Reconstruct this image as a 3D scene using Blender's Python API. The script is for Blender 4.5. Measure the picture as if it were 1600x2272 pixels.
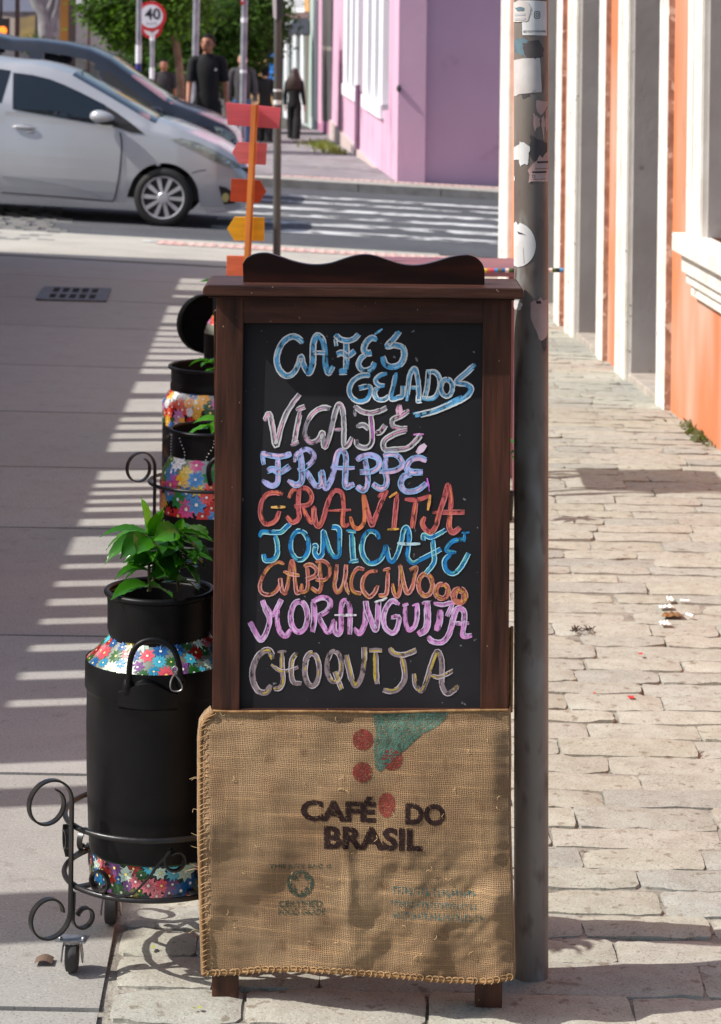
import bpy, bmesh, math, random
from mathutils import Vector, Matrix, noise as mnoise

for o in list(bpy.data.objects):
    bpy.data.objects.remove(o)
sc = bpy.context.scene
COL = sc.collection
R = math.radians
random.seed(7)

# ---------------------------------------------------------------- camera, world, sun, exposure
F, CX, CY, CAMZ, ROLL = 5450.0, 800.0, 76.0, 1.55, R(0.7)   # focal length and axis in photo pixels (1600 x 2272)
ca, sa = math.cos(ROLL), math.sin(ROLL)
cam = bpy.data.cameras.new("camera")
camo = bpy.data.objects.new("camera", cam)
COL.objects.link(camo)
cam.sensor_fit = 'VERTICAL'
cam.sensor_height = 36.0
cam.sensor_width = 36.0
cam.lens = F / 2272.0 * 36.0
cam.shift_y = -(1136.0 - CY) / 2272.0
cam.clip_start, cam.clip_end = 0.1, 2000.0
camo.matrix_world = Matrix(((ca, -sa, 0, 0), (0, 0, -1, 0), (sa, ca, 0, CAMZ), (0, 0, 0, 1)))
cam.dof.use_dof = True
cam.dof.focus_distance = 4.0
cam.dof.aperture_fstop = 15.0
sc.camera = camo

SUN_EL, SUN_AZ = R(46), R(11)                      # azimuth: degrees to the camera's side of due left
sdir = Vector((-math.cos(SUN_EL) * math.cos(SUN_AZ), -math.cos(SUN_EL) * math.sin(SUN_AZ), math.sin(SUN_EL)))
sun = bpy.data.lights.new("sun", 'SUN')
sun.energy = 4.4
sun.angle = R(0.5)
sun.color = (1.0, 0.965, 0.905)
suno = bpy.data.objects.new("sun", sun)
COL.objects.link(suno)
suno.rotation_euler = (-sdir).to_track_quat('-Z', 'Y').to_euler()
world = bpy.data.worlds.new("World")
sc.world = world
world.use_nodes = True
wn = world.node_tree
sky = wn.nodes.new('ShaderNodeTexSky')
sky.sky_type = 'NISHITA'
sky.sun_disc = False
sky.sun_elevation = SUN_EL
sky.sun_rotation = R(270) - SUN_AZ
sky.dust_density = 2.5
wn.links.new(sky.outputs[0], wn.nodes['Background'].inputs[0])
wn.nodes['Background'].inputs[1].default_value = 0.125
sc.view_settings.view_transform = 'Standard'
sc.view_settings.look = 'None'
sc.view_settings.gamma = 1.0
sc.view_settings.exposure = 0.25
sc.render.engine = 'CYCLES'
sc.cycles.max_bounces = 7
sc.cycles.transparent_max_bounces = 24

# ---------------------------------------------------------------- helpers
def ray(px, py):
    u, v = px - CX, -(py - CY)
    return (u * ca - v * sa) / F, (u * sa + v * ca) / F

def P(px, py, D):
    x, z = ray(px, py)
    return Vector((x * D, D, CAMZ + z * D))

def interp(t, x):
    if x <= t[0][0]: return t[0][1]
    for (a, b), (c, d) in zip(t, t[1:]):
        if x <= c:
            k = (x - a) / (c - a)
            return b + (d - b) * k
    return t[-1][1]

HT = [(0, 1.55), (4, 1.566), (9.5, 1.575), (14.7, 1.675), (17, 1.735), (22.7, 1.88), (30, 1.9), (53, 2.4), (80, 3.0), (300, 7.0)]
CT = [(0, 0.004), (9, 0.006), (17, 0.042), (30, 0.047), (38, 0.02), (80, 0.01), (300, 0.0)]

def gz(X, Y):
    X = max(-9.0, min(9.0, X))
    return CAMZ - interp(HT, Y) - interp(CT, Y) * X

def G(px, py):
    x, z = ray(px, py)
    lo, hi = 1.0, 400.0
    for _ in range(60):
        m = (lo + hi) / 2
        if CAMZ + z * m > gz(x * m, m): lo = m
        else: hi = m
    return Vector((x * lo, lo, gz(x * lo, lo)))

def rgb(r, g, b):
    f = lambda c: (c / 255 / 12.92) if c / 255 <= .04045 else ((c / 255 + .055) / 1.055) ** 2.4
    return (f(r), f(g), f(b), 1.0)

def spline(pts, n=6, closed=False):
    pts = [Vector(p) for p in pts]
    if len(pts) < 3 and not closed:
        return [pts[0].lerp(pts[-1], k / n) for k in range(n + 1)]
    out = []
    N = len(pts)
    seg = N if closed else N - 1
    for i in range(seg):
        if closed:
            a, b, c, d = pts[(i - 1) % N], pts[i], pts[(i + 1) % N], pts[(i + 2) % N]
        else:
            a = pts[i - 1] if i else pts[0] * 2 - pts[1]
            b, c = pts[i], pts[i + 1]
            d = pts[i + 2] if i + 2 < N else pts[-1] * 2 - pts[-2]
        for k in range(n):
            t = k / n
            out.append(.5 * ((2 * b) + (c - a) * t + (2 * a - 5 * b + 4 * c - d) * t * t + (3 * b - a - 3 * c + d) * t ** 3))
    out.append(pts[0].copy() if closed else pts[-1])
    return out

class MB:
    """collects geometry; build() links it as one mesh object"""
    def __init__(s):
        s.v, s.f, s.m, s.c = [], [], [], []
        s.col = (1, 1, 1, 1)
        s.mi = 0
    def add(s, vs, fs):
        b = len(s.v)
        s.v += [tuple(v) for v in vs]
        for f in fs:
            s.f.append(tuple(b + i for i in f)); s.m.append(s.mi); s.c.append(s.col)
        return s
    def box(s, c, d, rot=None):
        hx, hy, hz = d[0] / 2, d[1] / 2, d[2] / 2
        vs = [Vector((x, y, z)) for z in (-hz, hz) for y in (-hy, hy) for x in (-hx, hx)]
        if rot is not None: vs = [rot @ v for v in vs]
        c = Vector(c)
        return s.add([v + c for v in vs], [(0, 2, 3, 1), (4, 5, 7, 6), (0, 1, 5, 4), (2, 6, 7, 3), (1, 3, 7, 5), (0, 4, 6, 2)])
    def prism(s, front, off):
        n = len(front); off = Vector(off)
        vs = [Vector(p) for p in front] + [Vector(p) + off for p in front]
        return s.add(vs, [tuple(range(n)), tuple(range(2 * n - 1, n - 1, -1))] + [(i, n + i, n + (i + 1) % n, (i + 1) % n) for i in range(n)])
    def tube(s, path, r, n=8, closed=False, caps=True):
        path = [Vector(p) for p in path]
        N = len(path)
        rs = r if isinstance(r, (list, tuple)) else [r] * N
        vs, fs = [], []
        up = None
        for i in range(N):
            a = path[(i - 1) % N] if (closed or i) else path[0]
            b = path[(i + 1) % N] if (closed or i < N - 1) else path[-1]
            t = (b - a)
            t = t.normalized() if t.length > 1e-9 else Vector((0, 0, 1))
            if up is None:
                up = Vector((0, 0, 1)) if abs(t.z) < .9 else Vector((1, 0, 0))
            up = (up - t * up.dot(t))
            up = up.normalized() if up.length > 1e-6 else t.orthogonal().normalized()
            w = t.cross(up)
            for k in range(n):
                q = 2 * math.pi * k / n
                vs.append(path[i] + (up * math.cos(q) + w * math.sin(q)) * rs[i])
        for i in range(N if closed else N - 1):
            j = (i + 1) % N
            for k in range(n):
                l = (k + 1) % n
                fs.append((i * n + k, i * n + l, j * n + l, j * n + k))
        if caps and not closed:
            fs.append(tuple(range(n - 1, -1, -1))); fs.append(tuple(range((N - 1) * n, N * n)))
        return s.add(vs, fs)
    def bar(s, path, wdirs, w, th, closed=False):
        """flat iron bar: width along wdirs, thickness across it"""
        path = [Vector(p) for p in path]; N = len(path)
        vs, fs = [], []
        for i in range(N):
            a = path[max(i - 1, 0)]; b = path[min(i + 1, N - 1)]
            t = (b - a).normalized()
            wd = Vector(wdirs[i]) if isinstance(wdirs, list) else Vector(wdirs)
            wd = (wd - t * wd.dot(t)).normalized()
            nn = t.cross(wd)
            for (p, q) in ((-1, -1), (1, -1), (1, 1), (-1, 1)):
                vs.append(path[i] + wd * (p * w / 2) + nn * (q * th / 2))
        for i in range(N - 1):
            for k in range(4):
                l = (k + 1) % 4
                fs.append((i * 4 + k, i * 4 + l, i * 4 + 4 + l, i * 4 + 4 + k))
        fs.append((3, 2, 1, 0)); e = (N - 1) * 4; fs.append((e, e + 1, e + 2, e + 3))
        return s.add(vs, fs)
    def lathe(s, prof, n=48, c=(0, 0, 0), axis='z'):
        vs, fs = [], []
        c = Vector(c)
        for (r, z) in prof:
            for k in range(n):
                q = 2 * math.pi * k / n
                x, y = r * math.cos(q), r * math.sin(q)
                vs.append(c + (Vector((x, y, z)) if axis == 'z' else Vector((x, z, y)) if axis == 'y' else Vector((z, x, y))))
        for i in range(len(prof) - 1):
            for k in range(n):
                l = (k + 1) % n
                fs.append((i * n + k, i * n + l, (i + 1) * n + l, (i + 1) * n + k))
        return s.add(vs, fs)
    def ball(s, c, r, nu=12, nv=8, fn=None):
        c = Vector(c)
        rr = r if isinstance(r, (tuple, list)) else (r, r, r)
        vs, fs = [], []
        for j in range(nv + 1):
            th = math.pi * j / nv
            for i in range(nu):
                ph = 2 * math.pi * i / nu
                d = Vector((math.sin(th) * math.cos(ph), math.sin(th) * math.sin(ph), math.cos(th)))
                p = Vector((d.x * rr[0], d.y * rr[1], d.z * rr[2]))
                if fn: p = fn(p)
                vs.append(c + p)
        for j in range(nv):
            for i in range(nu):
                k = (i + 1) % nu
                fs.append((j * nu + i, (j + 1) * nu + i, (j + 1) * nu + k, j * nu + k))
        return s.add(vs, fs)
    def sheet(s, fn, nu, nv):
        """grid of fn(u, v), u and v from 0 to 1"""
        vs = [fn(i / nu, j / nv) for j in range(nv + 1) for i in range(nu + 1)]
        w = nu + 1
        return s.add(vs, [(j * w + i, j * w + i + 1, (j + 1) * w + i + 1, (j + 1) * w + i) for j in range(nv) for i in range(nu)])
    def build(s, name, mats, parent=None, smooth=False, bevel=0, merge=False, origin=None, recalc=True):
        me = bpy.data.meshes.new(name)
        org = Vector(origin) if origin is not None else (parent['org'] if parent is not None and 'org' in parent.keys() else None)
        if org is not None:
            org = Vector(org)
            vs = [(v[0] - org[0], v[1] - org[1], v[2] - org[2]) for v in s.v]
        else:
            vs = s.v
        me.from_pydata(vs, [], s.f)
        if not isinstance(mats, (list, tuple)): mats = [mats]
        for m in mats: me.materials.append(m)
        me.polygons.foreach_set('material_index', s.m)
        at = me.color_attributes.new('Col', 'FLOAT_COLOR', 'CORNER')
        flat = []
        for f, c in zip(s.f, s.c): flat += list(c) * len(f)
        at.data.foreach_set('color', flat)
        if recalc or bevel or merge:
            bm = bmesh.new(); bm.from_mesh(me)
            if merge: bmesh.ops.remove_doubles(bm, verts=bm.verts, dist=1e-5)
            if recalc: bmesh.ops.recalc_face_normals(bm, faces=bm.faces)
            if bevel:
                es = [e for e in bm.edges if len(e.link_faces) == 2 and e.calc_face_angle(0) > R(25)]
                bmesh.ops.bevel(bm, geom=es, offset=bevel, segments=2, affect='EDGES', profile=.6)
            bm.to_mesh(me); bm.free()
        if smooth:
            me.polygons.foreach_set('use_smooth', [True] * len(me.polygons))
            me.set_sharp_from_angle(angle=R(smooth if smooth is not True else 40))
        me.update()
        o = bpy.data.objects.new(name, me)
        COL.objects.link(o)
        if parent is not None: o.parent = parent
        elif org is not None: o.location = org
        if org is not None: o['org'] = [float(x) for x in org]
        return o

def tag(o, label, cat, group=None, kind=None):
    if label: o['label'] = label
    if cat: o['category'] = cat
    if group: o['group'] = group
    if kind: o['kind'] = kind
    return o

def thing(name, label, cat, loc=(0, 0, 0), rot=(0, 0, 0), group=None, world_coords=True):
    """an Empty at the thing's base that parents its parts; parts may be given in world coordinates"""
    o = bpy.data.objects.new(name, None)
    COL.objects.link(o)
    o.empty_display_size = .1
    o.location = loc; o.rotation_euler = rot
    if world_coords: o['org'] = [float(x) for x in loc]
    return tag(o, label, cat, group)

def structure(o):
    o['kind'] = 'structure'
    return o

def clone(o, loc=None, rot=None, label=None, group=None, parent=None):
    c = o.copy(); COL.objects.link(c)
    if parent is not None: c.parent = parent
    for ch in list(o.children): clone(ch, parent=c)
    if loc is not None: c.location = loc
    if rot is not None: c.rotation_euler = rot
    if label: c['label'] = label
    if group: c['group'] = group
    return c

# ---------------------------------------------------------------- materials
def M(name, base, rough=.6, var=None, vscale=6, vdet=4, stretch=(1, 1, 1), speck=None, speck2=None, bump=0, bscale=40, bdet=6, bdist=.01,
      metal=0, spec=.5, coat=0, attr=False, transm=0, contrast=(.35, .65), sheen=0, alpha_noise=None, sub=0, extra=None, emit=None):
    m = bpy.data.materials.new(name)
    m.use_nodes = True
    nt = m.node_tree; L = nt.links.new
    bs = nt.nodes['Principled BSDF']
    tc = nt.nodes.new('ShaderNodeTexCoord')
    mp = nt.nodes.new('ShaderNodeMapping')
    mp.inputs['Scale'].default_value = stretch
    L(tc.outputs['Object'], mp.inputs[0])
    def noise_ramp(scale, lo, hi, det=4, plain=False):
        n = nt.nodes.new('ShaderNodeTexNoise')
        n.inputs['Scale'].default_value = scale; n.inputs['Detail'].default_value = det
        L(tc.outputs['Object'] if plain else mp.outputs[0], n.inputs['Vector'])
        r = nt.nodes.new('ShaderNodeMapRange')
        r.inputs['From Min'].default_value = lo; r.inputs['From Max'].default_value = hi
        L(n.outputs['Fac'], r.inputs['Value'])
        return r.outputs[0]
    def mix(fac, a, b, mode='MIX'):
        x = nt.nodes.new('ShaderNodeMix'); x.data_type = 'RGBA'; x.blend_type = mode
        if isinstance(fac, (int, float)): x.inputs['Factor'].default_value = fac
        else: L(fac, x.inputs['Factor'])
        for s_, v in (('A', a), ('B', b)):
            i = [k for k in x.inputs if k.name == s_ and k.type == 'RGBA'][0]
            if isinstance(v, (tuple, list)): i.default_value = v
            else: L(v, i)
        return [k for k in x.outputs if k.type == 'RGBA'][0]
    col = base
    if attr:
        a = nt.nodes.new('ShaderNodeVertexColor'); a.layer_name = 'Col'
        col = mix(1.0, a.outputs['Color'], base, 'MULTIPLY')
    if var is not None:
        col = mix(noise_ramp(vscale, contrast[0], contrast[1], vdet), col, var) if not attr else \
              mix(noise_ramp(vscale, contrast[0], contrast[1], vdet), col, mix(1.0, col, var, 'MULTIPLY'))
    for sp in (speck, speck2):
        if sp: col = mix(noise_ramp(sp[1], sp[2], sp[3], 2, len(sp) > 4), col, sp[0])
    if extra: col = extra(nt, col, mix, noise_ramp, tc)
    if isinstance(col, (tuple, list)): bs.inputs['Base Color'].default_value = col
    else: L(col, bs.inputs['Base Color'])
    bs.inputs['Roughness'].default_value = rough
    bs.inputs['Metallic'].default_value = metal
    bs.inputs['Specular IOR Level'].default_value = spec
    bs.inputs['Coat Weight'].default_value = coat
    bs.inputs['Transmission Weight'].default_value = transm
    bs.inputs['Sheen Weight'].default_value = sheen
    if emit:
        bs.inputs['Emission Color'].default_value = emit[0]; bs.inputs['Emission Strength'].default_value = emit[1]
    if bump:
        n = nt.nodes.new('ShaderNodeTexNoise')
        n.inputs['Scale'].default_value = bscale; n.inputs['Detail'].default_value = bdet
        L(mp.outputs[0], n.inputs['Vector'])
        b = nt.nodes.new('ShaderNodeBump')
        b.inputs['Strength'].default_value = bump; b.inputs['Distance'].default_value = bdist
        L(n.outputs['Fac'], b.inputs['Height'])
        L(b.outputs[0], bs.inputs['Normal'])
    if alpha_noise:
        L(noise_ramp(*alpha_noise), bs.inputs['Alpha'])
    if sub:
        # thin leaf: some light passes through
        tr = nt.nodes.new('ShaderNodeBsdfTranslucent')
        ms = nt.nodes.new('ShaderNodeMixShader'); ms.inputs[0].default_value = sub
        if isinstance(col, (tuple, list)): tr.inputs[0].default_value = col
        else: L(mix(1.0, col, (1.6, 1.9, .5, 1), 'MULTIPLY'), tr.inputs[0])
        L(bs.outputs[0], ms.inputs[1]); L(tr.outputs[0], ms.inputs[2])
        L(ms.outputs[0], nt.nodes['Material Output'].inputs[0])
    return m

BLACK_PAINT = M('black_paint', (.0035, .0032, .0036, 1), .42, var=(.006, .0055, .006, 1), vscale=14, bump=.12, bscale=60, bdist=.003, spec=.22)
IRON = M('wrought_iron', (.006, .0056, .006, 1), .36, var=(.013, .011, .010, 1), vscale=40, bump=.25, bscale=90, bdist=.002)
CHROME = M('zinc_metal', (.42, .42, .44, 1), .46, var=(.25, .24, .24, 1), vscale=60, metal=.9)
RUBBER = M('rubber', (.02, .019, .018, 1), .7, var=(.045, .04, .036, 1), vscale=50)
WHITE_PAINT = M('white_wall_paint', rgb(232, 230, 226), .7, var=rgb(205, 200, 192), vscale=3.5, speck=(rgb(150, 140, 128), 14, .66, .74), bump=.25, bscale=30, bdist=.006)
GLASS_DARK = M('dark_glass', (.012, .018, .026, 1), .06, spec=.7)
GLASS_GREY = M('window_glass', (.06, .065, .07, 1), .08, spec=.7)

def poly_cut(poly, dx, dy=None):
    """2-D polygon (or list of polygons) cut by a grid; returns (verts2d, faces)"""
    dy = dy or dx
    bm = bmesh.new()
    polys = poly if isinstance(poly[0][0], (tuple, list, Vector)) else [poly]
    for pl in polys:
        vs = [bm.verts.new((p[0], p[1], 0)) for p in pl]
        try: bm.faces.new(vs)
        except ValueError: pass
    return _grid_cut(bm, dx, dy)

def _grid_cut(bm, dx, dy):
    bmesh.ops.triangulate(bm, faces=[f for f in bm.faces if len(f.verts) > 4])
    xs = [v.co.x for v in bm.verts]; ys = [v.co.y for v in bm.verts]
    for (a, lo, hi, d) in ((0, min(xs), max(xs), dx), (1, min(ys), max(ys), dy)):
        n = int((hi - lo) / d)
        for k in range(1, n + 1):
            c = lo + (hi - lo) * k / (n + 1)
            bmesh.ops.bisect_plane(bm, geom=bm.verts[:] + bm.edges[:] + bm.faces[:], dist=1e-7,
                                   plane_co=(c, 0, 0) if a == 0 else (0, c, 0), plane_no=(1, 0, 0) if a == 0 else (0, 1, 0))
    bm.verts.index_update()
    out = ([(v.co.x, v.co.y) for v in bm.verts], [tuple(v.index for v in f.verts) for f in bm.faces])
    bm.free()
    return out

def text_polys(txt, box, dx, bold=0.0, dy=None, slant=0.0):
    """lettering fitted into a 2-D box (x0, y_top, x1, y_bottom), y running down; returns (verts2d, faces)"""
    cu = bpy.data.curves.new('lettering', 'FONT')
    cu.body = txt; cu.size = 1; cu.offset = bold; cu.resolution_u = 3
    ob = bpy.data.objects.new('lettering', cu); COL.objects.link(ob)
    dg = bpy.context.evaluated_depsgraph_get(); dg.update()
    me = ob.evaluated_get(dg).to_mesh()
    bm = bmesh.new(); bm.from_mesh(me)
    ob.evaluated_get(dg).to_mesh_clear()
    bpy.data.objects.remove(ob); bpy.data.curves.remove(cu)
    xs = [v.co.x for v in bm.verts]; ys = [v.co.y for v in bm.verts]
    x0, x1, y0, y1 = min(xs), max(xs), min(ys), max(ys)
    for v in bm.verts:
        tx, ty = (v.co.x - x0) / (x1 - x0), (v.co.y - y0) / (y1 - y0)
        v.co = (box[0] + tx * (box[2] - box[0]) , box[3] + ty * (box[1] - box[3]) + slant * tx, 0)
    bmesh.ops.remove_doubles(bm, verts=bm.verts, dist=1e-6)
    return _grid_cut(bm, dx, dy or dx)

def vnoise(x, y, z=0.0):
    return mnoise.noise(Vector((x, y, z)))
# ---------------------------------------------------------------- ground and paving
VPX = -200.0 / F                                        # the street runs along (VPX, 1)
wA, wF = G(1241, 716), G(1597, 997)
wm = (wF.x - wA.x) / (wF.y - wA.y)
def wall_x(Y): return wA.x + wm * (Y - wA.y)            # foot of the orange building
def edge_x(Y): return G(240, 2200).x - .037 * (Y - 4.0)  # where slabs meet the old stones
NEAR_KERB, FAR_KERB = 20.9, 29.6

DIRT = M('sandy_joint', rgb(84, 78, 72), .95, var=rgb(60, 55, 51), vscale=9, bump=.5, bscale=60, bdist=.01)
mb = MB()
ys = [2, 3, 4, 6, 8, 9, 9.5, 11, 14, 14.7, 17, 20.9, 22.7, 24, 29.6, 30, 33, 38, 45, 53, 66, 80, 120, 200, 400]
xs = [-200, -60, -25, -12, -9, -6, -3, 0, 3, 6, 9, 12, 25, 60, 200]
mb.add([(x, y, gz(x, y) - .018) for y in ys for x in xs],
       [(j * len(xs) + i, j * len(xs) + i + 1, (j + 1) * len(xs) + i + 1, (j + 1) * len(xs) + i) for j in range(len(ys) - 1) for i in range(len(xs) - 1)])
structure(mb.build('ground', DIRT))

def patch(fn_x0, fn_x1, y0, y1, dz, nx, ny):
    m = MB()
    def q(u, v):
        y = y0 + (y1 - y0) * v
        a, b = fn_x0(y), fn_x1(y)
        x = a + (b - a) * u
        return (x, y, gz(x, y) + dz)
    return m.sheet(q, nx, ny)

# big slabs on the left
SLAB = M('granite_slab', rgb(176, 166, 157), .82, var=rgb(150, 139, 133), vscale=1.6, vdet=8,
         speck=(rgb(96, 86, 82), 150, .62, .7), speck2=(rgb(205, 198, 190), 190, .64, .72), bump=.35, bscale=120, bdist=.004, attr=True)
def slab_stain(nt, col, mix, nr, tc):
    col = mix(nr(6, .54, .70, 8, True), col, mix(1.0, col, (.93, .92, .92, 1), 'MULTIPLY'))
    return mix(nr(22, .63, .70, 5, True), col, mix(1.0, col, (.84, .82, .81, 1), 'MULTIPLY'))
SLAB = M('granite_slab', rgb(162, 159, 153), .8, var=(.95, .945, .945, 1), vscale=9, vdet=9,
         speck=(rgb(112, 106, 103), 210, .56, .74), speck2=(rgb(186, 182, 174), 260, .58, .78), bump=.12, bscale=140, bdist=.003, attr=True, extra=slab_stain)
mb = MB()
rows = [2.2] + [G(150, p).y for p in (2240, 1718, 1411)] + [7.74, G(150, 1037).y, G(150, 915).y, G(150, 812).y] + [13.35, 14.85, 16.4, 17.9, 19.4, NEAR_KERB]
rnd = random.Random(3)
for a, b in zip(rows, rows[1:]):
    xs_ = [-9.0]
    while xs_[-1] < -2.4: xs_.append(xs_[-1] + rnd.uniform(2.2, 3.4))
    xs_ = [x for x in xs_ if x < -2.2] + [None]
    for i in range(len(xs_) - 1):
        t = rnd.uniform(.86, 1.05); mb.col = (t, t * rnd.uniform(.98, 1.01), t * rnd.uniform(.97, 1.01), 1)
        g = .009
        x0 = (lambda y, v=xs_[i]: v + g)
        x1 = (lambda y, v=xs_[i + 1]: (edge_x(y) if v is None else v) - g)
        n0 = len(mb.v)
        nx, ny = (12 if xs_[i + 1] is None else 3), 4
        q = patch(x0, x1, a + g, b - g, 0, nx, ny)
        ring = [k for k in range(nx + 1)] + [(nx + 1) * (j + 1) + nx for j in range(ny)] + [(nx + 1) * ny + k for k in range(nx - 1, -1, -1)] + [(nx + 1) * j for j in range(ny - 1, 0, -1)]
        vs = list(q.v); base = len(vs)
        # wavy worn edge
        vs2 = [(v[0] + .003 * vnoise(v[1] * 9, v[0] * 9), v[1] + .007 * vnoise(v[0] * 7, v[1]), v[2]) for v in vs]
        low = [(vs2[k][0], vs2[k][1], vs2[k][2] - .03) for k in ring]
        fs = list(q.f) + [(ring[k], base + k, base + (k + 1) % len(ring), ring[(k + 1) % len(ring)]) for k in range(len(ring))]
        mb.add(vs2 + low, fs)
structure(mb.build('slab_pavement', SLAB))

# old worn stones on the right, each with its own uneven top
def stone_extra(nt, col, mix, nr, tc):
    col = mix(nr(1.1, .5, .64, 5, True), col, mix(1.0, col, (.92, .9, .89, 1), 'MULTIPLY'))
    return mix(nr(38, .6, .69, 6, True), col, mix(1.0, col, (.62, .55, .5, 1), 'MULTIPLY'))
STONE = M('worn_paving_stone', rgb(171, 171, 161), .88, var=(.84, .815, .79, 1), vscale=26, vdet=9,
          speck=(rgb(128, 118, 108), 200, .56, .74), speck2=(rgb(194, 190, 178), 300, .57, .76), bump=.42, bscale=120, bdist=.004, bdet=10, attr=True, extra=stone_extra)
mb = MB()
rnd = random.Random(11)
y = 3.0
tints = [(1, .99, .97), (.97, .955, .94), (1.03, 1.02, .99), (.92, .93, .94), (1.01, .965, .94), (.96, .955, .95), (1.03, 1.01, .96), (.88, .89, .91), (1.0, .98, .92)]
while y < NEAR_KERB - .1:
    dy = rnd.uniform(.105, .15)
    x = edge_x(y) + .006 - rnd.uniform(0, .0)
    xe = wall_x(y) + .3
    first = True
    while x < xe:
        dx = rnd.uniform(.16, .40) if not first else rnd.uniform(.1, .26)
        first = False
        nx, ny = (9, 6) if y < 7.5 else (5, 4) if y < 13 else (3, 2)
        gap = rnd.uniform(.0005, .0024) * (2.8 if rnd.random() < .15 else 1)
        hz, tx, ty = rnd.uniform(-.003, .002), rnd.uniform(-.016, .016), rnd.uniform(-.022, .022)
        t = rnd.choice(tints); k = rnd.uniform(.93, 1.05)
        mb.col = (t[0] * k, t[1] * k, t[2] * k, 1)
        sd = rnd.uniform(0, 99)
        vs, fs = [], []
        x0, x1, y0, y1 = x + gap, x + dx - gap, y + gap, y + dy - gap
        crn = rnd.uniform(.1, .4)
        for j in range(ny + 1):
            for i in range(nx + 1):
                u, v = i / nx, j / ny
                eu, ev = abs(2 * u - 1), abs(2 * v - 1)
                px_ = x0 + (x1 - x0) * u; py_ = y0 + (y1 - y0) * v
                # round the corners in plan
                if eu > .75 and ev > .75:
                    px_ += (.5 - u) * crn * .05; py_ += (.5 - v) * crn * .04
                px_ += .006 * vnoise(px_ * 14, py_ * 14, sd); py_ += .007 * vnoise(px_ * 11, py_ * 11, sd + 5)
                e = max(eu ** 5, ev ** 4)
                h = hz + tx * (u - .5) * dx + ty * (v - .5) * dy - .0046 * e + .004 * vnoise(px_ * 13, py_ * 13, sd) + .003 * vnoise(px_ * 40, py_ * 40, sd)
                vs.append((px_, py_, gz(px_, py_) + h))
        w = nx + 1
        fs = [(j * w + i, j * w + i + 1, (j + 1) * w + i + 1, (j + 1) * w + i) for j in range(ny) for i in range(nx)]
        ring = [k for k in range(nx + 1)] + [w * (j + 1) + nx for j in range(ny)] + [w * ny + k for k in range(nx - 1, -1, -1)] + [w * j for j in range(ny - 1, 0, -1)]
        b = len(vs)
        vs += [(vs[r][0], vs[r][1], vs[r][2] - .03) for r in ring]
        fs += [(ring[k], b + k, b + (k + 1) % len(ring), ring[(k + 1) % len(ring)]) for k in range(len(ring))]
        mb.add(vs, fs)
        x += dx
    y += dy
structure(mb.build('stone_pavement', STONE, smooth=50))
JOINT = M('joint_sand', rgb(160, 154, 143), .95, var=rgb(126, 119, 109), vscale=7, speck=(rgb(90, 80, 70), 60, .6, .7), bump=.8, bscale=80, bdist=.008)
mb = MB()
def jq(u, v):
    y = 2.6 + (NEAR_KERB - 2.6) * v
    a, b = edge_x(y) - .03, wall_x(y) + .4
    x = a + (b - a) * u
    return (x, y, gz(x, y) - .0085 + .005 * vnoise(x * 6, y * 6))
mb.sheet(jq, 40, 240)
structure(mb.build('joint_sand', JOINT))

# the crossing street
ASPH = M('asphalt', rgb(78, 79, 84), .85, var=rgb(68, 69, 74), vscale=1.2, speck=(rgb(140, 140, 142), 120, .6, .7), bump=.4, bscale=140, bdist=.004,
         extra=lambda nt, col, mix, nr, tc: mix(nr(.5, .5, .62, 5, True), col, mix(1.0, col, (.8, .8, .82, 1), 'MULTIPLY')))
structure(patch(lambda y: -60, lambda y: 60, NEAR_KERB, FAR_KERB, -.004, 60, 8).build('road', ASPH))
KERB = M('kerb_concrete', rgb(150, 146, 142), .85, var=rgb(120, 116, 112), vscale=5)
FARP = M('far_pavement', rgb(140, 136, 138), .85, var=rgb(116, 112, 114), vscale=1.0, speck=(rgb(170, 166, 160), 6, .62, .7), speck2=(rgb(98, 94, 94), 3, .6, .68), bump=.3, bscale=40, bdist=.01)
structure(patch(lambda y: -60, lambda y: 60, FAR_KERB + .13, 66, .09, 60, 40).build('far_pavement', FARP))
mb = MB()
for k in range(60):
    x0, x1 = -30 + k, -29.01 + k
    f = [(x0, FAR_KERB, gz(x0, FAR_KERB) - .05), (x1, FAR_KERB, gz(x1, FAR_KERB) - .05), (x1, FAR_KERB, gz(x1, FAR_KERB) + .095), (x0, FAR_KERB, gz(x0, FAR_KERB) + .095)]
    mb.prism(f, (0, .13, 0))
structure(mb.build('far_kerb', KERB))
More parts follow.
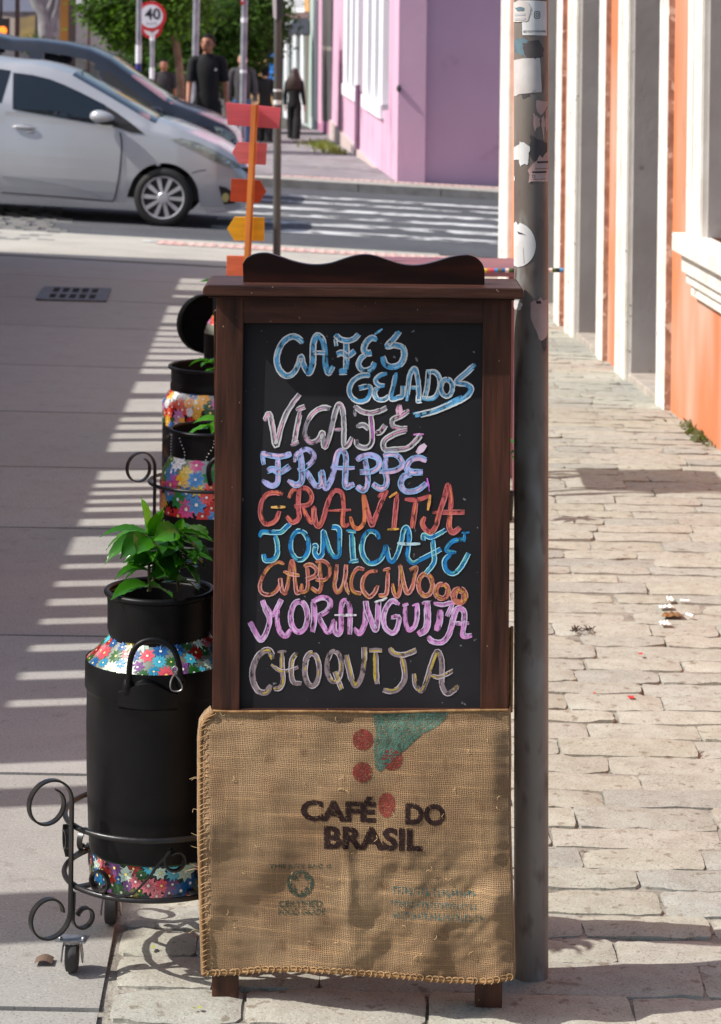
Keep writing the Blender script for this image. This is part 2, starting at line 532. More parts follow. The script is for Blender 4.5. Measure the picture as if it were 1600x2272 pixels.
# pale concrete band and tactile strips at both kerbs
CONC = M('pale_concrete', rgb(182, 178, 168), .85, var=rgb(168, 164, 155), vscale=2.0, speck=(rgb(120, 112, 106), 40, .66, .74), bump=.3, bscale=60, bdist=.004)
structure(patch(lambda y: -7.0, lambda y: wall_x(y) - .3, 18.0, NEAR_KERB - .02, .006, 30, 4).build('concrete_apron', CONC))
structure(patch(lambda y: -12, lambda y: 12, FAR_KERB + .14, FAR_KERB + .62, .096, 30, 2).build('far_concrete_band', CONC))
PINK_TILE = M('tactile_tile', rgb(206, 160, 154), .8, var=rgb(206, 182, 172), vscale=4)
def tactile(name, fx0, fx1, y0, y1, dz, step):
    mb = MB()
    x = fx0
    while x < fx1:
        for yy in (y0, (y0 + y1) / 2):
            ya, yb = yy + .006, yy + (y1 - y0) / 2 - .006
            xa, xb = x + .006, x + step - .006
            mb.add([(xa, ya, gz(xa, ya) + dz), (xb, ya, gz(xb, ya) + dz), (xb, yb, gz(xb, yb) + dz), (xa, yb, gz(xa, yb) + dz)], [(0, 1, 2, 3)])
            for i in range(3):
                for j in range(3):
                    cx_, cy_ = xa + (xb - xa) * (i + .5) / 3, ya + (yb - ya) * (j + .5) / 3
                    r = step * .10; z = gz(cx_, cy_) + dz
                    ring = [(cx_ + r * math.cos(q * 1.0472), cy_ + r * math.sin(q * 1.0472), z) for q in range(6)]
                    top = [(cx_ + r * .6 * math.cos(q * 1.0472), cy_ + r * .6 * math.sin(q * 1.0472), z + .004) for q in range(6)]
                    mb.add(ring + top, [(q, (q + 1) % 6, 6 + (q + 1) % 6, 6 + q) for q in range(6)] + [(6, 7, 8, 9, 10, 11)])
        x += step
    return structure(mb.build(name, PINK_TILE))
tactile('tactile_strip', G(328, 555).x, wall_x(20.3) - .35, NEAR_KERB - .85, NEAR_KERB - .4, .011, .25)
tactile('far_tactile_strip', G(600, 410).x, 5, FAR_KERB + .66, FAR_KERB + 1.1, .1, .25)

# worn crossing bars and edge line
WORN = M('worn_road_paint', rgb(214, 214, 212), .8, var=rgb(180, 180, 180), vscale=3, alpha_noise=(3.2, .40, .5, 7, True))
LINE = M('road_line_paint', rgb(216, 216, 212), .8, var=rgb(180, 178, 175), vscale=3, alpha_noise=(5, .34, .42, 7, True))
mb = MB()
def strip(x0, x1, y0, y1, dz, n=12):
    q = patch(lambda y: x0, lambda y: x1, y0, y1, dz, n, 1)
    mb.add(q.v, q.f)
x_l = G(470, 500).x
for pyc, w in ((447, .34), (459, .3), (474, .4), (489, .36), (506, .42), (524, .4)):
    yc = G(850, pyc).y
    strip(x_l, x_l + 5.2, yc - w / 2, yc + w / 2, .002)
structure(mb.build('crosswalk_marking', WORN))
mb = MB()
yl = G(700, 558).y
strip(G(322, 532).x, 6, yl - .09, yl + .09, .0105, 30)
structure(mb.build('road_line_marking', LINE))
# setts at the far left of the crossing street
SETT = M('street_setts', rgb(128, 126, 123), .8, var=(.8, .8, .8, 1), vscale=9, bump=.4, bscale=60, attr=True)
mb = MB(); rnd = random.Random(5)
yy = NEAR_KERB - 1.3
while yy < 24.2:
    x = -9
    while x < G(105, 500).x - (yy - 22) * .1:
        w = rnd.uniform(.16, .26); k = rnd.uniform(.82, 1.08); mb.col = (k, k, k, 1)
        x0, x1, y0, y1 = x + .015, x + w - .015, yy + .015, yy + .17
        h = rnd.uniform(.004, .009)
        top = [(x0 + .02, y0 + .02, 0), (x1 - .02, y0 + .02, 0), (x1 - .02, y1 - .02, 0), (x0 + .02, y1 - .02, 0)]
        bot = [(x0, y0, 0), (x1, y0, 0), (x1, y1, 0), (x0, y1, 0)]
        mb.add([(a, b, gz(a, b) + h) for a, b, _ in top] + [(a, b, gz(a, b) - .02) for a, b, _ in bot], [(0, 1, 2, 3)] + [(4 + i, 4 + (i + 1) % 4, (i + 1) % 4, i) for i in range(4)])
        x += w
    yy += .19
structure(mb.build('stone_setts', SETT))
# leaf litter and grass along the pink wall
GRASS = M('grass_blade', rgb(92, 112, 50), .7, var=rgb(128, 122, 70), vscale=3, sub=.3)
mb = MB(); rnd = random.Random(8)
pa, pb = G(722, 328), G(835, 395)
for k in range(500):
    t = .02 + .5 * rnd.random() ** 1.6
    c = pa.lerp(pb, t); c.x += -abs(rnd.gauss(0, .25)) * (1 - .6 * t)
    z = gz(c.x, c.y) + .09; h = rnd.uniform(.05, .14); a = rnd.uniform(0, 6.28)
    d = Vector((math.cos(a), math.sin(a), 0)) * .02
    mb.add([c.xy.to_3d() + d + Vector((0, 0, z)), c.xy.to_3d() - d + Vector((0, 0, z)), c.xy.to_3d() + Vector((d.y * 2, d.x * 2, z + h))], [(0, 1, 2)])
o = mb.build('grass', GRASS); tag(o, 'patch of short grass at the foot of the pink wall', 'grass', kind='stuff')

# drain grate
CAST = M('cast_iron', rgb(104, 102, 106), .6, var=rgb(80, 78, 82), vscale=20, bump=.3, bscale=80, bdist=.003)
HOLE = M('pit_shade', (.006, .006, .006, 1), .9)
c0, c1, c2, c3 = G(98, 639), G(247, 643), G(236, 671), G(80, 667)
def gq(u, v, dz=0.0):
    a = c3.lerp(c2, u); b = c0.lerp(c1, u); p = a.lerp(b, v)
    return Vector((p.x, p.y, gz(p.x, p.y) + dz))
gr = thing('drain_grate', 'cast iron street drain grate with ten square holes, set in shaded slabs', 'drain grate', gq(.5, .5))
mb = MB()
us = [0, .16] + [v for k in range(5) for v in (.16 + .145 * k + .03, .16 + .145 * k + .118)] + [1]
us = sorted(set([0, 1] + [.16 + .142 * k + d for k in range(5) for d in (0, .095)]))
vs_ = [0, .1, .42, .56, .9, 1]
for i in range(len(us) - 1):
    for j in range(len(vs_) - 1):
        if (i % 2 == 1) and j in (1, 3): continue
        f = [gq(us[i], vs_[j], .012), gq(us[i + 1], vs_[j], .012), gq(us[i + 1], vs_[j + 1], .012), gq(us[i], vs_[j + 1], .012)]
        mb.prism(f, (0, 0, -.01))
mb.build('grate_plate', CAST, gr)
mb = MB(); mb.add([gq(0.02, 0.02, .0025), gq(.98, .02, .0025), gq(.98, .98, .0025), gq(.02, .98, .0025)], [(0, 1, 2, 3)])  # flat black sheet painted as the darkness inside the drain
mb.build('pit_shade_sheet', HOLE, gr)

# ---------------------------------------------------------------- orange building on the right
ORANGE = M('orange_wall_paint', rgb(212, 130, 86), .8, var=rgb(202, 120, 80), vscale=2.2, vdet=8, stretch=(1, 1, .35),
           speck=(rgb(206, 164, 142), 2.0, .46, .66), speck2=(rgb(172, 120, 94), 9, .62, .78), bump=.3, bscale=25, bdist=.006)
TRIM = M('white_trim_paint', rgb(236, 232, 224), .7, var=rgb(220, 214, 204), vscale=6, speck=(rgb(168, 158, 144), 20, .66, .73), bump=.35, bscale=40, bdist=.005)
JAMB = M('shade_grey_jamb', rgb(176, 170, 168), .8, var=rgb(158, 150, 148), vscale=2.5, speck=(rgb(128, 116, 110), 10, .68, .76), bump=.25, bscale=30, bdist=.005)  # white reveals in shade: that grey is put into the colour
THRESH = M('threshold_stone', rgb(186, 176, 164), .85, var=rgb(150, 140, 130), vscale=8, bump=.4, bscale=50, bdist=.006)
DOORM = M('dark_door', (.012, .011, .011, 1), .5)
GREYP = M('grey_panel', rgb(120, 116, 116), .7, var=rgb(96, 92, 92), vscale=3)

th_w = math.atan(-wm)                                   # local y runs along the wall, local x points into the house
ob = thing('orange_house', 'orange painted house with tall white door surrounds and shade-grey jambs, beside the stone pavement', 'building',
           (wall_x(4.0), 4.0, 0), (0, 0, th_w), world_coords=False)
ct, st_ = math.cos(th_w), math.sin(th_w)
def ws(px, py=700, out=0.0):
    """distance along the wall of the point seen at a photo pixel, on a plane 'out' metres in front of the wall"""
    X, Z = ray(px, py)
    # local frame: dir d=(-st_, ct), inward n=(ct, st_); origin o
    ox, oy = wall_x(4.0), 4.0
    # n . (X*Y - ox, Y - oy) = -out
    Yv = (-out + ct * ox + st_ * oy) / (ct * X + st_)
    return -st_ * (X * Yv - ox) + ct * (Yv - oy), CAMZ + Z * Yv
def lz(s, dx=0):
    return gz(wall_x(4.0) - st_ * s + ct * dx, 4.0 + ct * s + st_ * dx)
S = {k: ws(*v)[0] for k, v in dict(E0=(1489, 700), E1=(1469, 700), D0=(1401, 700), D1=(1378, 700), C0=(1348, 700), C1=(1333, 700), B0=(1284, 700), B1=(1264, 700), A0=(1250, 690), A1=(1237, 690), W0=(1537, 480), W1=(1570, 480), far=(1108, 400)).items()}
S_near, S_far = 0.2, S['far']
open3_far = S['A1'] + 1.0
win_far, win_near = S['W1'], S['W1'] - 1.25
HW = 3.4
zb = lambda s: lz(s) - .1
mb = MB()
DEP = .34
def wallbox(s0, s1, z0=None, z1=HW):
    a0 = zb(s0) if z0 is None else z0; a1 = zb(s1) if z0 is None else z0
    mb.prism([(0, s0, a0), (0, s1, a1), (0, s1, z1), (0, s0, z1)], (DEP, 0, 0))
zs_top = ws(1490, 515, .1)[1]; zs_bot = ws(1490, 556, .1)[1]
wallbox(S_near, win_near)
wallbox(win_near, win_far, None, zs_bot - .0)
wallbox(win_near, win_far, 2.35, HW)
wallbox(win_far, S['E1'] - .02)
wallbox(S['E1'] - .02, S['D0'] + .02, 2.5, HW)
wallbox(S['D0'] + .02, S['C1'] - .02)
wallbox(S['C1'] - .02, S['B0'] + .02, 2.5, HW)
wallbox(S['B0'] + .02, S['A1'] - .02)
wallbox(S['A1'] - .02, open3_far + .02, 2.5, HW)
wallbox(open3_far + .02, S_far)
mb.build('wall', ORANGE, ob, bevel=.006)
# white surrounds, each standing proud of the wall
def trim(name, s0, s1, z0, z1, out, steps=True):
    m = MB()
    lo0, lo1 = (zb(s0), zb(s1)) if z0 is None else (z0, z0)
    m.prism([(-out, s0, lo0), (-out, s1, lo1), (-out, s1, z1), (-out, s0, z1)], (out + .02, 0, 0))
    if steps:
        a = s0 + (s1 - s0) * .38; b = s0 + (s1 - s0) * .62
        m.prism([(-out - .006, s0 + .004, lo0), (-out - .006, a, lo0), (-out - .006, a, z1 - .01), (-out - .006, s0 + .004, z1 - .01)], (.008, 0, 0))
        m.prism([(-out - .006, b, lo0), (-out - .006, s1 - .004, lo1), (-out - .006, s1 - .004, z1 - .01), (-out - .006, b, z1 - .01)], (.008, 0, 0))
    return m.build(name, TRIM, ob, bevel=.003)
for a, b, t in (('E0', 'E1', False), ('D0', 'D1', True), ('C0', 'C1', False), ('B0', 'B1', True), ('A0', 'A1', False)):
    trim('door_surround', min(S[a], S[b]), max(S[a], S[b]), None, 2.62, .026, t)
trim('door_surround', open3_far, open3_far + .2, None, 2.62, .026, True)
trim('door_surround', ws(1137, 400)[0], ws(1118, 400)[0], None, 2.62, .03, True)
trim('window_surround', win_far, S['W0'], zs_top - .02, 2.4, .024, True)
trim('window_surround', win_near - .2, win_near, zs_top - .02, 2.4, .024, True)
# near side of each surround, its shade and orange bounce painted brown
SHADED_EDGE = M('brown_shaded_edge', rgb(190, 158, 140), .85, var=rgb(150, 116, 100), vscale=16, speck=(rgb(214, 200, 186), 22, .6, .68))
for s in (S['E0'], S['C0'], S['A0']):
    m = MB(); m.box((-.011, s - .006, 1.2), (.03, .016, 2.7)); m.build('surround_edge', SHADED_EDGE, ob)
# reveals: far jamb, door leaf, lintel soffit and threshold
for near, far in ((S['E1'], S['D0']), (S['C1'], S['B0']), (S['A1'], open3_far)):
    zf = lz(far) + .02
    m = MB(); m.prism([(.0, far - .012, zf), (DEP - .02, far - .012, zf), (DEP - .02, far - .012, 2.5), (.0, far - .012, 2.5)], (0, .03, 0))
    m.build('door_jamb', JAMB, ob)
    m = MB(); m.prism([(.0, near - .016, zf), (DEP - .02, near - .016, zf), (DEP - .02, near - .016, 2.5), (.0, near - .016, 2.5)], (0, .014, 0))
    m.build('door_jamb', JAMB, ob)
    m = MB(); m.box((.2, (near + far) / 2, 1.25), (.03, far - near + .03, 2.7))
    d = m.build('door', DOORM, ob)
    m = MB(); m.ball((.16, near + .12, .95), (.02, .02, .02)); m.build('handle', CHROME, d)
    m = MB()
    m.prism([(-.015, near + .0, lz(near) - .1), (-.015, far, lz(far) - .1), (-.015, far, lz(far) + .03), (-.015, near, lz(near) + .03)], (.3, 0, 0))
    m.build('threshold', THRESH, ob, bevel=.008)
# window: sill with mouldings, pane and frame
wn_ = thing_s = None
m = MB()
se = ws(1490, 530, .1)[0]
def sillbox(out, s0, s1, z0, z1): m.prism([(-out, s0, z0), (-out, s1, z0), (-out, s1, z1), (-out, s0, z1)], (out + .02, 0, 0))
sillbox(.1, win_near - .35, se, zs_bot, zs_top)
k = ws(1514, 590, .06)
sillbox(.065, win_near - .3, k[0], ws(1514, 603, .06)[1], zs_bot + .002)
k2 = ws(1524, 640, .04)
sillbox(.045, win_near - .27, k2[0], ws(1524, 628, .04)[1], ws(1514, 603, .06)[1] + .002)
sillbox(.028, win_near - .27, k2[0] - .02, ws(1530, 655, .03)[1], ws(1524, 628, .04)[1] + .002)
m.build('window_sill', TRIM, ob, bevel=.008)
m = MB(); m.box((.14, (win_near + win_far) / 2, 1.5), (.03, win_far - win_near, 1.7))
w = m.build('window', GREYP, ob)
m = MB(); m.box((.12, (win_near + win_far) / 2 - .06, 1.5), (.02, win_far - win_near - .22, 1.6)); m.build('pane', GLASS_DARK, w)
m = MB(); m.prism([(0, win_far - .012, zs_top), (.14, win_far - .012, zs_top), (.14, win_far - .012, 2.35), (0, win_far - .012, 2.35)], (0, .014, 0)); m.build('window_jamb', JAMB, ob)
m = MB(); m.prism([(-.25, S_near, HW), (-.25, S_far + .1, HW), (-.25, S_far + .1, HW + .25), (-.25, S_near, HW + .25)], (3.2, 0, 0)); m.build('cornice', TRIM, ob, bevel=.02)
m = MB(); m.prism([(DEP, S_near, -.4), (DEP, S_far, -.4), (DEP, S_far, HW), (DEP, S_near, HW)], (2.5, 0, 0)); m.build('rear_wall', ORANGE, ob)
m = MB(); m.box((1.45, S_far + .012, 1.4), (2.85, .02, 3.6)); m.build('end_wall', ORANGE, ob)

# small weeds where the orange wall meets the stones
WEED = M('weed_leaf', rgb(74, 92, 46), .7, var=rgb(112, 96, 66), vscale=20, sub=.3)
rnd = random.Random(21)
for px, lab in ((1538, 'small dry weed tuft at the foot of the orange wall, farther from the frame edge'), (1572, 'larger green weed tuft at the foot of the orange wall, by the frame edge')):
    c = G(px, 905 + (px - 1472) * .72); c.x -= .01
    m = MB()
    for k in range(70):
        a = rnd.uniform(0, 6.28); l = rnd.uniform(.015, .05)
        p = c + Vector((rnd.gauss(0, .03), rnd.gauss(0, .09), -.004))
        d = Vector((math.cos(a) * .6, math.sin(a), rnd.uniform(.2, .9))) * l
        sd = Vector((-math.sin(a), math.cos(a), 0)) * l * .3
        m.add([p, p + d * .5 + sd, p + d, p + d * .5 - sd], [(0, 1, 2, 3)])
    o = m.build('weed', WEED, origin=c)
    tag(o, lab, 'weed', 'weeds along the orange wall')
# ---------------------------------------------------------------- sandwich board
DS = 3.97
mpp = DS / F
YAW = math.tan(R(5.0))
def Dy(px, D): return D / (1 + (px - 803.0) / F * YAW)
WOOD = M('dark_stained_wood', (.098, .035, .020, 1), .45, var=(.026, .0105, .007, 1), vscale=9, vdet=8, stretch=(6, 6, .55), contrast=(.3, .68),
         speck=(rgb(150, 120, 104), 130, .735, .76, 1), bump=.45, bscale=24, bdist=.002, spec=.28)
WOOD_H = M('dark_stained_rail', (.085, .031, .019, 1), .45, var=(.028, .011, .0075, 1), vscale=9, vdet=8, stretch=(.55, 6, 6), contrast=(.3, .68),
           speck=(rgb(150, 120, 104), 130, .735, .76, 1), bump=.45, bscale=24, bdist=.002, spec=.28)
VARN = M('dark_varnish', (.010, .0035, .003, 1), .3, var=(.05, .011, .006, 1), vscale=5, stretch=(.6, 4, 4), contrast=(.45, .75), bump=.15, bscale=14, bdist=.002, spec=.25)
SLATE = M('chalkboard_paint', (.0150, .0138, .0155, 1), .7, var=(.031, .029, .032, 1), vscale=5, vdet=9, contrast=(.42, .78), speck=(rgb(120, 118, 122), 85, .735, .76), bump=.08, bscale=120, bdist=.001, spec=.2)
foot = G(800, 2228)
sb = thing('sandwich_board', 'dark wooden menu board with a scalloped crest and chalk lettering, behind a jute sack', 'menu board', foot)
def flat_px(mb, poly, D, th, yaw=True):
    mb.prism([P(x, y, Dy(x, D) if yaw else D) for x, y in poly], (0, th, 0))
def zat(px, y): return y
m = MB(); flat_px(m, [(480, 658), (541, 658), (531, 1640), (470, 1640)], DS, .032)
frame_l = m.build('stile', WOOD, sb, bevel=.0018)
m = MB(); flat_px(m, [(1072, 658), (1136, 658), (1127, 1640), (1066, 1640)], DS, .032); m.build('stile', WOOD, sb, bevel=.0018)
m = MB(); flat_px(m, [(540.5, 659), (1072.5, 659), (1072, 717), (540, 717)], DS + .0012, .029); m.build('top_rail', WOOD_H, sb, bevel=.0012)
m = MB(); flat_px(m, [(531, 1573), (1066, 1573), (1066, 1640), (531, 1640)], DS + .0012, .029); m.build('bottom_rail', WOOD_H, sb, bevel=.0012)
# legs run down to the stones
for (a, b, c, d) in ((470, 530, 528, 470), (1066, 1127, 1114, 1055)):
    top = 1640.5
    gl = G((c + d) / 2, 2232)
    z0 = gl.z - .012
    m = MB()
    tl, tr = P(a, top, Dy(a, DS)), P(b, top, Dy(b, DS))
    bl, br = P(d, 2225, Dy(d, DS)), P(c, 2225, Dy(c, DS))
    bl.z = br.z = z0
    m.prism([bl, br, tr, tl], (0, .032, 0)); m.build('leg', WOOD, sb, bevel=.002)
# rear frame leaning back
zf = G(800, 2050)
ytop, ybot = DS + .06, DS + .40
for xa in (474, 1070):
    m = MB()
    t0, t1 = P(xa, 690, ytop), P(xa + 58, 690, ytop)
    b0, b1 = Vector((t0.x, ybot, gz(t0.x, ybot) - .004)), Vector((t1.x, ybot, gz(t1.x, ybot) - .004))
    m.prism([b0, b1, t1, t0], (0, .028, 0)); m.build('rear_leg', WOOD, sb, bevel=.002)
def rear(px, f):
    t = P(px, 690, ytop); b = Vector((t.x, ybot, gz(t.x, ybot))); return t.lerp(b, f)
m = MB(); m.prism([rear(533, .80), rear(1069, .80), rear(1069, .05), rear(533, .05)], (0, .012, 0)); m.build('rear_panel', WOOD, sb)
# cap and crest
CAPM = WOOD_H
m = MB()
D0 = DS - .034
cap = [(450, 655), (450, 641), (454, 635), (462, 632), (1158, 640), (1161, 642), (1161, 663), (1158, 664), (700, 657)]
flat_px(m, [(450, 654), (450, 641), (454, 635), (461, 632), (1157, 640), (1161, 643), (1161, 662), (1157, 664), (455, 656)], D0, .155)
m.build('cap_shelf', CAPM, sb, bevel=.002)
m = MB(); flat_px(m, [(462, 652), (1142, 658), (1142, 667), (462, 661)], D0 + .008, .13); m.build('cap_moulding', VARN, sb, bevel=.001)
crest = [(540, 633), (538.5, 586), (546, 574), (560, 566), (577, 562), (597, 562.5), (622, 570), (652, 580), (680, 586), (706, 587.5), (734, 584), (762, 575), (788, 567.5), (812, 565),
         (836, 569), (862, 577.5), (890, 586), (916, 589), (944, 586), (972, 579), (1000, 570.5), (1025, 566.5), (1046, 567), (1060, 574), (1071, 586), (1075.5, 600), (1075.5, 637)]
crest = [crest[0], crest[1]] + [tuple(v)[:2] for v in spline([(x, y, 0) for x, y in crest[1:-1]], 3)][1:-1] + [crest[-2], crest[-1]]
m = MB(); flat_px(m, crest, D0 + .05, .018); m.build('crest', VARN, sb, bevel=.0015)
# chalkboard panel, set a few millimetres back
def BD(px, py): return Dy(px, DS + .0112 - .0045 * (py - 720) / 850.0)
def BP(px, py, off=0.0):
    d = BD(px, py) - off
    return P(px, py, d)
m = MB()
q = [BP(538, 714), BP(1076, 714), BP(1070, 1576), BP(526, 1576)]
m.prism(q, (0, .006, 0))
board = m.build('chalkboard', SLATE, sb)

# ---- chalk lettering, stroke by stroke in the photo's own pixels
Z1 = (560, 720, 5.926); Z2 = (740, 720, 4.706); Z3 = (560, 980, 5.926); Z4 = (780, 960, 5.714); Z5 = (540, 1230, 5.714); Z6 = (770, 1230, 5.333)
def el(cx, cy, rx, ry, a0=-80, n=14):
    return [(cx + rx * math.cos(R(a0 + 360 * k / n)), cy + ry * math.sin(R(a0 + 360 * k / n))) for k in range(n + 1)]
WORDS = {}
WORDS['CAFES'] = dict(w=12.5, base=(88, 158, 200), b2=(150, 190, 220), edge=(205, 210, 228), s=[
 (Z1, [(670, 245), (600, 180), (520, 160), (430, 210), (350, 320), (320, 460), (345, 580), (420, 665), (500, 670), (570, 600), (615, 500), (640, 420), (670, 520), (735, 635), (785, 550), (795, 400), (800, 250), (850, 145), (920, 200), (955, 350), (960, 520), (1000, 640), (1060, 545)]),
 (Z1, [(790, 372), (880, 368), (965, 375)], .6), (Z1, [(1088, 130), (1150, 190), (1245, 215), (1340, 185), (1400, 125)]), (Z1, [(1090, 150), (1105, 285)], .6),
 (Z1, [(1238, 210), (1240, 400), (1238, 590)]), (Z1, [(1140, 615), (1245, 610)], 1.2), (Z1, [(1110, 395), (1175, 372), (1260, 410), (1350, 345)]),
 (Z2, [(455, 165), (400, 140), (340, 190), (318, 260), (350, 300), (400, 292)]), (Z2, [(350, 308), (290, 350), (262, 420), (310, 478), (390, 462), (440, 400)]), (Z2, [(428, 105), (512, 45)], .5),
 (Z2, [(690, 70), (635, 145), (560, 225), (640, 215), (725, 245), (740, 330), (700, 415), (620, 445), (545, 420), (508, 335)])])
WORDS['GELADOS'] = dict(w=10, base=(86, 156, 198), b2=(140, 185, 215), edge=(200, 208, 226), s=[
 (Z2, [(385, 530), (300, 530), (210, 580), (165, 670), (190, 760), (270, 805), (350, 780), (388, 700), (370, 645), (265, 665)]), (Z2, [(560, 510), (490, 530), (440, 580), (470, 630), (535, 640)]),
 (Z2, [(480, 650), (430, 700), (450, 770), (520, 785), (580, 745)]), (Z2, [(655, 500), (632, 620), (602, 770), (680, 760), (722, 740), (726, 640)]), (Z2, [(765, 800), (780, 650), (800, 520), (850, 458), (880, 560), (892, 700), (884, 815)]),
 (Z2, [(785, 662), (895, 662)], .8), (Z2, [(860, 805), (920, 800)], .7), (Z2, [(992, 490), (982, 640), (952, 775)]), (Z2, [(968, 500), (1060, 500), (1110, 580), (1100, 690), (1040, 770), (920, 772)]),
 (Z2, el(1180, 660, 62, 88)), (Z2, [(1482, 415), (1400, 490), (1285, 600), (1380, 622), (1440, 670), (1390, 750), (1250, 825), (1050, 905), (850, 955)], 1.15), (Z2, [(830, 930), (1000, 905), (1180, 830), (1340, 745)], .8)])
WORDS['VICAFE'] = dict(w=10.5, base=(140, 132, 142), b2=(205, 145, 168), edge=(186, 184, 182), s=[
 (Z1, [(160, 1270), (220, 1175), (260, 1330), (310, 1590), (370, 1380), (440, 1180), (530, 1035), (622, 915)]), (Z1, [(572, 1125), (690, 1075)], 1.0), (Z1, [(635, 1120), (585, 1350), (548, 1560)]), (Z1, [(505, 1590), (612, 1545)], .9),
 (Z1, [(1020, 1110), (940, 1095), (840, 1130), (750, 1230), (697, 1370), (700, 1480), (770, 1550), (860, 1520), (920, 1420), (935, 1500), (952, 1610), (1000, 1500), (1060, 1280), (1110, 1100), (1150, 1055), (1190, 1150), (1205, 1350), (1205, 1590), (1260, 1580), (1315, 1485)]),
 (Z1, [(1050, 1382), (1220, 1380)], .7), (Z2, [(212, 850), (300, 910), (400, 925), (500, 895), (555, 868)]), (Z2, [(218, 890), (228, 960)], .6), (Z2, [(385, 930), (400, 1100), (398, 1230), (340, 1285), (255, 1262), (245, 1200)]),
 (Z2, [(238, 1065), (310, 1050), (370, 1095)]), (Z2, [(430, 1130), (490, 1120), (542, 1050)]), (Z2, [(690, 835), (682, 950)], 1.5, (232, 160, 178)), (Z2, [(790, 890), (700, 955), (622, 990), (620, 1060), (700, 1085), (772, 1085)]),
 (Z2, [(770, 1105), (650, 1140), (535, 1210), (535, 1300), (640, 1308), (780, 1285), (870, 1205), (915, 1150)]), (Z2, [(375, 935), (405, 1070), (415, 1230)], .4, (176, 84, 172)), (Z2, [(830, 1150), (945, 1145)], .5, (190, 120, 180))])
WORDS['FRAPPE'] = dict(w=12.5, base=(158, 158, 210), b2=(226, 166, 190), edge=(128, 168, 214), s=[
 (Z3, [(110, 145), (200, 170), (330, 195), (440, 182), (512, 148)]), (Z3, [(128, 165), (150, 305)], .7), (Z3, [(330, 205), (340, 380), (330, 535), (250, 580), (125, 505)]), (Z3, [(195, 378), (270, 358), (330, 392), (400, 382), (490, 318)]),
 (Z3, [(555, 270), (578, 170), (640, 130)], .8), (Z3, [(640, 130), (650, 330), (650, 510), (570, 570), (465, 508)]), (Z3, [(620, 125), (720, 100), (800, 160), (800, 240), (720, 320), (595, 372)]), (Z3, [(690, 362), (750, 460), (830, 580), (905, 560), (910, 400), (940, 555), (978, 610), (1055, 450), (1090, 280), (1120, 150), (1180, 115), (1228, 180), (1230, 350), (1222, 520), (1240, 592), (1340, 548)]),
 (Z3, [(1030, 335), (1190, 350), (1345, 350)], .7), (Z4, [(165, 300), (195, 480), (205, 640), (150, 730), (65, 680)]), (Z4, [(58, 345), (140, 298), (250, 285), (340, 330), (350, 420), (260, 490), (105, 500)]),
 (Z4, [(440, 290), (430, 480), (450, 580), (430, 680), (350, 700), (268, 645)]), (Z4, [(400, 290), (520, 270), (620, 330), (640, 420), (540, 482), (350, 500)]), (Z4, [(830, 260), (940, 150)], 1.2, (236, 178, 196)),
 (Z4, [(952, 362), (860, 322), (750, 352), (700, 440), (755, 495), (905, 502)]), (Z4, [(760, 520), (660, 560), (628, 660), (690, 745), (830, 730), (955, 640)]), (Z4, [(958, 575), (988, 745)], .35, (184, 92, 190))])
WORDS['GRAVITA'] = dict(w=10, base=(176, 80, 80), b2=(200, 110, 72), edge=(190, 106, 104), s=[
 (Z3, [(402, 690), (300, 665), (190, 690), (120, 800), (105, 950), (150, 1060), (220, 1085), (310, 1030), (352, 910)]), (Z3, [(245, 862), (435, 858)], .7, (206, 156, 84)), (Z3, [(485, 745), (530, 645), (610, 615)], .8),
 (Z3, [(610, 615), (600, 850), (610, 1000), (530, 1055), (455, 975)]), (Z3, [(610, 610), (720, 620), (780, 720), (730, 830), (555, 862)]), (Z3, [(670, 870), (720, 985), (790, 1050), (810, 868), (830, 1060), (880, 1112), (940, 1000), (980, 850), (1040, 690), (1100, 640), (1180, 680), (1200, 850), (1190, 1090), (1275, 1085)]),
 (Z3, [(1000, 908), (1300, 900)], .6), (Z3, [(1288, 985), (1330, 1110), (1400, 1140), (1470, 1050), (1470, 850), (1455, 690)], .9, (196, 110, 70)), (Z4, [(160, 790), (190, 950), (230, 1100), (262, 1172), (310, 1060), (370, 900), (440, 740), (335, 815)]),
 (Z4, [(478, 822), (580, 752)], .6, (206, 140, 62)), (Z4, [(582, 765), (560, 1000), (540, 1222)]), (Z4, [(458, 1228), (605, 1220)], .55, (206, 150, 60)), (Z4, [(675, 845), (840, 850), (1005, 795)]), (Z4, [(1000, 790), (968, 985)], .7, (206, 140, 70)),
 (Z4, [(815, 860), (790, 1050), (765, 1212)], 1.1), (Z4, [(930, 1065), (900, 1160), (980, 1262), (1060, 1200), (1110, 1020), (1170, 850), (1222, 660), (1262, 850), (1245, 1050), (1240, 1200), (1290, 1265), (1375, 1195)], 1.1), (Z4, [(1030, 1012), (1435, 1012)])])
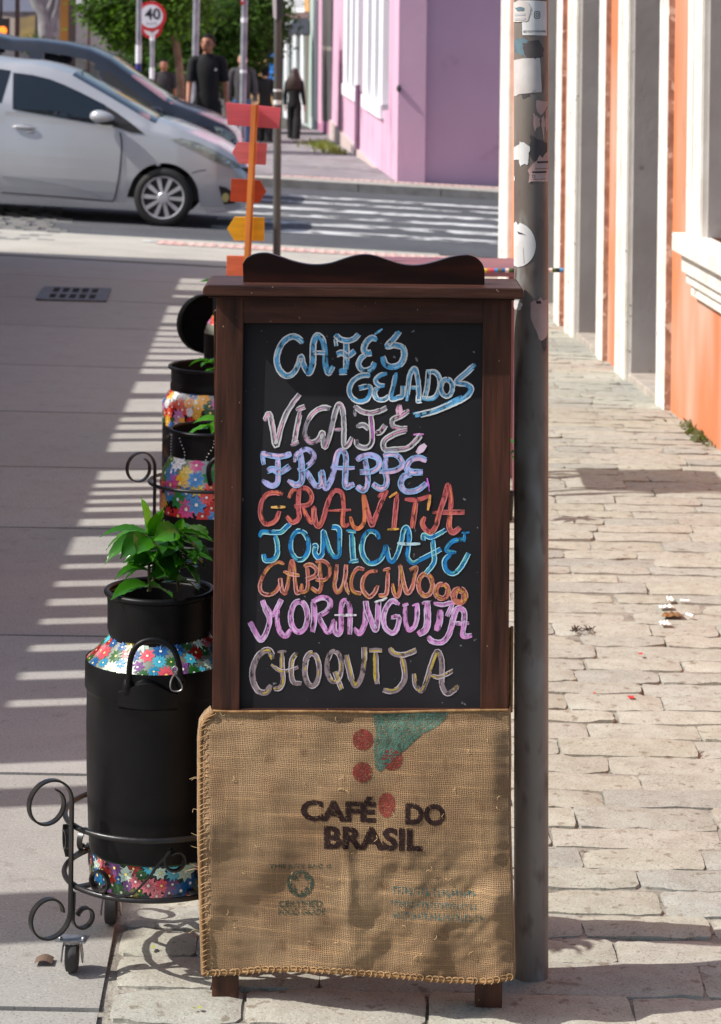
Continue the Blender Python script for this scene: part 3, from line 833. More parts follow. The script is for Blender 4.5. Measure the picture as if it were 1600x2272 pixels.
WORDS['TONICAFE'] = dict(w=10, base=(20, 116, 176), b2=(70, 150, 150), edge=(146, 198, 212), s=[
 (Z3, [(95, 1255), (130, 1185), (250, 1190), (370, 1190), (430, 1140), (492, 1078)]), (Z3, [(295, 1210), (330, 1350), (325, 1480), (270, 1550), (172, 1555), (158, 1475)]), (Z3, el(622, 1362, 118, 190)), (Z3, [(795, 1385), (835, 1370), (822, 1460), (870, 1525), (920, 1460), (932, 1300), (935, 1180), (970, 1290), (1020, 1440), (1080, 1512), (1140, 1480), (1145, 1300), (1135, 1145), (1045, 1118)]),
 (Z3, [(1235, 1168), (1365, 1180)], .7), (Z3, [(1308, 1190), (1318, 1400), (1330, 1570)], 1.1), (Z3, [(1268, 1585), (1395, 1560)], .7), (Z4, [(355, 1350), (310, 1268), (230, 1250), (160, 1320), (130, 1450), (160, 1580), (240, 1655), (340, 1625), (410, 1530), (440, 1440), (470, 1590), (520, 1635), (580, 1540), (630, 1380), (660, 1240), (700, 1205), (730, 1300), (720, 1480), (712, 1580), (780, 1652), (880, 1605), (1010, 1540), (1135, 1475)]),
 (Z4, [(580, 1402), (720, 1412), (872, 1408)], .7, (168, 196, 214)), (Z4, [(910, 1370), (915, 1295), (1000, 1330), (1090, 1290), (1195, 1228)], .9), (Z4, [(1030, 1340), (1040, 1500), (1050, 1620), (1010, 1700), (935, 1785)]),
 (Z4, [(1395, 1270), (1495, 1264)], .5), (Z4, [(1432, 1285), (1430, 1385)], .8), (Z4, [(1440, 1350), (1300, 1370), (1220, 1440), (1212, 1500), (1328, 1522)]), (Z4, [(1260, 1545), (1185, 1620), (1200, 1740), (1290, 1785), (1390, 1700), (1485, 1528)])])
WORDS['CAPPUCCINO'] = dict(w=8.2, base=(172, 96, 76), b2=(186, 140, 58), edge=(196, 136, 130), s=[
 (Z5, [(520, 125), (440, 100), (340, 150), (260, 250), (212, 380), (230, 480), (320, 512), (410, 470), (460, 390), (468, 305), (485, 440), (528, 495), (560, 400), (580, 250), (600, 120), (625, 85), (650, 200), (660, 350), (680, 485), (730, 460), (742, 370)]),
 (Z5, [(505, 218), (600, 250), (715, 265)], .8), (Z5, [(808, 130), (822, 300), (810, 450), (735, 492)]), (Z5, [(765, 152), (850, 128), (930, 190), (910, 270), (795, 322)]), (Z5, [(970, 88), (980, 280), (990, 400), (950, 480), (855, 425)]),
 (Z5, [(915, 98), (1010, 85), (1090, 150), (1090, 260), (1020, 330), (915, 325)]), (Z5, [(1182, 125), (1170, 280), (1150, 390), (1190, 485), (1250, 420), (1290, 280), (1300, 130)]), (Z5, [(1295, 320), (1312, 440), (1352, 505)], .8),
 (Z6, [(205, 182), (130, 168), (70, 240), (48, 350), (80, 440), (170, 472)]), (Z6, [(362, 198), (260, 210), (190, 300), (190, 420), (258, 505), (330, 450), (362, 365)]), (Z6, [(425, 192), (515, 168)], .7), (Z6, [(482, 180), (480, 330), (462, 470), (375, 492)]),
 (Z6, [(540, 345), (560, 450), (598, 495), (630, 380), (640, 200), (630, 135), (660, 280), (710, 455), (770, 390), (800, 260), (822, 155), (745, 190)]), (Z6, el(930, 360, 82, 128), 1.2), (Z6, el(1125, 438, 72, 84), 1.3), (Z6, el(1330, 495, 66, 76), 1.7)])
WORDS['MORANGUITA'] = dict(w=10.5, base=(190, 128, 180), b2=(224, 160, 200), edge=(192, 172, 196), s=[
 (Z5, [(85, 855), (110, 900), (165, 1010), (228, 1085), (300, 960), (330, 820), (280, 700), (240, 580)], 1.1), (Z5, [(290, 650), (360, 770), (430, 680), (485, 570)], 1.1), (Z5, [(440, 700), (430, 850), (470, 985), (540, 1035), (600, 950)], 1.1), (Z5, el(708, 790, 105, 195), 1.1),
 (Z5, [(888, 570), (900, 800), (870, 985)], 1.2), (Z5, [(870, 600), (1000, 548), (1100, 590), (1080, 700), (935, 792)], 1.1), (Z5, [(955, 800), (1010, 900), (1060, 980), (1110, 960), (1150, 845), (1150, 960), (1200, 1012), (1240, 950), (1240, 750), (1250, 620), (1300, 590), (1350, 680), (1352, 850), (1342, 1015)], 1.1),
 (Z5, [(1155, 770), (1435, 770)], .6, (206, 196, 210)), (Z6, [(80, 870), (150, 935), (210, 820), (222, 700), (222, 560), (240, 650), (290, 790), (340, 895), (362, 760), (372, 560)], 1.15), (Z6, [(320, 565), (420, 540), (475, 512)], .5, (206, 206, 206)),
 (Z6, [(622, 592), (540, 550), (470, 620), (432, 740), (450, 860), (530, 932), (590, 880), (612, 748), (522, 742)]), (Z6, [(655, 602), (725, 582)], .6), (Z6, [(690, 600), (690, 780), (730, 892), (800, 850), (830, 720), (828, 585)]), (Z6, [(770, 608), (850, 580)], .5),
 (Z6, [(885, 578), (985, 572)], .8), (Z6, [(945, 585), (952, 750), (930, 885), (835, 942)], 1.4), (Z6, [(1025, 575), (1130, 595), (1242, 578), (1185, 735)], .8), (Z6, [(1102, 655), (1092, 800), (1055, 905)], 1.4), (Z6, [(955, 975), (1020, 1030), (1130, 1032), (1210, 930), (1250, 780), (1290, 660), (1350, 640), (1392, 700), (1382, 850), (1372, 965), (1480, 965)], 1.1), (Z6, [(1235, 818), (1445, 820)], .8)])
WORDS['CHOQUITA'] = dict(w=10.5, base=(126, 110, 112), b2=(172, 148, 52), edge=(172, 160, 164), s=[
 (Z5, [(372, 1330), (330, 1225), (240, 1240), (160, 1340), (118, 1480), (130, 1620), (200, 1735), (290, 1745), (350, 1655)], 1.25), (Z5, [(490, 1240), (492, 1440), (500, 1600), (460, 1690), (380, 1700)]), (Z5, [(435, 1238), (545, 1228)], .7), (Z5, [(685, 1248), (620, 1340), (610, 1500), (640, 1620), (738, 1640)]),
 (Z5, [(352, 1395), (450, 1468), (550, 1482), (700, 1435)], .8), (Z5, el(870, 1462, 92, 208), 1.1), (Z5, el(1152, 1422, 92, 195), 1.05), (Z5, [(1160, 1485), (1200, 1590), (1248, 1712)], 1.05), (Z5, [(1300, 1275), (1340, 1450), (1380, 1600), (1430, 1665), (1500, 1550), (1532, 1350), (1535, 1175)], 1.1),
 (Z6, [(262, 1132), (415, 1132)], 1.0), (Z6, [(340, 1140), (342, 1350), (352, 1535)], 1.2), (Z6, [(505, 1105), (550, 1170), (650, 1192), (760, 1162), (825, 1130)], 1.1), (Z6, [(642, 1190), (682, 1350), (682, 1480), (620, 1585), (530, 1622), (430, 1600)], 1.15),
 (Z6, [(798, 1410), (812, 1540), (880, 1615), (940, 1500), (1000, 1300), (1062, 1155), (1112, 1230), (1120, 1400), (1122, 1540), (1180, 1645), (1260, 1612), (1318, 1552)], 1.1), (Z6, [(980, 1430), (1080, 1452), (1160, 1425), (1260, 1372)], .8)])
_chalk = {}
def chalk(c, soft):
    k = (c, soft)
    if k not in _chalk:
        lin = rgb(*c)
        lin = tuple(min(.92, x * 1.5 + .02) for x in lin[:3]) + (1,)
        _chalk[k] = M('chalk_%d_%d_%d' % c, lin, .9, var=tuple(x * .72 for x in lin[:3]) + (1,), vscale=60, vdet=5, stretch=(1, 1, .6), spec=.2,
                      alpha_noise=((130, .30, .50, 5) if soft else (150, .24, .38, 4)))
    return _chalk[k]
def ribbon(mb, pts, w, off, side=0.0, taper=.6):
    """flat brush stroke on the board; side shifts it across the stroke"""
    n = len(pts)
    L_, Rr = [], []
    for i in range(n):
        a, b = pts[max(0, i - 1)], pts[min(n - 1, i + 1)]
        t = Vector((b.x - a.x, b.y - a.y)); t = t.normalized() if t.length > 1e-6 else Vector((1, 0))
        nn = Vector((-t.y, t.x))
        e = min(1, min(i, n - 1 - i) / 3.0)
        ww = w * (taper + (1 - taper) * e) * (1 + .16 * vnoise(pts[i].x * .05, pts[i].y * .05, w))
        c = Vector((pts[i].x, pts[i].y)) + nn * side
        L_.append(c + nn * ww / 2); Rr.append(c - nn * ww / 2)
    vs = [BP(p.x, p.y, off) for p in L_] + [BP(p.x, p.y, off) for p in Rr]
    mb.add(vs, [(i, i + 1, n + i + 1, n + i) for i in range(n - 1)])
rnd = random.Random(4)
for wi, (word, d) in enumerate(WORDS.items()):
    mats = [chalk(d['base'], True), chalk(d['b2'], True), chalk(d['edge'], False)]
    mb = MB()
    for si, st in enumerate(d['s']):
        (ox, oy, scl), pts = st[0], st[1]
        wf = st[2] if len(st) > 2 else 1.0
        w = d['w'] * wf
        pp = spline([(ox + x / scl, oy + y / scl, 0) for x, y in pts], 7)
        o0 = .00025 + .00003 * (si % 7)
        if len(st) > 3:
            mm = chalk(st[3], True)
            if mm not in mats: mats.append(mm)
            mb.mi = mats.index(mm)
            ribbon(mb, pp, w, o0 + .0006); mb.mi = 2
            continue
        mb.mi = 0; ribbon(mb, pp, w, o0)
        # a second colour dragged along one side, in pieces
        n = len(pp)
        k = 0
        while k < n - 4:
            l = rnd.randint(5, 16)
            if rnd.random() < .62:
                mb.mi = 1; ribbon(mb, pp[k:k + l], w * rnd.uniform(.25, .5), o0 + .0003 + .00002 * (k % 5), rnd.uniform(-.28, .28) * w, .3)
            k += l
        if wf > .55:
            for sgn in (-1, 1):
                k = rnd.randint(0, 3)
                while k < n - 5:
                    l = rnd.randint(10, 30)
                    if rnd.random() < (.93 if wi < 3 else .62):
                        mb.mi = 2; ribbon(mb, [p + Vector((rnd.uniform(-.4, .4), rnd.uniform(-.4, .4), 0)) for p in pp[k:k + l]], (3.3 if wi < 3 else 2.4), o0 + .00045 + .00002 * (k % 6), sgn * w * rnd.uniform(.40, .52), .5)
                    k += l - 1
    o = mb.build('chalk_lettering', mats, board, recalc=False, origin=foot)

# ---------------------------------------------------------------- jute sack pulled over the lower half
def sm(a, b, x):
    t = max(0, min(1, (x - a) / (b - a))); return t * t * (3 - 2 * t)
def sack_edges(t):
    return interp([(0, 470), (.02, 456), (.05, 444), (.12, 440), (.5, 440), (1, 448)], t), interp([(0, 1129), (.03, 1131), (.15, 1132), (.4, 1131), (.6, 1134), (.85, 1140), (1, 1141)], t)
def sack_bottom(u):
    return interp([(0, 2166), (.1, 2164), (.2, 2157), (.32, 2157), (.45, 2163), (.6, 2170), (.78, 2181), (.92, 2184), (1, 2173)], u)
def sack_top(u):
    return 1577 + 3 * vnoise(u * 3, 1.7) + interp([(0, -2), (.06, 0), (.5, 2), (.56, 3), (1, -2)], u)
def sack_h(px, py):
    """height of the cloth towards the viewer, metres"""
    u, t = (px - 440) / 700.0, (py - 1577) / 600.0
    h = .008 + .042 * math.sin(min(max(t, 0) / .55, 1) * math.pi / 2)
    h += (.21 if u < .5 else .07) * max(0, t - .42) * (u - .50)
    h -= .010 * sm(.93, 1.0, u) + .012 * sm(.045, 0, u)
    h -= .004 * math.exp(-((t - .035) / .02) ** 2)
    q = 1.0 + 1.1 * sm(.35, .75, t) * sm(.2, .6, u)
    # broad folds, diagonal folds and small puckers
    h += q * .0050 * vnoise(u * 4.2 + 3, t * 3.6 + 1, 2.0)
    h += q * .0052 * vnoise((u + t * .8) * 6.5, (t - u * .6) * 4.2, 5.0)
    h += .0013 * vnoise(u * 15, t * 13, 7.0) * (.6 + q * .5)
    h += .0009 * vnoise(u * 9, t * 34, 9.0)
    # vertical tucks below the lettering
    f = sm(.45, .6, t) * sm(.95, .75, t)
    h += f * (.004 * math.exp(-((u - .475 - .05 * (t - .6) + .02 * vnoise(t * 9, 3.3)) / .02) ** 2) - .004 * math.exp(-((u - .56 + .05 * vnoise(t * 6, 8.1)) / .06) ** 2) + .0035 * math.exp(-((u - .68 + .06 * vnoise(t * 5, 1.1)) / .04) ** 2))
    r_ = sm(.3, .7, t) * sm(.3, .7, u)
    h += r_ * .0036 * vnoise((u - t * .5) * 11, (t + u * .5) * 9, 12.0)
    h += r_ * .0016 * vnoise((u + t) * 22, (t - u) * 15, 15.0)
    return max(h, .006 + .1 * (h - .006))
def SP(px, py, off=0.0): return P(px, py, Dy(px, DS - sack_h(px, py) - off))
TH = .0027
def weave(nt, col, mix, nr, tc):
    L = nt.links.new
    sep = nt.nodes.new('ShaderNodeSeparateXYZ')
    # slight waviness of the threads
    nz = nt.nodes.new('ShaderNodeTexNoise'); nz.inputs['Scale'].default_value = 22; nz.inputs['Detail'].default_value = 2
    L(tc.outputs['Object'], nz.inputs['Vector'])
    mx = nt.nodes.new('ShaderNodeVectorMath'); mx.operation = 'MULTIPLY_ADD'
    nz2 = nt.nodes.new('ShaderNodeTexNoise'); nz2.inputs['Scale'].default_value = 140; nz2.inputs['Detail'].default_value = 1
    L(tc.outputs['Object'], nz2.inputs['Vector'])
    ad = nt.nodes.new('ShaderNodeVectorMath'); ad.operation = 'MULTIPLY_ADD'; ad.inputs[1].default_value = (.22, .22, .22)
    L(nz2.outputs['Color'], ad.inputs[0]); L(nz.outputs['Color'], ad.inputs[2])
    L(ad.outputs[0], mx.inputs[0]); mx.inputs[1].default_value = (.010, .010, .010); L(tc.outputs['Object'], mx.inputs[2])
    L(mx.outputs[0], sep.inputs[0])
    def th(axis):
        a = nt.nodes.new('ShaderNodeMath'); a.operation = 'MULTIPLY'; a.inputs[1].default_value = math.pi * 2 / TH
        L(sep.outputs[axis], a.inputs[0])
        b = nt.nodes.new('ShaderNodeMath'); b.operation = 'SINE'; L(a.outputs[0], b.inputs[0])
        return b.outputs[0]
    sx, sz = th(0), th(2)
    mxm = nt.nodes.new('ShaderNodeMath'); mxm.operation = 'MAXIMUM'; L(sx, mxm.inputs[0]); L(sz, mxm.inputs[1])
    mr = nt.nodes.new('ShaderNodeMapRange'); mr.inputs['From Min'].default_value = -.55; mr.inputs['From Max'].default_value = .45
    L(mxm.outputs[0], mr.inputs['Value'])
    # thick and thin single threads
    def streak(sc_):
        mp = nt.nodes.new('ShaderNodeMapping'); mp.inputs['Scale'].default_value = sc_
        L(tc.outputs['Object'], mp.inputs[0])
        n = nt.nodes.new('ShaderNodeTexNoise'); n.inputs['Scale'].default_value = 1; n.inputs['Detail'].default_value = 3
        L(mp.outputs[0], n.inputs['Vector'])
        r = nt.nodes.new('ShaderNodeMapRange'); r.inputs['From Min'].default_value = .55; r.inputs['From Max'].default_value = .72
        L(n.outputs['Fac'], r.inputs['Value']); return r.outputs[0]
    col = mix(streak((5, 5, 230)), col, mix(1.0, col, (1.45, 1.42, 1.35, 1), 'MULTIPLY'))
    col = mix(streak((230, 5, 5)), col, mix(1.0, col, (1.3, 1.28, 1.22, 1), 'MULTIPLY'))
    b = nt.nodes.new('ShaderNodeBump'); b.inputs['Strength'].default_value = .85; b.inputs['Distance'].default_value = .0012
    L(mxm.outputs[0], b.inputs['Height']); L(b.outputs[0], nt.nodes['Principled BSDF'].inputs['Normal'])
    return mix(mr.outputs[0], mix(1.0, col, (.66, .62, .59, 1), 'MULTIPLY'), col)
JUTE = M('jute_cloth', rgb(170, 140, 104), .9, var=rgb(142, 111, 79), vscale=7, vdet=6, speck=(rgb(122, 92, 64), 26, .62, .78), sheen=.15, spec=.2, extra=weave)
HEM = M('jute_hem', rgb(158, 124, 84), .9, var=rgb(122, 90, 58), vscale=60, bump=.5, bscale=200, bdist=.002, spec=.2)
sk = thing('jute_sack', 'brown jute coffee sack with red berries and dark lettering, over the lower menu board', 'sack', foot)
NU, NV = 190, 170
m = MB()
def sq(u, v):
    t = v
    a, b = sack_edges(t)
    px = a + (b - a) * u
    y0, y1 = sack_top(u), sack_bottom(u)
    return SP(px, y0 + (y1 - y0) * v)
m.sheet(sq, NU, NV)
w = NU + 1
# cloth turned back behind the frame at both sides, at the top and underneath
for side in (0, NU):
    ring = [j * w + side for j in range(NV + 1)]
    b = len(m.v)
    for r in ring:
        x, y, z = m.v[r]; m.v.append((x + (.004 if side else -.004), y + .03, z))
    for r in ring:
        x, y, z = m.v[r]; m.v.append((x + (-.01 if side else .012), DS + (.025 if side else .066), z))
    n = NV + 1
    for k in range(NV):
        for (p, q) in ((ring, None),):
            m.f.append((ring[k], ring[k + 1], b + k + 1, b + k)); m.m.append(0); m.c.append(m.col)
            m.f.append((b + k, b + k + 1, b + n + k + 1, b + n + k)); m.m.append(0); m.c.append(m.col)
for row in (0, NV):
    ring = [row * w + i for i in range(w)]
    b = len(m.v)
    for r in ring:
        x, y, z = m.v[r]; m.v.append((x, y + .010, z + (-.003 if row == 0 else .004)))
    for k in range(NU):
        m.f.append((ring[k], ring[k + 1], b + k + 1, b + k)); m.m.append(0); m.c.append(m.col)
cloth = m.build('cloth', JUTE, sk, smooth=180)
# folded hem with overcast stitching, left edge and bottom edge
m = MB()
lp = [SP(sack_edges(t)[0] + 5, 1580 + t * 583, .001) for t in [k / 90 for k in range(91)]]
m.tube(lp, .0032, 8)
m.tube([SP(448 + (1139 - 448) * u, sack_bottom(u) - 5, .0006) for u in [k / 90 for k in range(91)]], .0026, 8)
m.tube([SP(472 + (1129 - 472) * u, sack_top(u) + 1, .000) for u in [k / 90 for k in range(91)]], .0022, 8)
m.build('hem', HEM, sk, smooth=180)
m = MB()
rnd = random.Random(2)
for k in range(50):
    t = (k + .5 + rnd.uniform(-.3, .3)) / 50
    x = sack_edges(t)[0]; y = 1580 + t * 583
    m.tube(spline([SP(x + 1, y + 4, .001), SP(x + 5, y + 1, .0062), SP(x + 15 + rnd.uniform(-3, 3), y - 4, .003), SP(x + 22 + rnd.uniform(-3, 3), y - 4 + rnd.uniform(-3, 3), .0008)], 4), .0008, 5)
for k in range(46):
    u = (k + .5 + rnd.uniform(-.22, .22)) / 46
    x = 448 + (1139 - 448) * u; y = sack_bottom(u)
    m.tube(spline([SP(x - 6, y - 12 + rnd.uniform(-1, 1), .0015), SP(x + 1, y - 13, .003), SP(x + 6, y - 9, .0042), SP(x + 5, y - 3, .0048), SP(x + 1, y + 1, .001)], 4), .00085, 5)
    m.tube([SP(x - 8, y - 11, .0016), SP(x + 7, y - 11, .0016)], .0008, 5)
m.build('stitching', M('jute_twine', rgb(182, 148, 106), .9, var=rgb(136, 104, 70), vscale=80), sk, smooth=180)
# stray fibres
m = MB()
for k in range(46):
    u, t = rnd.random(), rnd.random()
    x, y = 450 + 680 * u, 1585 + 575 * t
    a = rnd.uniform(0, 6.28); l = rnd.uniform(4, 15)
    m.tube(spline([SP(x, y, .0006), SP(x + math.cos(a) * l * .5, y + math.sin(a) * l * .5, .003), SP(x + math.cos(a + .6) * l, y + math.sin(a + .6) * l, .0015)], 4), .00032, 4)
for k in range(8):
    y = 1590 + rnd.random() * 560
    m.tube(spline([SP(444, y, .001), SP(436 - rnd.random() * 8, y - 4, .002), SP(428 - rnd.random() * 12, y - rnd.uniform(-6, 10), .003)], 4), .0003, 4)
m.build('loose_fibres', M('jute_fibre', rgb(214, 182, 132), .8), sk)
m = MB()
m.sheet(lambda u, v: P(1128 + 9 * u - 2 * v, 1392 + 188 * v, DS + .016 + .004 * vnoise(u * 3, v * 9)), 3, 20)
m.tube([P(1136 - 2 * k / 20, 1390 + 190 * k / 20, DS + .015) for k in range(21)], .0028, 6)
m.build('rear_flap', HEM, sk, smooth=180)
# printed ink, soaked into the cloth
def ink(c, thr=(.33, .46)):
    lin = rgb(*c)
    return M('sack_ink_%d_%d_%d' % c, lin, .9, var=tuple(x * .6 for x in lin[:3]) + (1,), vscale=120, spec=.15, bump=.5, bscale=280, bdist=.001, alpha_noise=(430, thr[0], thr[1], 3), extra=weave_soft)
def weave_soft(nt, col, mix, nr, tc): return col
INK_BLACK = ink((50, 34, 32)); INK_RED = ink((134, 58, 52), (.34, .56)); INK_GREEN = ink((84, 118, 104), (.34, .58)); INK_FADED = ink((66, 84, 74), (.36, .58))
def ink_mesh(name, data, mat, off=.0007):
    vs, fs = data
    m = MB(); m.add([SP(x, y, off) for x, y in vs], fs)
    return m.build(name, mat, cloth, origin=foot, recalc=False)
ink_mesh('printed_lettering', text_polys('CAFÉ', (667, 1763, 834, 1821), 5, .045, slant=5), INK_BLACK)
ink_mesh('printed_lettering', text_polys('DO', (899, 1781, 988, 1830), 5, .045, slant=3), INK_BLACK)
ink_mesh('printed_lettering', text_polys('BRASIL', (719, 1832, 938, 1884), 5, .045, slant=6), INK_BLACK)
def circle(cx, cy, rx, ry, n=22, jit=.07):
    return [(cx + rx * (1 + jit * vnoise(k * .9, cx)) * math.cos(6.2832 * k / n), cy + ry * (1 + jit * vnoise(k * .8, cy)) * math.sin(6.2832 * k / n)) for k in range(n)]
for c in ((805, 1641, 23, 24), (804, 1713, 22, 23), (870, 1685, 24, 24), (858, 1786, 19, 28)):
    ink_mesh('printed_berry', poly_cut(circle(*c), 6), INK_RED)
zz = lambda x, y: (420 + x / 2.105, 1540 + y / 2.105)
leaf = [zz(*p) for p in ((856, 84), (1206, 80), (1203, 112), (1160, 152), (1090, 186), (990, 206), (932, 222), (902, 250), (892, 300), (890, 366), (868, 342), (860, 262), (872, 178), (860, 130))]
ink_mesh('printed_leaf', poly_cut(leaf, 7), INK_GREEN)
ink_mesh('printed_lettering', text_polys('THIS JUTE BAG IS', (598, 1917, 735, 1930), 6, .02), INK_FADED)
ring = [circle(667, 1961, 29, 29, jit=0)]
vs_, fs_ = [], []
n = 28
vs_ = [(667 + r * math.cos(6.2832 * k / n), 1961 + r * math.sin(6.2832 * k / n)) for r in (30, 22, 14) for k in range(n)]
fs_ = [(k, (k + 1) % n, n + (k + 1) % n, n + k) for k in range(n)] + [(n + k, n + (k + 1) % n, 2 * n + (k + 1) % n, 2 * n + k) for k in range(n) if k % 7 not in (0, 1, 5)]
ink_mesh('printed_emblem', (vs_, fs_), INK_FADED)
ink_mesh('printed_lettering', text_polys('CERTIFIED', (618, 1998, 716, 2013), 6, .03), INK_FADED)
ink_mesh('printed_lettering', text_polys('FOOD GRADE', (618, 2016, 722, 2030), 6, .03), INK_FADED)
# the faded lines at lower right can no longer be read: only their worn marks are left
vs_, fs_ = [], []
rnd = random.Random(6)
for (x0, x1, y0, hh) in ((872, 950, 1966, 17), (962, 1052, 1968, 16), (868, 1056, 1998, 13), (872, 1070, 2022, 16)):
    x = x0
    while x < x1:
        wd = rnd.uniform(4, 9)
        sl = (x - 868) * .045
        for (a, b, c, d) in ((x, y0, x + wd * .45, y0 + hh), (x, y0 + rnd.choice((0, hh * .4, hh * .75)), x + wd, 0)):
            d = d or b + hh * .3
            k = len(vs_); vs_ += [(a, b + sl), (c, b + sl), (c, d + sl), (a, d + sl)]; fs_.append((k, k + 1, k + 2, k + 3))
        x += wd + 2.5
INK_TEAL = ink((70, 118, 116), (.42, .62))
ink_mesh('worn_print', (vs_, fs_), INK_TEAL)

# ---------------------------------------------------------------- pole with stickers
base = G(1179, 2166)
DPO = base.y
pr = 38.2 * DPO / F
ax = Vector((-sa, 0, ca))
pc = P(1178.8, 1200, DPO); 
def pole_c(z): return Vector((pc.x + ax.x / ax.z * (z - pc.z), DPO, z))
z0 = gz(pc.x, DPO) - .03
POLE = M('weathered_steel', rgb(136, 128, 120), .5, var=rgb(108, 97, 90), vscale=7, vdet=10, stretch=(1, 1, .4), metal=.15, contrast=(.42, .62),
         speck=(rgb(160, 162, 160), 16, .56, .78), speck2=(rgb(90, 76, 68), 40, .56, .76), bump=.25, bscale=40, bdist=.002)
pole = thing('steel_pole', 'tall weathered grey steel pole covered in torn stickers, right behind the menu board', 'pole', pole_c(z0))
m = MB(); n = 48
path = [pole_c(z0 + (3.4) * k / 30) for k in range(31)]
m.tube(path, pr, n); shaft = m.build('shaft', POLE, pole, smooth=60)
def PP(px, py, off=.0006):
    # pixel on the front of the pole
    z = CAMZ + ray(px, py)[1] * (DPO - pr)
    c = pole_c(z)
    xo = P(px, py, DPO - pr * .6).x - c.x
    s = max(-.995, min(.995, xo / pr)); a = math.asin(s)
    return Vector((c.x + (pr + off) * math.sin(a), c.y - (pr + off) * math.cos(a), z))
def paper(c, c2=None, sp=None): return M('paper_%d_%d_%d' % c, rgb(*c), .8, var=rgb(*(c2 or tuple(int(x * .88) for x in c))), vscale=16, vdet=7, stretch=(1, 1, .8), speck=sp, bump=.2, bscale=60, bdist=.001)
PAPER = paper((226, 226, 224), (200, 198, 196)); PAPER2 = paper((214, 208, 204), (176, 166, 160), (rgb(120, 110, 106), 30, .62, .72)); PAPER_P = paper((206, 176, 168), (176, 140, 132), (rgb(120, 60, 60), 24, .66, .74))
GLUE = paper((96, 88, 86), (62, 58, 60)); BLUEISH = paper((112, 140, 150), (70, 84, 92)); PRINT = M('sticker_ink', rgb(64, 58, 62), .8)
GREYINK = M('grey_sticker_ink', rgb(176, 176, 180), .8)
def sticker(name, poly, mat, off=.0006, rag=0.0, parent=None):
    if rag:
        pts = []
        for i, p in enumerate(poly):
            q = poly[(i + 1) % len(poly)]
            for k in range(5):
                f = k / 5
                pts.append((p[0] + (q[0] - p[0]) * f + rag * vnoise(p[0] + f * 9, p[1] * .7 + f * 5), p[1] + (q[1] - p[1]) * f + rag * vnoise(p[1] + f * 7, p[0] * .6)))
        poly = pts
    vs, fs = poly_cut(poly, 3.5, 12)
    m = MB(); m.add([PP(x, y, off) for x, y in vs], fs)
    return m.build(name, mat, parent or pole, recalc=False, origin=pole_c(z0))
def mark(txt, box, mat, off, parent, bold=.01):
    vs, fs = text_polys(txt, box, 3, bold)
    m = MB(); m.add([PP(x, y, off) for x, y in vs], fs)
    return m.build('sticker_print', mat, parent, recalc=False, origin=pole_c(z0))
sticker('glue_stain', [(1142, 90), (1160, 84), (1180, 92), (1186, 128), (1174, 130), (1158, 122), (1144, 118)], BLUEISH, .0003, 5)
sticker('glue_stain', [(1160, 96), (1196, 88), (1206, 128), (1180, 136), (1164, 126)], GLUE, .00045, 6)
s1 = sticker('sticker', [(1157, 1), (1184, 1), (1212.5, 3), (1213, 79), (1186, 78), (1159, 78)], PAPER, .0006)
mark('@COLETIVORUAVAIL', (1161, 67, 1211, 73), PRINT, .0011, s1, .012)
def rrect(cx, cy, w, h, r, n=4):
    out = []
    for (sx, sy, a0) in ((1, 1, 0), (-1, 1, 90), (-1, -1, 180), (1, -1, 270)):
        for k in range(n + 1):
            a = R(a0 + 90 * k / n); out.append((cx + sx * (w / 2 - r) + r * math.cos(a), cy + sy * (h / 2 - r) + r * math.sin(a)))
    return out
def frame_mark(outer, inner, parent, off=.0011):
    n = len(outer); m = MB()
    m.add([PP(x, y, off) for x, y in outer + inner], [(k, (k + 1) % n, n + (k + 1) % n, n + k) for k in range(n)])
    return m.build('sticker_emblem', PRINT, parent, recalc=False, origin=pole_c(z0))
frame_mark(rrect(1190.5, 33, 13.5, 16, 4), rrect(1190.5, 33, 10.5, 13, 3), s1)
frame_mark(rrect(1190.5, 33, 7, 8, 3.4), rrect(1190.5, 33, 4.2, 5, 2), s1)
s2 = sticker('sticker', [(1141.5, 6), (1152, 0), (1164, 2), (1172, 6), (1177, 18), (1172, 44), (1166, 48), (1141.5, 49)], PAPER2, .0013, 1.0)
sticker('sticker_print', [(1144, 17), (1156, 15), (1164, 18), (1163, 24), (1150, 25)], BLUEISH, .0018, 1.5, s2)
for y in (30, 40): sticker('sticker_print', [(1145, y), (1165, y - 1), (1165, y + 4), (1144, y + 5)], GREYINK, .0018, .6, s2)
sticker('sticker', [(1141, 134), (1160, 129.5), (1184, 129), (1186, 132), (1189, 128.5), (1197, 129), (1199, 152), (1184, 153), (1184, 157), (1199, 157.5), (1201, 204), (1176, 206), (1152, 209), (1146, 214), (1141, 213)], PAPER2, .0007, .5)
sticker('glue_stain', [(1156, 208), (1172, 207), (1176, 212), (1160, 220)], GLUE, .0004, 2)
sticker('torn_paper', [(1188, 222), (1196, 223), (1215, 226), (1215, 234), (1209, 246), (1199, 256), (1191, 248), (1188, 236)], PAPER_P, .0007, 1)
for k, pl in enumerate(([(1183, 252), (1190, 258), (1197, 262), (1196, 280), (1190, 284), (1185, 292), (1182, 270)], [(1200, 262), (1206, 258), (1209, 272), (1207, 290), (1206, 312), (1203, 296), (1200, 280)], [(1210, 246), (1215, 240), (1215, 284), (1211, 296), (1209, 270)])):
    sticker('torn_paper', pl, PAPER_P, .0007, 2.5)
sticker('torn_paper', [(1140.5, 330), (1150, 336), (1153, 314), (1163, 318), (1175, 326), (1172, 350), (1170, 366), (1162, 364), (1155, 370), (1151, 356), (1142, 356)], PAPER, .0007, 3)
sticker('glue_stain', [(1176, 300), (1215, 318), (1215, 345), (1196, 352), (1186, 360), (1176, 350), (1172, 332)], GLUE, .0003, 5)
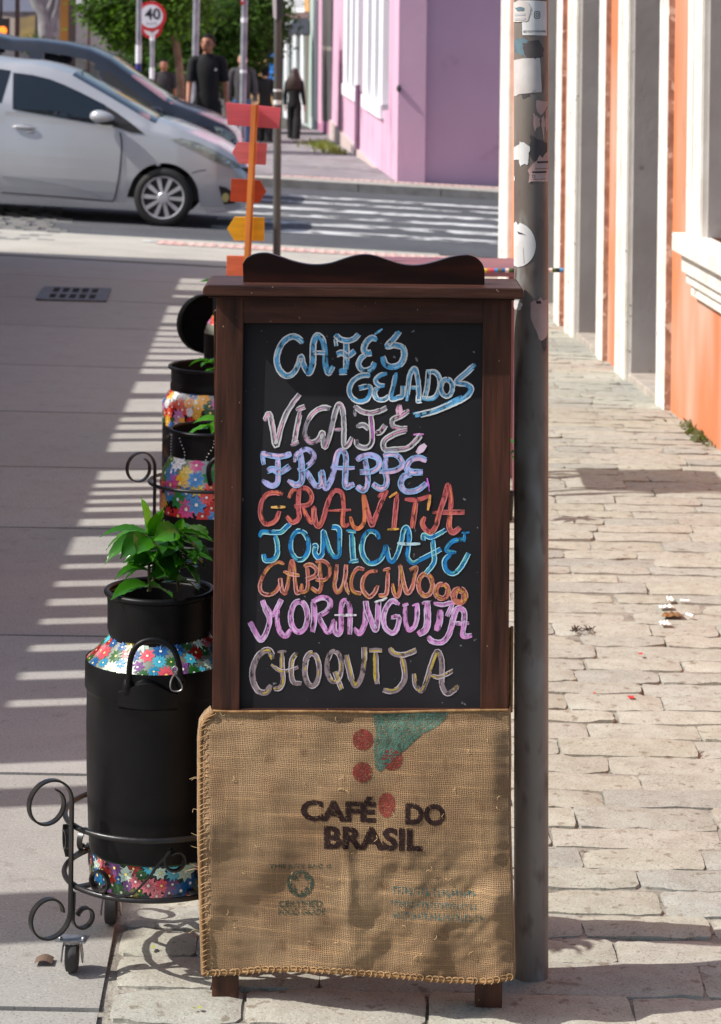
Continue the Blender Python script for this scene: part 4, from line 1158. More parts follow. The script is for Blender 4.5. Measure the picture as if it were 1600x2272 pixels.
s3 = sticker('sticker', [(1196, 344), (1202, 350), (1208, 342), (1215.3, 336), (1215.3, 404), (1204, 403), (1178, 402), (1172, 406), (1174, 388), (1170, 378), (1180, 364), (1190, 356)], PAPER_P, .0009, .8)
for (a, b, y, h) in ((1190, 1215, 358, 4), (1180, 1211, 380, 4), (1186, 1212, 374, 1.2), (1178, 1211, 397, 1)): sticker('sticker_print', [(a, y), (b, y), (b, y + h), (a, y + h)], PRINT, .0014, .4, s3)
frame_mark(rrect(1183, 391, 7, 7, 3.4), rrect(1183, 391, 4.6, 4.6, 2.2), s3, .0014)
mark('8-8-88', (1189, 389, 1210, 394), GREYINK, .0014, s3)
mark('3-0-88', (1190, 366, 1211, 371), GREYINK, .0014, s3)
sticker('torn_paper', [(1141, 392), (1143, 392), (1144, 402), (1142, 403)], PAPER, .0007, .8)
circ = [(1143 + 44.5 * math.cos(R(a)), 544 + 50.5 * math.sin(R(a))) for a in range(-92, 93, 8)]
s4 = sticker('sticker', [(1140.6, 592), (1140.6, 500), (1146, 493), (1150, 500)] + [(x, y) for x, y in circ if x > 1152] + [(1150, 594)], PAPER, .0008, .4)
sticker('sticker_print', [(1148, 514), (1157, 517), (1166, 522), (1158, 520), (1152, 520)], PRINT, .0013, 1.2, s4)
sticker('sticker_print', [(1160, 550), (1161, 550), (1163, 584), (1162, 584)], GREYINK, .0013, .3, s4)
sticker('torn_paper', [(1176, 672), (1184, 666), (1190, 668), (1198, 660), (1206, 668), (1215, 664), (1215.5, 742), (1207, 754), (1200, 757), (1194, 752), (1188, 732), (1180, 716), (1176, 704)], PAPER_P, .0007, 1.6)
sticker('glue_stain', [(1200, 757), (1214, 752), (1212, 776), (1206, 782)], GLUE, .0005, 2)
sticker('glue_stain', [(1187, 668), (1198, 668), (1200, 674), (1190, 674)], M('dark_smudge', rgb(60, 46, 48), .8), .0012, 1.2)
sticker('torn_paper', [(1141, 668), (1152, 668), (1160, 676), (1154, 690), (1148, 682), (1144, 690), (1141, 684)], PAPER, .0007, 1.5)
# ---------------------------------------------------------------- painted milk cans
FLOWER = M('flower_enamel', (1, 1, 1, 1), .3, attr=True, spec=.6, coat=.5)
SILVER_BAND = M('bare_aluminium', rgb(176, 178, 170), .28, var=rgb(150, 160, 140), vscale=20, metal=.6)
DARKBAND = M('band_ground_paint', rgb(34, 66, 34), .35, var=rgb(26, 40, 58), vscale=30, contrast=(.45, .55))
PAL = [rgb(22, 130, 168), rgb(222, 84, 96), rgb(168, 22, 26), rgb(36, 92, 34), rgb(120, 112, 40), rgb(200, 222, 200), rgb(120, 70, 130), rgb(20, 90, 150), rgb(224, 120, 130), rgb(72, 180, 205)]
PAL2 = [rgb(226, 70, 140), rgb(240, 206, 90), rgb(244, 240, 240), rgb(40, 130, 56), rgb(206, 28, 30), rgb(222, 150, 206), rgb(60, 140, 206), rgb(238, 80, 80), rgb(240, 180, 40)]
PAL3 = [rgb(200, 24, 34), rgb(236, 150, 36), rgb(60, 110, 190), rgb(236, 236, 240), rgb(160, 90, 180), rgb(226, 90, 70), rgb(30, 96, 40), rgb(210, 130, 190), rgb(240, 180, 60)]
def band_flowers(mb, c, prof, zs, pal, count, size, rnd, a0, a1, layer0=.0006, rowsh=True):
    """daisies laid on a turned surface; prof is [(r, z)...]"""
    zmin, zmax = zs
    pr_ = sorted([(z, r) for r, z in prof])
    def rad(z): return interp(pr_, z)
    def slope(z): return (rad(z + .002) - rad(z - .002)) / .004
    pts = []
    tries = 0
    while len(pts) < count and tries < count * 40:
        tries += 1
        a, z = rnd.uniform(a0, a1), rnd.uniform(zmin, zmax)
        if all(((a - p[0]) * rad(z)) ** 2 + ((z - p[1]) * 1.3) ** 2 > (size * 1.25) ** 2 for p in pts): pts.append((a, z))
    for i, (a, z) in enumerate(pts):
        s = size * rnd.uniform(.8, 1.3)
        n = rnd.choice((7, 8, 9, 10, 12))
        ph = rnd.random() * 6.28
        colr = rnd.choice(pal)
        kk = rnd.uniform(.85, 1.1)
        sl = slope(z); ln = math.hypot(1, sl)
        lay = layer0 + .00012 * (i % 9)
        def on(du, dv, ex=0.0):
            zz_ = max(zmin - .002, min(zmax + .002, z + dv / ln))
            rr = rad(zz_) + lay + ex
            aa = a + du / max(rr, .01)
            return (c[0] + rr * math.cos(aa), c[1] + rr * math.sin(aa), c[2] + zz_)
        ring = []
        for k in range(n * 2):
            r_ = s * (1.0 if k % 2 == 0 else .62)
            q = ph + math.pi * k / n
            ring.append(on(r_ * math.cos(q), r_ * math.sin(q)))
        mb.col = tuple(x * kk for x in colr[:3]) + (1,)
        mb.add([on(0, 0)] + ring, [(0, 1 + k, 1 + (k + 1) % (2 * n)) for k in range(2 * n)])
        # darker petal lines and a light eye
        mb.col = tuple(x * .45 for x in colr[:3]) + (1,)
        for k in range(n):
            q = ph + 2 * math.pi * k / n
            mb.add([on(.2 * s * math.cos(q - .16), .2 * s * math.sin(q - .16), .00012), on(.72 * s * math.cos(q), .72 * s * math.sin(q), .00012), on(.2 * s * math.cos(q + .16), .2 * s * math.sin(q + .16), .00012)], [(0, 1, 2)])
        mb.col = rnd.choice((rgb(244, 240, 220), rgb(250, 220, 120), rgb(240, 244, 250)))
        e = [on(.16 * s * math.cos(k * 1.047), .16 * s * math.sin(k * 1.047), .00024) for k in range(6)]
        mb.add(e, [tuple(range(6))])
def zpx(py, D, px=400): return CAMZ + ray(px, py)[1] * D
def xpx(px, D, py=1500): return ray(px, py)[0] * D

SOIL = M('potting_soil', rgb(92, 84, 76), .95, var=rgb(52, 46, 42), vscale=60, bump=.9, bscale=120, bdist=.006)
# front can
DC = 4.17
k_ = DC / F
cx = xpx(351, DC, 1600)
can_c = Vector((cx, DC, 0))
zr, zn, zs1, zs2, zrb, zb1, zb0 = [zpx(v, DC) for v in (1303, 1404, 1408, 1462, 1522, 1872, 1945)]
r_rim, r_neck, r_sh, r_body = 122 * k_, 115 * k_, 163 * k_, 160 * k_
can = thing('milk_can', 'tall black milk can with teal and coral painted flowers, nearest, holding the coffee seedlings', 'milk can', (cx, DC, zb0), group='painted milk cans')
m = MB()
m.lathe([(r_sh - .001, zs2 + .004), (r_sh, zs2 - .004), (r_sh, zrb + .004), (r_sh - .002, zrb), (r_body - .0012, zrb - .003), (r_body - .001, zpx(1600, DC)), (157 * k_, zpx(1700, DC)), (152 * k_, zpx(1830, DC)), (149 * k_, zb1)], 72, can_c)
m.build('body', BLACK_PAINT, can, smooth=50)
m = MB()
m.lathe([(110 * k_, zn - .004), (r_neck - .003, zn), (r_neck, zn + .01), (r_neck, zr - .03), (r_neck + .001, zr - .012)], 72, can_c)
m.lathe([(r_neck - .004, zr - .012), (r_neck - .004, zr - .08)], 72, can_c)
m.build('neck', BLACK_PAINT, can, smooth=50)
m = MB(); m.tube([(cx + (r_rim - .004) * math.cos(6.2832 * q / 64), DC + (r_rim - .004) * math.sin(6.2832 * q / 64), zr - .006) for q in range(64)], .0052, 10, closed=True)
m.lathe([(r_neck - .004, zr - .014), (r_rim - .006, zr - .008)], 64, can_c)
m.build('rim', BLACK_PAINT, can, smooth=60)
prof_sh = [(109 * k_, zn), (109.5 * k_, zs1 - .001), (135 * k_, zs1 - (zs1 - zs2) * .52), (r_sh - .004, zs2 + .003), (r_sh - .002, zs2 - .001)]
m = MB(); m.lathe(prof_sh, 72, can_c); band = m.build('shoulder_band', SILVER_BAND, can, smooth=60)
rnd = random.Random(17)
m = MB(); band_flowers(m, can_c, prof_sh, (zs2 + .002, zn), PAL, 120, .0130, rnd, -math.pi, math.pi)
m.build('painted_flowers', FLOWER, band, origin=(cx, DC, zb0), recalc=False)
prof_b = [(149 * k_, zb1), (147 * k_, zb1 - .006), (146 * k_, zb0 + .004), (142 * k_, zb0)]
m = MB(); m.lathe(prof_b + [(.001, zb0)], 72, can_c); band = m.build('base_band', DARKBAND, can, smooth=60)
m = MB(); band_flowers(m, can_c, prof_b, (zb0 + .003, zb1 - .004), PAL, 150, .0140, rnd, -math.pi, math.pi)
m.build('painted_flowers', FLOWER, band, origin=(cx, DC, zb0), recalc=False)
# arched handles on cast lugs
def can_handle(front):
    m = MB()
    f = (lambda v: v) if front else (lambda v: Vector((2 * cx - v.x + .0, 2 * DC - v.y, v.z)))
    d0 = DC - r_sh
    arch = spline([P(283, 1532, d0 + .010), P(286, 1500, d0 - .004), P(290, 1462, d0 - .010), P(303, 1434, d0 - .011), P(328, 1421, d0 - .011), P(358, 1423, d0 - .011), P(384, 1440, d0 - .010), P(396, 1470, d0 - .008), P(400, 1500, d0 - .002), P(402, 1522, d0 + .010)], 5)
    m.tube([f(p) for p in arch], [.0064] + [.0049] * (len(arch) - 2) + [.0062], 10)
    m.ball(f(P(284, 1524, d0 + .008)), (.010, .012, .017), 10, 8)
    m.ball(f(P(402, 1512, d0 + .010)), (.009, .011, .014), 10, 8)
    h = m.build('handle', BLACK_PAINT, can, smooth=60)
    m = MB()
    pts = []
    for k in range(17):
        a = -math.pi / 2 + (k / 8 - 1) * .40 + (-.07 if front else math.pi - .07)
        pts.append((a, .5 + .5 * math.cos((k / 8 - 1) * math.pi * .9)))
    vs, fs = [], []
    for a, e in pts:
        for (rr, zz_) in ((r_sh - .004, zrb - .010), (r_sh + .004 + .006 * e, zrb - .004), (r_sh + .004 + .007 * e, zrb + .018 + .020 * e), (r_sh - .004, zrb + .022 + .024 * e)):
            vs.append((cx + rr * math.cos(a), DC + rr * math.sin(a), zz_))
    for i in range(len(pts) - 1):
        for q in range(3): fs.append((i * 4 + q, i * 4 + q + 1, i * 4 + q + 5, i * 4 + q + 4))
    m.add(vs, fs); m.build('lug_plate', BLACK_PAINT, can, smooth=50)
    return h
h1 = can_handle(True); can_handle(False)
d0 = DC - r_sh
m = MB(); m.tube(spline([P(388, 1478, d0 - .016), P(383, 1484, d0 - .017), P(386, 1494, d0 - .017), P(396, 1506, d0 - .017), P(404, 1522, d0 - .014), P(402, 1531, d0 - .014), P(391, 1534, d0 - .014), P(380, 1530, d0 - .014), P(378, 1518, d0 - .015), P(382, 1504, d0 - .016), P(390, 1494, d0 - .019), P(394, 1484, d0 - .018), P(389, 1477, d0 - .016)], 5), .0015, 6)
m.build('wire_hook', CHROME, h1, smooth=60, origin=(cx, DC, zb0))
m = MB()
m.sheet(lambda u, v: (cx + (r_neck - .004) * u * math.cos(6.2832 * v), DC + (r_neck - .004) * u * math.sin(6.2832 * v), zr - .042 + .006 * vnoise(u * 5 * math.cos(6.28 * v), u * 5 * math.sin(6.28 * v))), 10, 40)
m.build('soil', SOIL, can)

# ---- other cans: same kind, different proportions
def milk_can(label, px, D, r, zrim, zneck, zsh, zflo, pal, count, size, seed, lip=None, rn=None):
    X = xpx(px, D, 900); zg = gz(X, D)
    c = Vector((X, D, 0)); rn = rn or r * .78
    t = thing('milk_can', label, 'milk can', (X, D, zg), group='painted milk cans')
    m = MB(); m.lathe([(r, zsh), (r, zsh - .2), (r * .96, zg + .07), (r * .93, zg + .055), (r * .93, zg + .004), (.001, zg + .004)], 56, c); body = m.build('body', BLACK_PAINT, t, smooth=50)
    pn = [(rn * 1.06, zrim), (rn, zrim - .014)] + (lip(rn) if lip else []) + [(rn, zneck)]
    m = MB(); m.lathe(pn, 56, c); m.lathe([(rn * .93, zrim - .002), (rn * .93, zrim - .1)], 56, c); m.build('neck', BLACK_PAINT, t, smooth=45)
    m = MB(); m.tube([(X + rn * 1.03 * math.cos(6.2832 * q / 56), D + rn * 1.03 * math.sin(6.2832 * q / 56), zrim - .004) for q in range(56)], .0055, 8, closed=True)
    m.build('rim', BLACK_PAINT, t, smooth=60)
    prof = [(rn + .001, zneck + .003), (rn + .002, zneck), (rn + (r - rn) * .62, zneck - (zneck - zsh) * .45), (r - .001, zsh + .004), (r, zsh)]
    m = MB(); m.lathe(prof, 56, c); band = m.build('shoulder_band', SILVER_BAND, t, smooth=60)
    full = prof + [(r + .0002, zsh - .001), (r + .0002, zflo - .02)]
    rnd = random.Random(seed)
    m = MB(); band_flowers(m, c, full, (zflo, zneck + .002), pal, count, size, rnd, -math.pi - .6, .5)
    m.build('painted_flowers', FLOWER, band, origin=(X, D, zg), recalc=False)
    m = MB(); m.sheet(lambda u, v: (X + rn * .93 * u * math.cos(6.2832 * v), D + rn * .93 * u * math.sin(6.2832 * v), zrim - .05), 3, 32); m.build('soil', SOIL, t)
    return t, c
D2 = 6.2
can2, c2 = milk_can('black milk can with big pink and yellow petal flowers, directly behind the nearest can', 470, D2, 112 * D2 / F, zpx(948, D2), zpx(1010, D2), zpx(1062, D2), zpx(1128, D2), PAL2, 105, .0245, 3, rn=88 * D2 / F)
m = MB()
rnd = random.Random(9)
for k in range(11):           # dotted vines painted above and below the flowers
    a = -math.pi + rnd.random() * math.pi * 1.1; up = rnd.random() < .5
    m.col = rgb(236, 236, 232)
    for q in range(7):
        if up: rr, zz_ = 88 * D2 / F + .0012, zpx(1005, D2) + .008 * q
        else: rr, zz_ = 112 * D2 / F + .0012, zpx(1128, D2) - .009 * q
        aa = a + .10 * math.sin(q * .55 + a * 5)
        m.ball((c2.x + rr * math.cos(aa), c2.y + rr * math.sin(aa), zz_), .0016, 5, 4)
m.build('painted_vines', FLOWER, can2)
m = MB()
d2 = D2 - 112 * D2 / F
m.tube(spline([P(467, 1075, d2), P(463, 1050, d2 - .01), P(466, 1032, d2 - .012), P(480, 1018, d2 - .012), P(505, 1012, d2 - .012), P(530, 1018, d2 - .012), P(545, 1040, d2 - .01), P(548, 1075, d2)], 5), .0065, 8)
m.build('handle', BLACK_PAINT, can2, smooth=60)
D3 = 7.5
lip3 = lambda r: [(r * 1.0, zpx(838, D3)), (r * .985, zpx(843, D3)), (r * 1.015, zpx(850, D3)), (r * 1.015, zpx(860, D3))]
can3, c3 = milk_can('wide black milk can with small red and blue flowers and a grooved neck, third along', 484, D3, 123 * D3 / F, zpx(809, D3), zpx(864, D3), zpx(890, D3), zpx(936, D3), PAL3, 130, .0205, 5, lip3, rn=105 * D3 / F)
m = MB(); d3 = D3 - .02; p = P(377, 972, d3)
m.tube([p, p + Vector((.05, 0, .002))], .012, 12); m.ball(p, (.008, .017, .017), 10, 8); m.build('handle', BLACK_PAINT, can3, smooth=60)
D4 = 9.0
can4, c4 = milk_can('farthest black milk can, mostly behind the menu board, with its round lid hanging open', 520, D4, 69 * D4 / F, zpx(640, D4), zpx(700, D4), zpx(736, D4), zpx(715, D4), PAL3, 40, .016, 8, rn=50 * D4 / F)
# its lid, hung open on the left side and facing the street
lc = P(463, 719, 9.24); ln = Vector((.40, -.915, .06)).normalized()
rot = ln.to_track_quat('Z', 'Y').to_matrix()
m = MB(); rl = 66 * 9.24 / F
prof = [(.001, -.012), (rl * .93, -.012), (rl * .955, -.004), (rl * .965, .008), (rl, .009), (rl * 1.0, .0), (rl * .985, -.05), (rl * .9, -.056), (.001, -.056)]
mm_ = MB(); mm_.lathe(prof, 56)
m.add([rot @ Vector(v) + lc for v in mm_.v], mm_.f)
hp = P(500, 690, 8.9)
m.tube([lc + Vector((.05, .05, .02)), Vector((c4.x - .04, c4.y - .02, lc.z + .03))], .008, 8)
m.build('lid', M('matte_black', (.003, .003, .003, 1), .8, spec=.08), can4, smooth=40)

# ---------------------------------------------------------------- wrought iron plant stands
def spiral(c, r0, r1, a0, turns, n=30):
    """2-D spiral in (radial, z): angles in degrees"""
    return [(c[0] + (r0 + (r1 - r0) * k / n) * math.cos(R(a0 + 360 * turns * k / n)), c[1] + (r0 + (r1 - r0) * k / n) * math.sin(R(a0 + 360 * turns * k / n))) for k in range(n + 1)]
def stand(label, X, D, Rr, ring_z, z_top, zbase, bars, seed):
    t = thing('plant_stand', label, 'plant stand', (X, D, zbase), group='iron stands under the milk cans')
    cyl = lambda a, r, z: Vector((X + r * math.cos(a), D + r * math.sin(a), z))
    for z in ring_z:
        m = MB(); m.tube([cyl(6.2832 * q / 72, Rr, z) for q in range(72)], .0048, 8, closed=True); m.build('ring', IRON, t, smooth=60)
    m = MB()
    for a in (R(34), R(124)):
        m.bar([cyl(a, Rr * (1 - 2 * k / 6), ring_z[-1] - .004) for k in range(7)], Vector((-math.sin(a), math.cos(a), 0)), .012, .005)
    m.build('cross_bar', IRON, t)
    for ang in ((214, 328, 34, 124) if bars else (214, 304, 34, 124)):
        a = R(ang); tang = Vector((-math.sin(a), math.cos(a), 0))
        zw = zbase + .062
        zl = zw + .038
        rb = Rr + .007
        m = MB()
        # top scroll, upright, bottom scroll outward
        top = spiral((rb + .041, z_top - .02), .041, .041, 180, -.02, 2)
        up_ = spiral((rb + .043, z_top - .012), .043, .026, 180, -1.16, 44)
        lowr = spiral((rb + .040, zl), .040, .026, 180, .98, 40)
        path = list(reversed(lowr)) + [(rb, zl + .02), (rb, (zl + z_top) / 2), (rb, z_top - .03)] + up_
        # reverse the lower one so the bar is continuous
        m.bar([cyl(a, r, z) for r, z in path], tang, .0115, .0034)
        m.build('scroll_leg', IRON, t, smooth=50)
        m = MB()
        inn = spiral((rb - .022, zl - .012), .021, .012, 0, -.95, 28)
        m.bar([cyl(a, rb - .001 - .004, ring_z[-1] - .01), cyl(a, rb - .005, zl + .02)] + [cyl(a, r - .003, z) for r, z in inn], tang, .0115, .0034)
        m.build('inner_scroll', IRON, t, smooth=50)
        # caster: plate, fork and wheel
        pl = cyl(a, rb - .004, zw - .007)
        m = MB()
        m.box(pl, (.052, .030, .003), Matrix.Rotation(R(-8), 3, 'Z'))
        m.tube([pl - Vector((0, 0, .001)), pl - Vector((0, 0, .011))], .013, 14)
        for sx in (-1, 1):
            m.prism([pl + Vector((sx * .0135, -.011, -.009)), pl + Vector((sx * .0135, .011, -.009)), pl + Vector((sx * .0165, .010, -.030)), pl + Vector((sx * .0165, .002, -.041)), pl + Vector((sx * .0165, -.008, -.034))], (sx * .0022, 0, 0))
        for bx in (-.019, .019):
            m.ball(pl + Vector((bx, -.006, .003)), (.004, .004, .003), 8, 5)
        ca_ = m.build('caster', CHROME, t, bevel=.0006)
        wc = Vector((pl.x, pl.y, zbase + .0265))
        m = MB(); m.lathe([(.001, -.0105), (.0195, -.0105), (.0245, -.0085), (.0262, 0), (.0245, .0085), (.0195, .0105), (.001, .0105)], 28, wc, 'x'); m.build('wheel', RUBBER, ca_, smooth=40, origin=(X, D, zbase))
    # S scrolls between the legs
    for q in range(4 if bars else 0):
        a0 = R(214 + 90 * q)
        zl_, zu = ring_z[-1], ring_z[0]
        g = (zu - zl_)
        def cv(s, z): return cyl(a0 + s / Rr, Rr - .001, z)
        lo = spiral((.062, zl_ + g * .22), .020, .013, -60, 1.1, 26)
        hi = spiral((.196, zu - g * .34), .021, .012, 110, 1.05, 26)
        mid = [(.100, zl_ + g * .02), (.128, zl_ + g * .12), (.155, zl_ + g * .42)]
        pth = list(reversed(lo)) + mid + [(.168, zl_ + g * .62)] + hi
        nn = []
        P3 = [cv(s, z) for s, z in pth]
        m = MB()
        m.bar(P3, [Vector((p.x - X, p.y - D, 0)).normalized() for p in P3], .010, .0032)
        m.build('s_scroll', IRON, t, smooth=50)
    return t
stand1 = stand('black wrought iron plant stand on casters under the nearest milk can', cx, DC, 203 * DC / F, (zpx(1800, DC), zpx(1928, DC)), zpx(1762, DC - .09), gz(cx, DC - .1) + .001, True, 1)
stand2 = stand('taller black iron scroll stand around the second milk can', c2.x, D2, 136 * D2 / F, (zpx(1066, D2), zpx(1190, D2), gz(c2.x, D2) + .075), zpx(1012, D2), gz(c2.x, D2) + .001, False, 2)
m = MB()
for a in (R(160), R(200), R(240)):
    rr = 136 * D2 / F
    cyl = lambda a, r, z: Vector((c2.x + r * math.cos(a), D2 + r * math.sin(a), z))
    sp_ = spiral((0, zpx(1222, D2)), .024, .014, 90, -1.2, 26)
    m.bar([cyl(a, rr + .02 + r, z) for r, z in sp_], Vector((-math.sin(a), math.cos(a), 0)), .011, .0034)
m.build('side_scroll', IRON, stand2, smooth=50)

# ---------------------------------------------------------------- plants in the cans
def leaf_vein(nt, col, mix, nr, tc): return col
LEAF = M('coffee_leaf', rgb(58, 112, 36), .27, var=(.7, .75, .75, 1), vscale=20, spec=.55, attr=True, sub=.3, bump=.2, bscale=40, bdist=.002)
STEM = M('plant_stem', rgb(86, 84, 50), .7, var=rgb(70, 62, 44), vscale=30)
def leaf(mb, base, dirv, L, W, droop, roll, col, rnd, vein=True):
    d = Vector(dirv).normalized()
    side = d.cross(Vector((0, 0, 1)))
    side = side.normalized() if side.length > .05 else Vector((1, 0, 0))
    up = side.cross(d)
    side = side * math.cos(roll) + up * math.sin(roll); up = side.cross(d)
    N, K = 14, 6
    pts = []
    p = Vector(base); dd = d.copy()
    vs = []
    for i in range(N + 1):
        t = i / N
        wd = W * (math.sin(math.pi * min(1, t * 1.02) ** .82) ** .85 if 0 < t < .985 else .02) * (1 if t < .8 else 1 - (t - .8) * 1.5)
        wd = max(wd, .0007)
        for k in range(-K // 2, K // 2 + 1):
            s = 2 * k / K
            rip = .06 * W * math.sin(t * 34 + abs(s) * 5) * abs(s) if vein else 0
            vs.append(p + side * (s * wd) + up * (.32 * wd * abs(s) ** 1.3 + rip + .05 * W * vnoise(t * 4, s * 2, L * 50)))
        p = p + dd * (L / N)
        dd = (dd + Vector((0, 0, -droop / N))).normalized()
        up = side.cross(dd)
    w = K + 1
    mb.col = col
    mb.add(vs, [(i * w + k, i * w + k + 1, (i + 1) * w + k + 1, (i + 1) * w + k) for i in range(N) for k in range(K)])
def plant(label, name, c, stems, leaves, seed):
    rnd = random.Random(seed)
    t = thing(name, label, 'plant', c, group='plants growing in the milk cans')
    m = MB()
    for st in stems: m.tube(spline(st, 6), [.0034 - .0018 * k / (6 * (len(st) - 1)) for k in range(6 * (len(st) - 1) + 1)], 7)
    m.build('stem', STEM, t, smooth=60)
    m = MB()
    for (b, d, L, W, dr, ro, cl) in leaves: leaf(m, b, d, L, W, dr, ro, cl, rnd)
    m.build('foliage', LEAF, t, smooth=75)
    return t
g1, g2, g3 = (1.0, 1.08, .6, 1), (.64, .72, .55, 1), (1.75, 1.7, .75, 1)
Dp = DC - .01
sa1 = [P(332, 1312, Dp - .01), P(331, 1270, Dp - .01), P(330, 1230, Dp), P(327, 1190, Dp)]
sb1 = [P(396, 1312, Dp + .01), P(394, 1265, Dp + .01), P(395, 1220, Dp), P(398, 1180, Dp)]
sc1 = [P(330, 1312, Dp + .03), P(346, 1270, Dp + .03), P(352, 1240, Dp + .03)]
def lv(px, py, tx, ty, W, dr, ro, cl, dz=0.0, depth=-.02):
    b = P(px, py, Dp + dz); e = P(tx, ty, Dp + dz + depth)
    return (b, (e - b), (e - b).length * (1 + .16 * dr), 1.45 * W * Dp / F, dr, R(ro), cl)
L1 = [lv(327, 1186, 312, 1102, 19, -.1, 62, g3, -.005, -.015), lv(327, 1188, 362, 1128, 9, .1, 55, g3), lv(326, 1182, 238, 1152, 12, .9, 12, g1), lv(325, 1182, 240, 1168, 15, 1.3, 8, g1, .02, .01),
      lv(326, 1188, 236, 1200, 14, 1.0, 25, g1, -.01, -.05), lv(328, 1190, 268, 1212, 17, .7, 35, g2, -.02, -.05), lv(330, 1192, 305, 1206, 19, .6, 28, g1, -.03, -.06), lv(332, 1190, 360, 1205, 18, .7, 22, g2, -.03, -.05), lv(330, 1186, 392, 1175, 17, .9, 10, g2, .03, .04),
      lv(396, 1182, 345, 1178, 20, .6, 40, g3, -.02, -.04), lv(397, 1180, 458, 1160, 22, 1.0, 14, g2, .02, .03), lv(397, 1176, 452, 1150, 17, 1.1, 5, g2, .04, .04), lv(398, 1184, 440, 1195, 20, .9, 30, g2, -.02, -.05), lv(397, 1200, 462, 1205, 15, .8, 12, g1, -.02, -.03),
      lv(396, 1205, 350, 1220, 16, .7, 24, g2, -.01, -.04), lv(395, 1225, 455, 1232, 17, .9, 20, g2), lv(395, 1235, 345, 1262, 18, .6, 40, g2, -.01, -.05), lv(394, 1245, 440, 1268, 17, .7, 34, g2, -.02, -.05), lv(331, 1240, 372, 1262, 19, .5, 42, g1, -.03, -.05),
      lv(331, 1268, 272, 1240, 12, 1.3, 15, g1, -.02, -.03), lv(331, 1300, 256, 1288, 15, .9, 20, g1, -.01, -.05), lv(332, 1302, 378, 1300, 15, .6, 34, g1, -.03, -.05), lv(395, 1290, 436, 1285, 18, .7, 30, g2, -.01, -.04), lv(395, 1288, 360, 1280, 14, .6, 25, g2, .02, .02),
      lv(352, 1242, 380, 1225, 15, .8, 15, g1, .03, .03), lv(352, 1245, 318, 1240, 15, .8, 15, g2, .03, .03), lv(396, 1215, 425, 1218, 17, .6, 40, g2, -.04, -.05), lv(330, 1215, 300, 1228, 13, .7, 20, g2, .02, .02), lv(398, 1180, 405, 1150, 10, .2, 50, g1, .0, .0)]
rnd = random.Random(77)
for k in range(42):
    bx_, by_ = rnd.choice(((330, 1190), (331, 1235), (396, 1190), (395, 1235), (394, 1265), (352, 1242)))
    a = rnd.uniform(0, 6.28); cl = rnd.choice((g1, g2, g2, (.8, .85, .6, 1), (1.35, 1.4, .7, 1)))
    L1.append((P(bx_ + rnd.uniform(-3, 3), by_ + rnd.uniform(-12, 12), Dp), Vector((math.cos(a), math.sin(a), rnd.uniform(-.1, .55))), rnd.uniform(.042, .072), rnd.uniform(.012, .018), rnd.uniform(.5, 1.3), R(rnd.uniform(-10, 45)), cl))
plant('bushy coffee seedlings with glossy green leaves growing in the nearest milk can', 'coffee_seedling', (cx, DC, zr - .04), [sa1, sb1, sc1], L1, 31)
def tuft(label, c, tops, seed, cl):
    rnd = random.Random(seed); ls = []; st = []
    for (px, py, D, n) in tops:
        b = Vector((c[0] + rnd.gauss(0, .02), c[1], c[2])); e = P(px, py + 6, D)
        st.append([b, (b + e) / 2 + Vector((rnd.gauss(0, .01), 0, 0)), e])
        for k in range(n):
            a = 6.28 * k / n + rnd.uniform(-.3, .3)
            ls.append((e - Vector((0, 0, .004 * (k % 3))), Vector((math.cos(a), math.sin(a), rnd.uniform(-.1, .5))), rnd.uniform(.05, .085), rnd.uniform(.012, .017), rnd.uniform(.5, 1.2), R(rnd.uniform(-20, 30)), cl))
    return plant(label, 'leafy_plant', c, st, ls, seed)
tuft('small yellow green leaf tuft in the second milk can with pink flowers', (c2.x, D2, zpx(985, D2)), [(462, 938, D2 - .02, 5), (490, 930, D2, 6)], 3, g3)
tuft('bright green leaves rising from the wide third milk can', (c3.x, D3, zpx(840, D3)), [(470, 796, D3, 6), (500, 790, D3 + .02, 7), (482, 812, D3 - .03, 5)], 4, g1)
tuft('green leaves showing above the left end of the board cap, in the farthest can', (c4.x, D4, zpx(670, D4)), [(489, 622, D4 - .02, 6), (512, 618, D4, 7), (540, 628, D4 + .02, 5)], 6, g1)
# a plant low behind the pole
o = tuft('small bright green plant low beside the pole, behind the menu board', (P(1112, 1040, 8.0).x, 8.0, gz(P(1112, 1040, 8.0).x, 8.0) + .07), [(1126, 975, 8.0, 7), (1132, 1000, 7.98, 6)], 12, g1)
del o['group']
# it needs a pot to stand in
POTC = P(1108, 1050, 8.0)
pt = thing('plant_pot', 'dark round plant pot hidden behind the menu board beside the pole', 'plant pot', (POTC.x, 8.0, gz(POTC.x, 8.0)))
zg_ = gz(POTC.x, 8.0)
m = MB(); m.lathe([(.001, .003), (.045, .003), (.05, .08), (.054, .083), (.054, .09), (.049, .09), (.047, .075), (.001, .075)], 32, (POTC.x, 8.0, zg_)); m.build('pot', BLACK_PAINT, pt, smooth=40)

# ---------------------------------------------------------------- arrow signpost
DA = 8.6
OCHRE = M('post_varnish', rgb(196, 116, 44), .55, var=rgb(160, 88, 32), vscale=8, stretch=(4, 4, .5))
def board_paint(n, c): return M('arrow_paint_' + n, rgb(*c), .6, var=rgb(*[int(x * .9) for x in c]), vscale=10, stretch=(.6, 4, 4), bump=.1, bscale=40, bdist=.002)
pb0 = P(548, 600, DA); pt0 = P(565.5, 234, DA)
dirp = (pt0 - pb0).normalized()
pbase = pb0 + dirp * ((gz(pb0.x, DA) - .01 - pb0.z) / dirp.z)
ap = thing('arrow_signpost', 'leaning orange wooden post with five blank pink, red, yellow and coral arrow boards', 'signpost', pbase)
m = MB(); q = .0135
ux = Vector((1, .0, 0)); uy = Vector((0, 1, 0))
qa = [Vector((math.cos(R(a)), math.sin(R(a)), 0)) * q for a in (20, 110, 200, 290)]
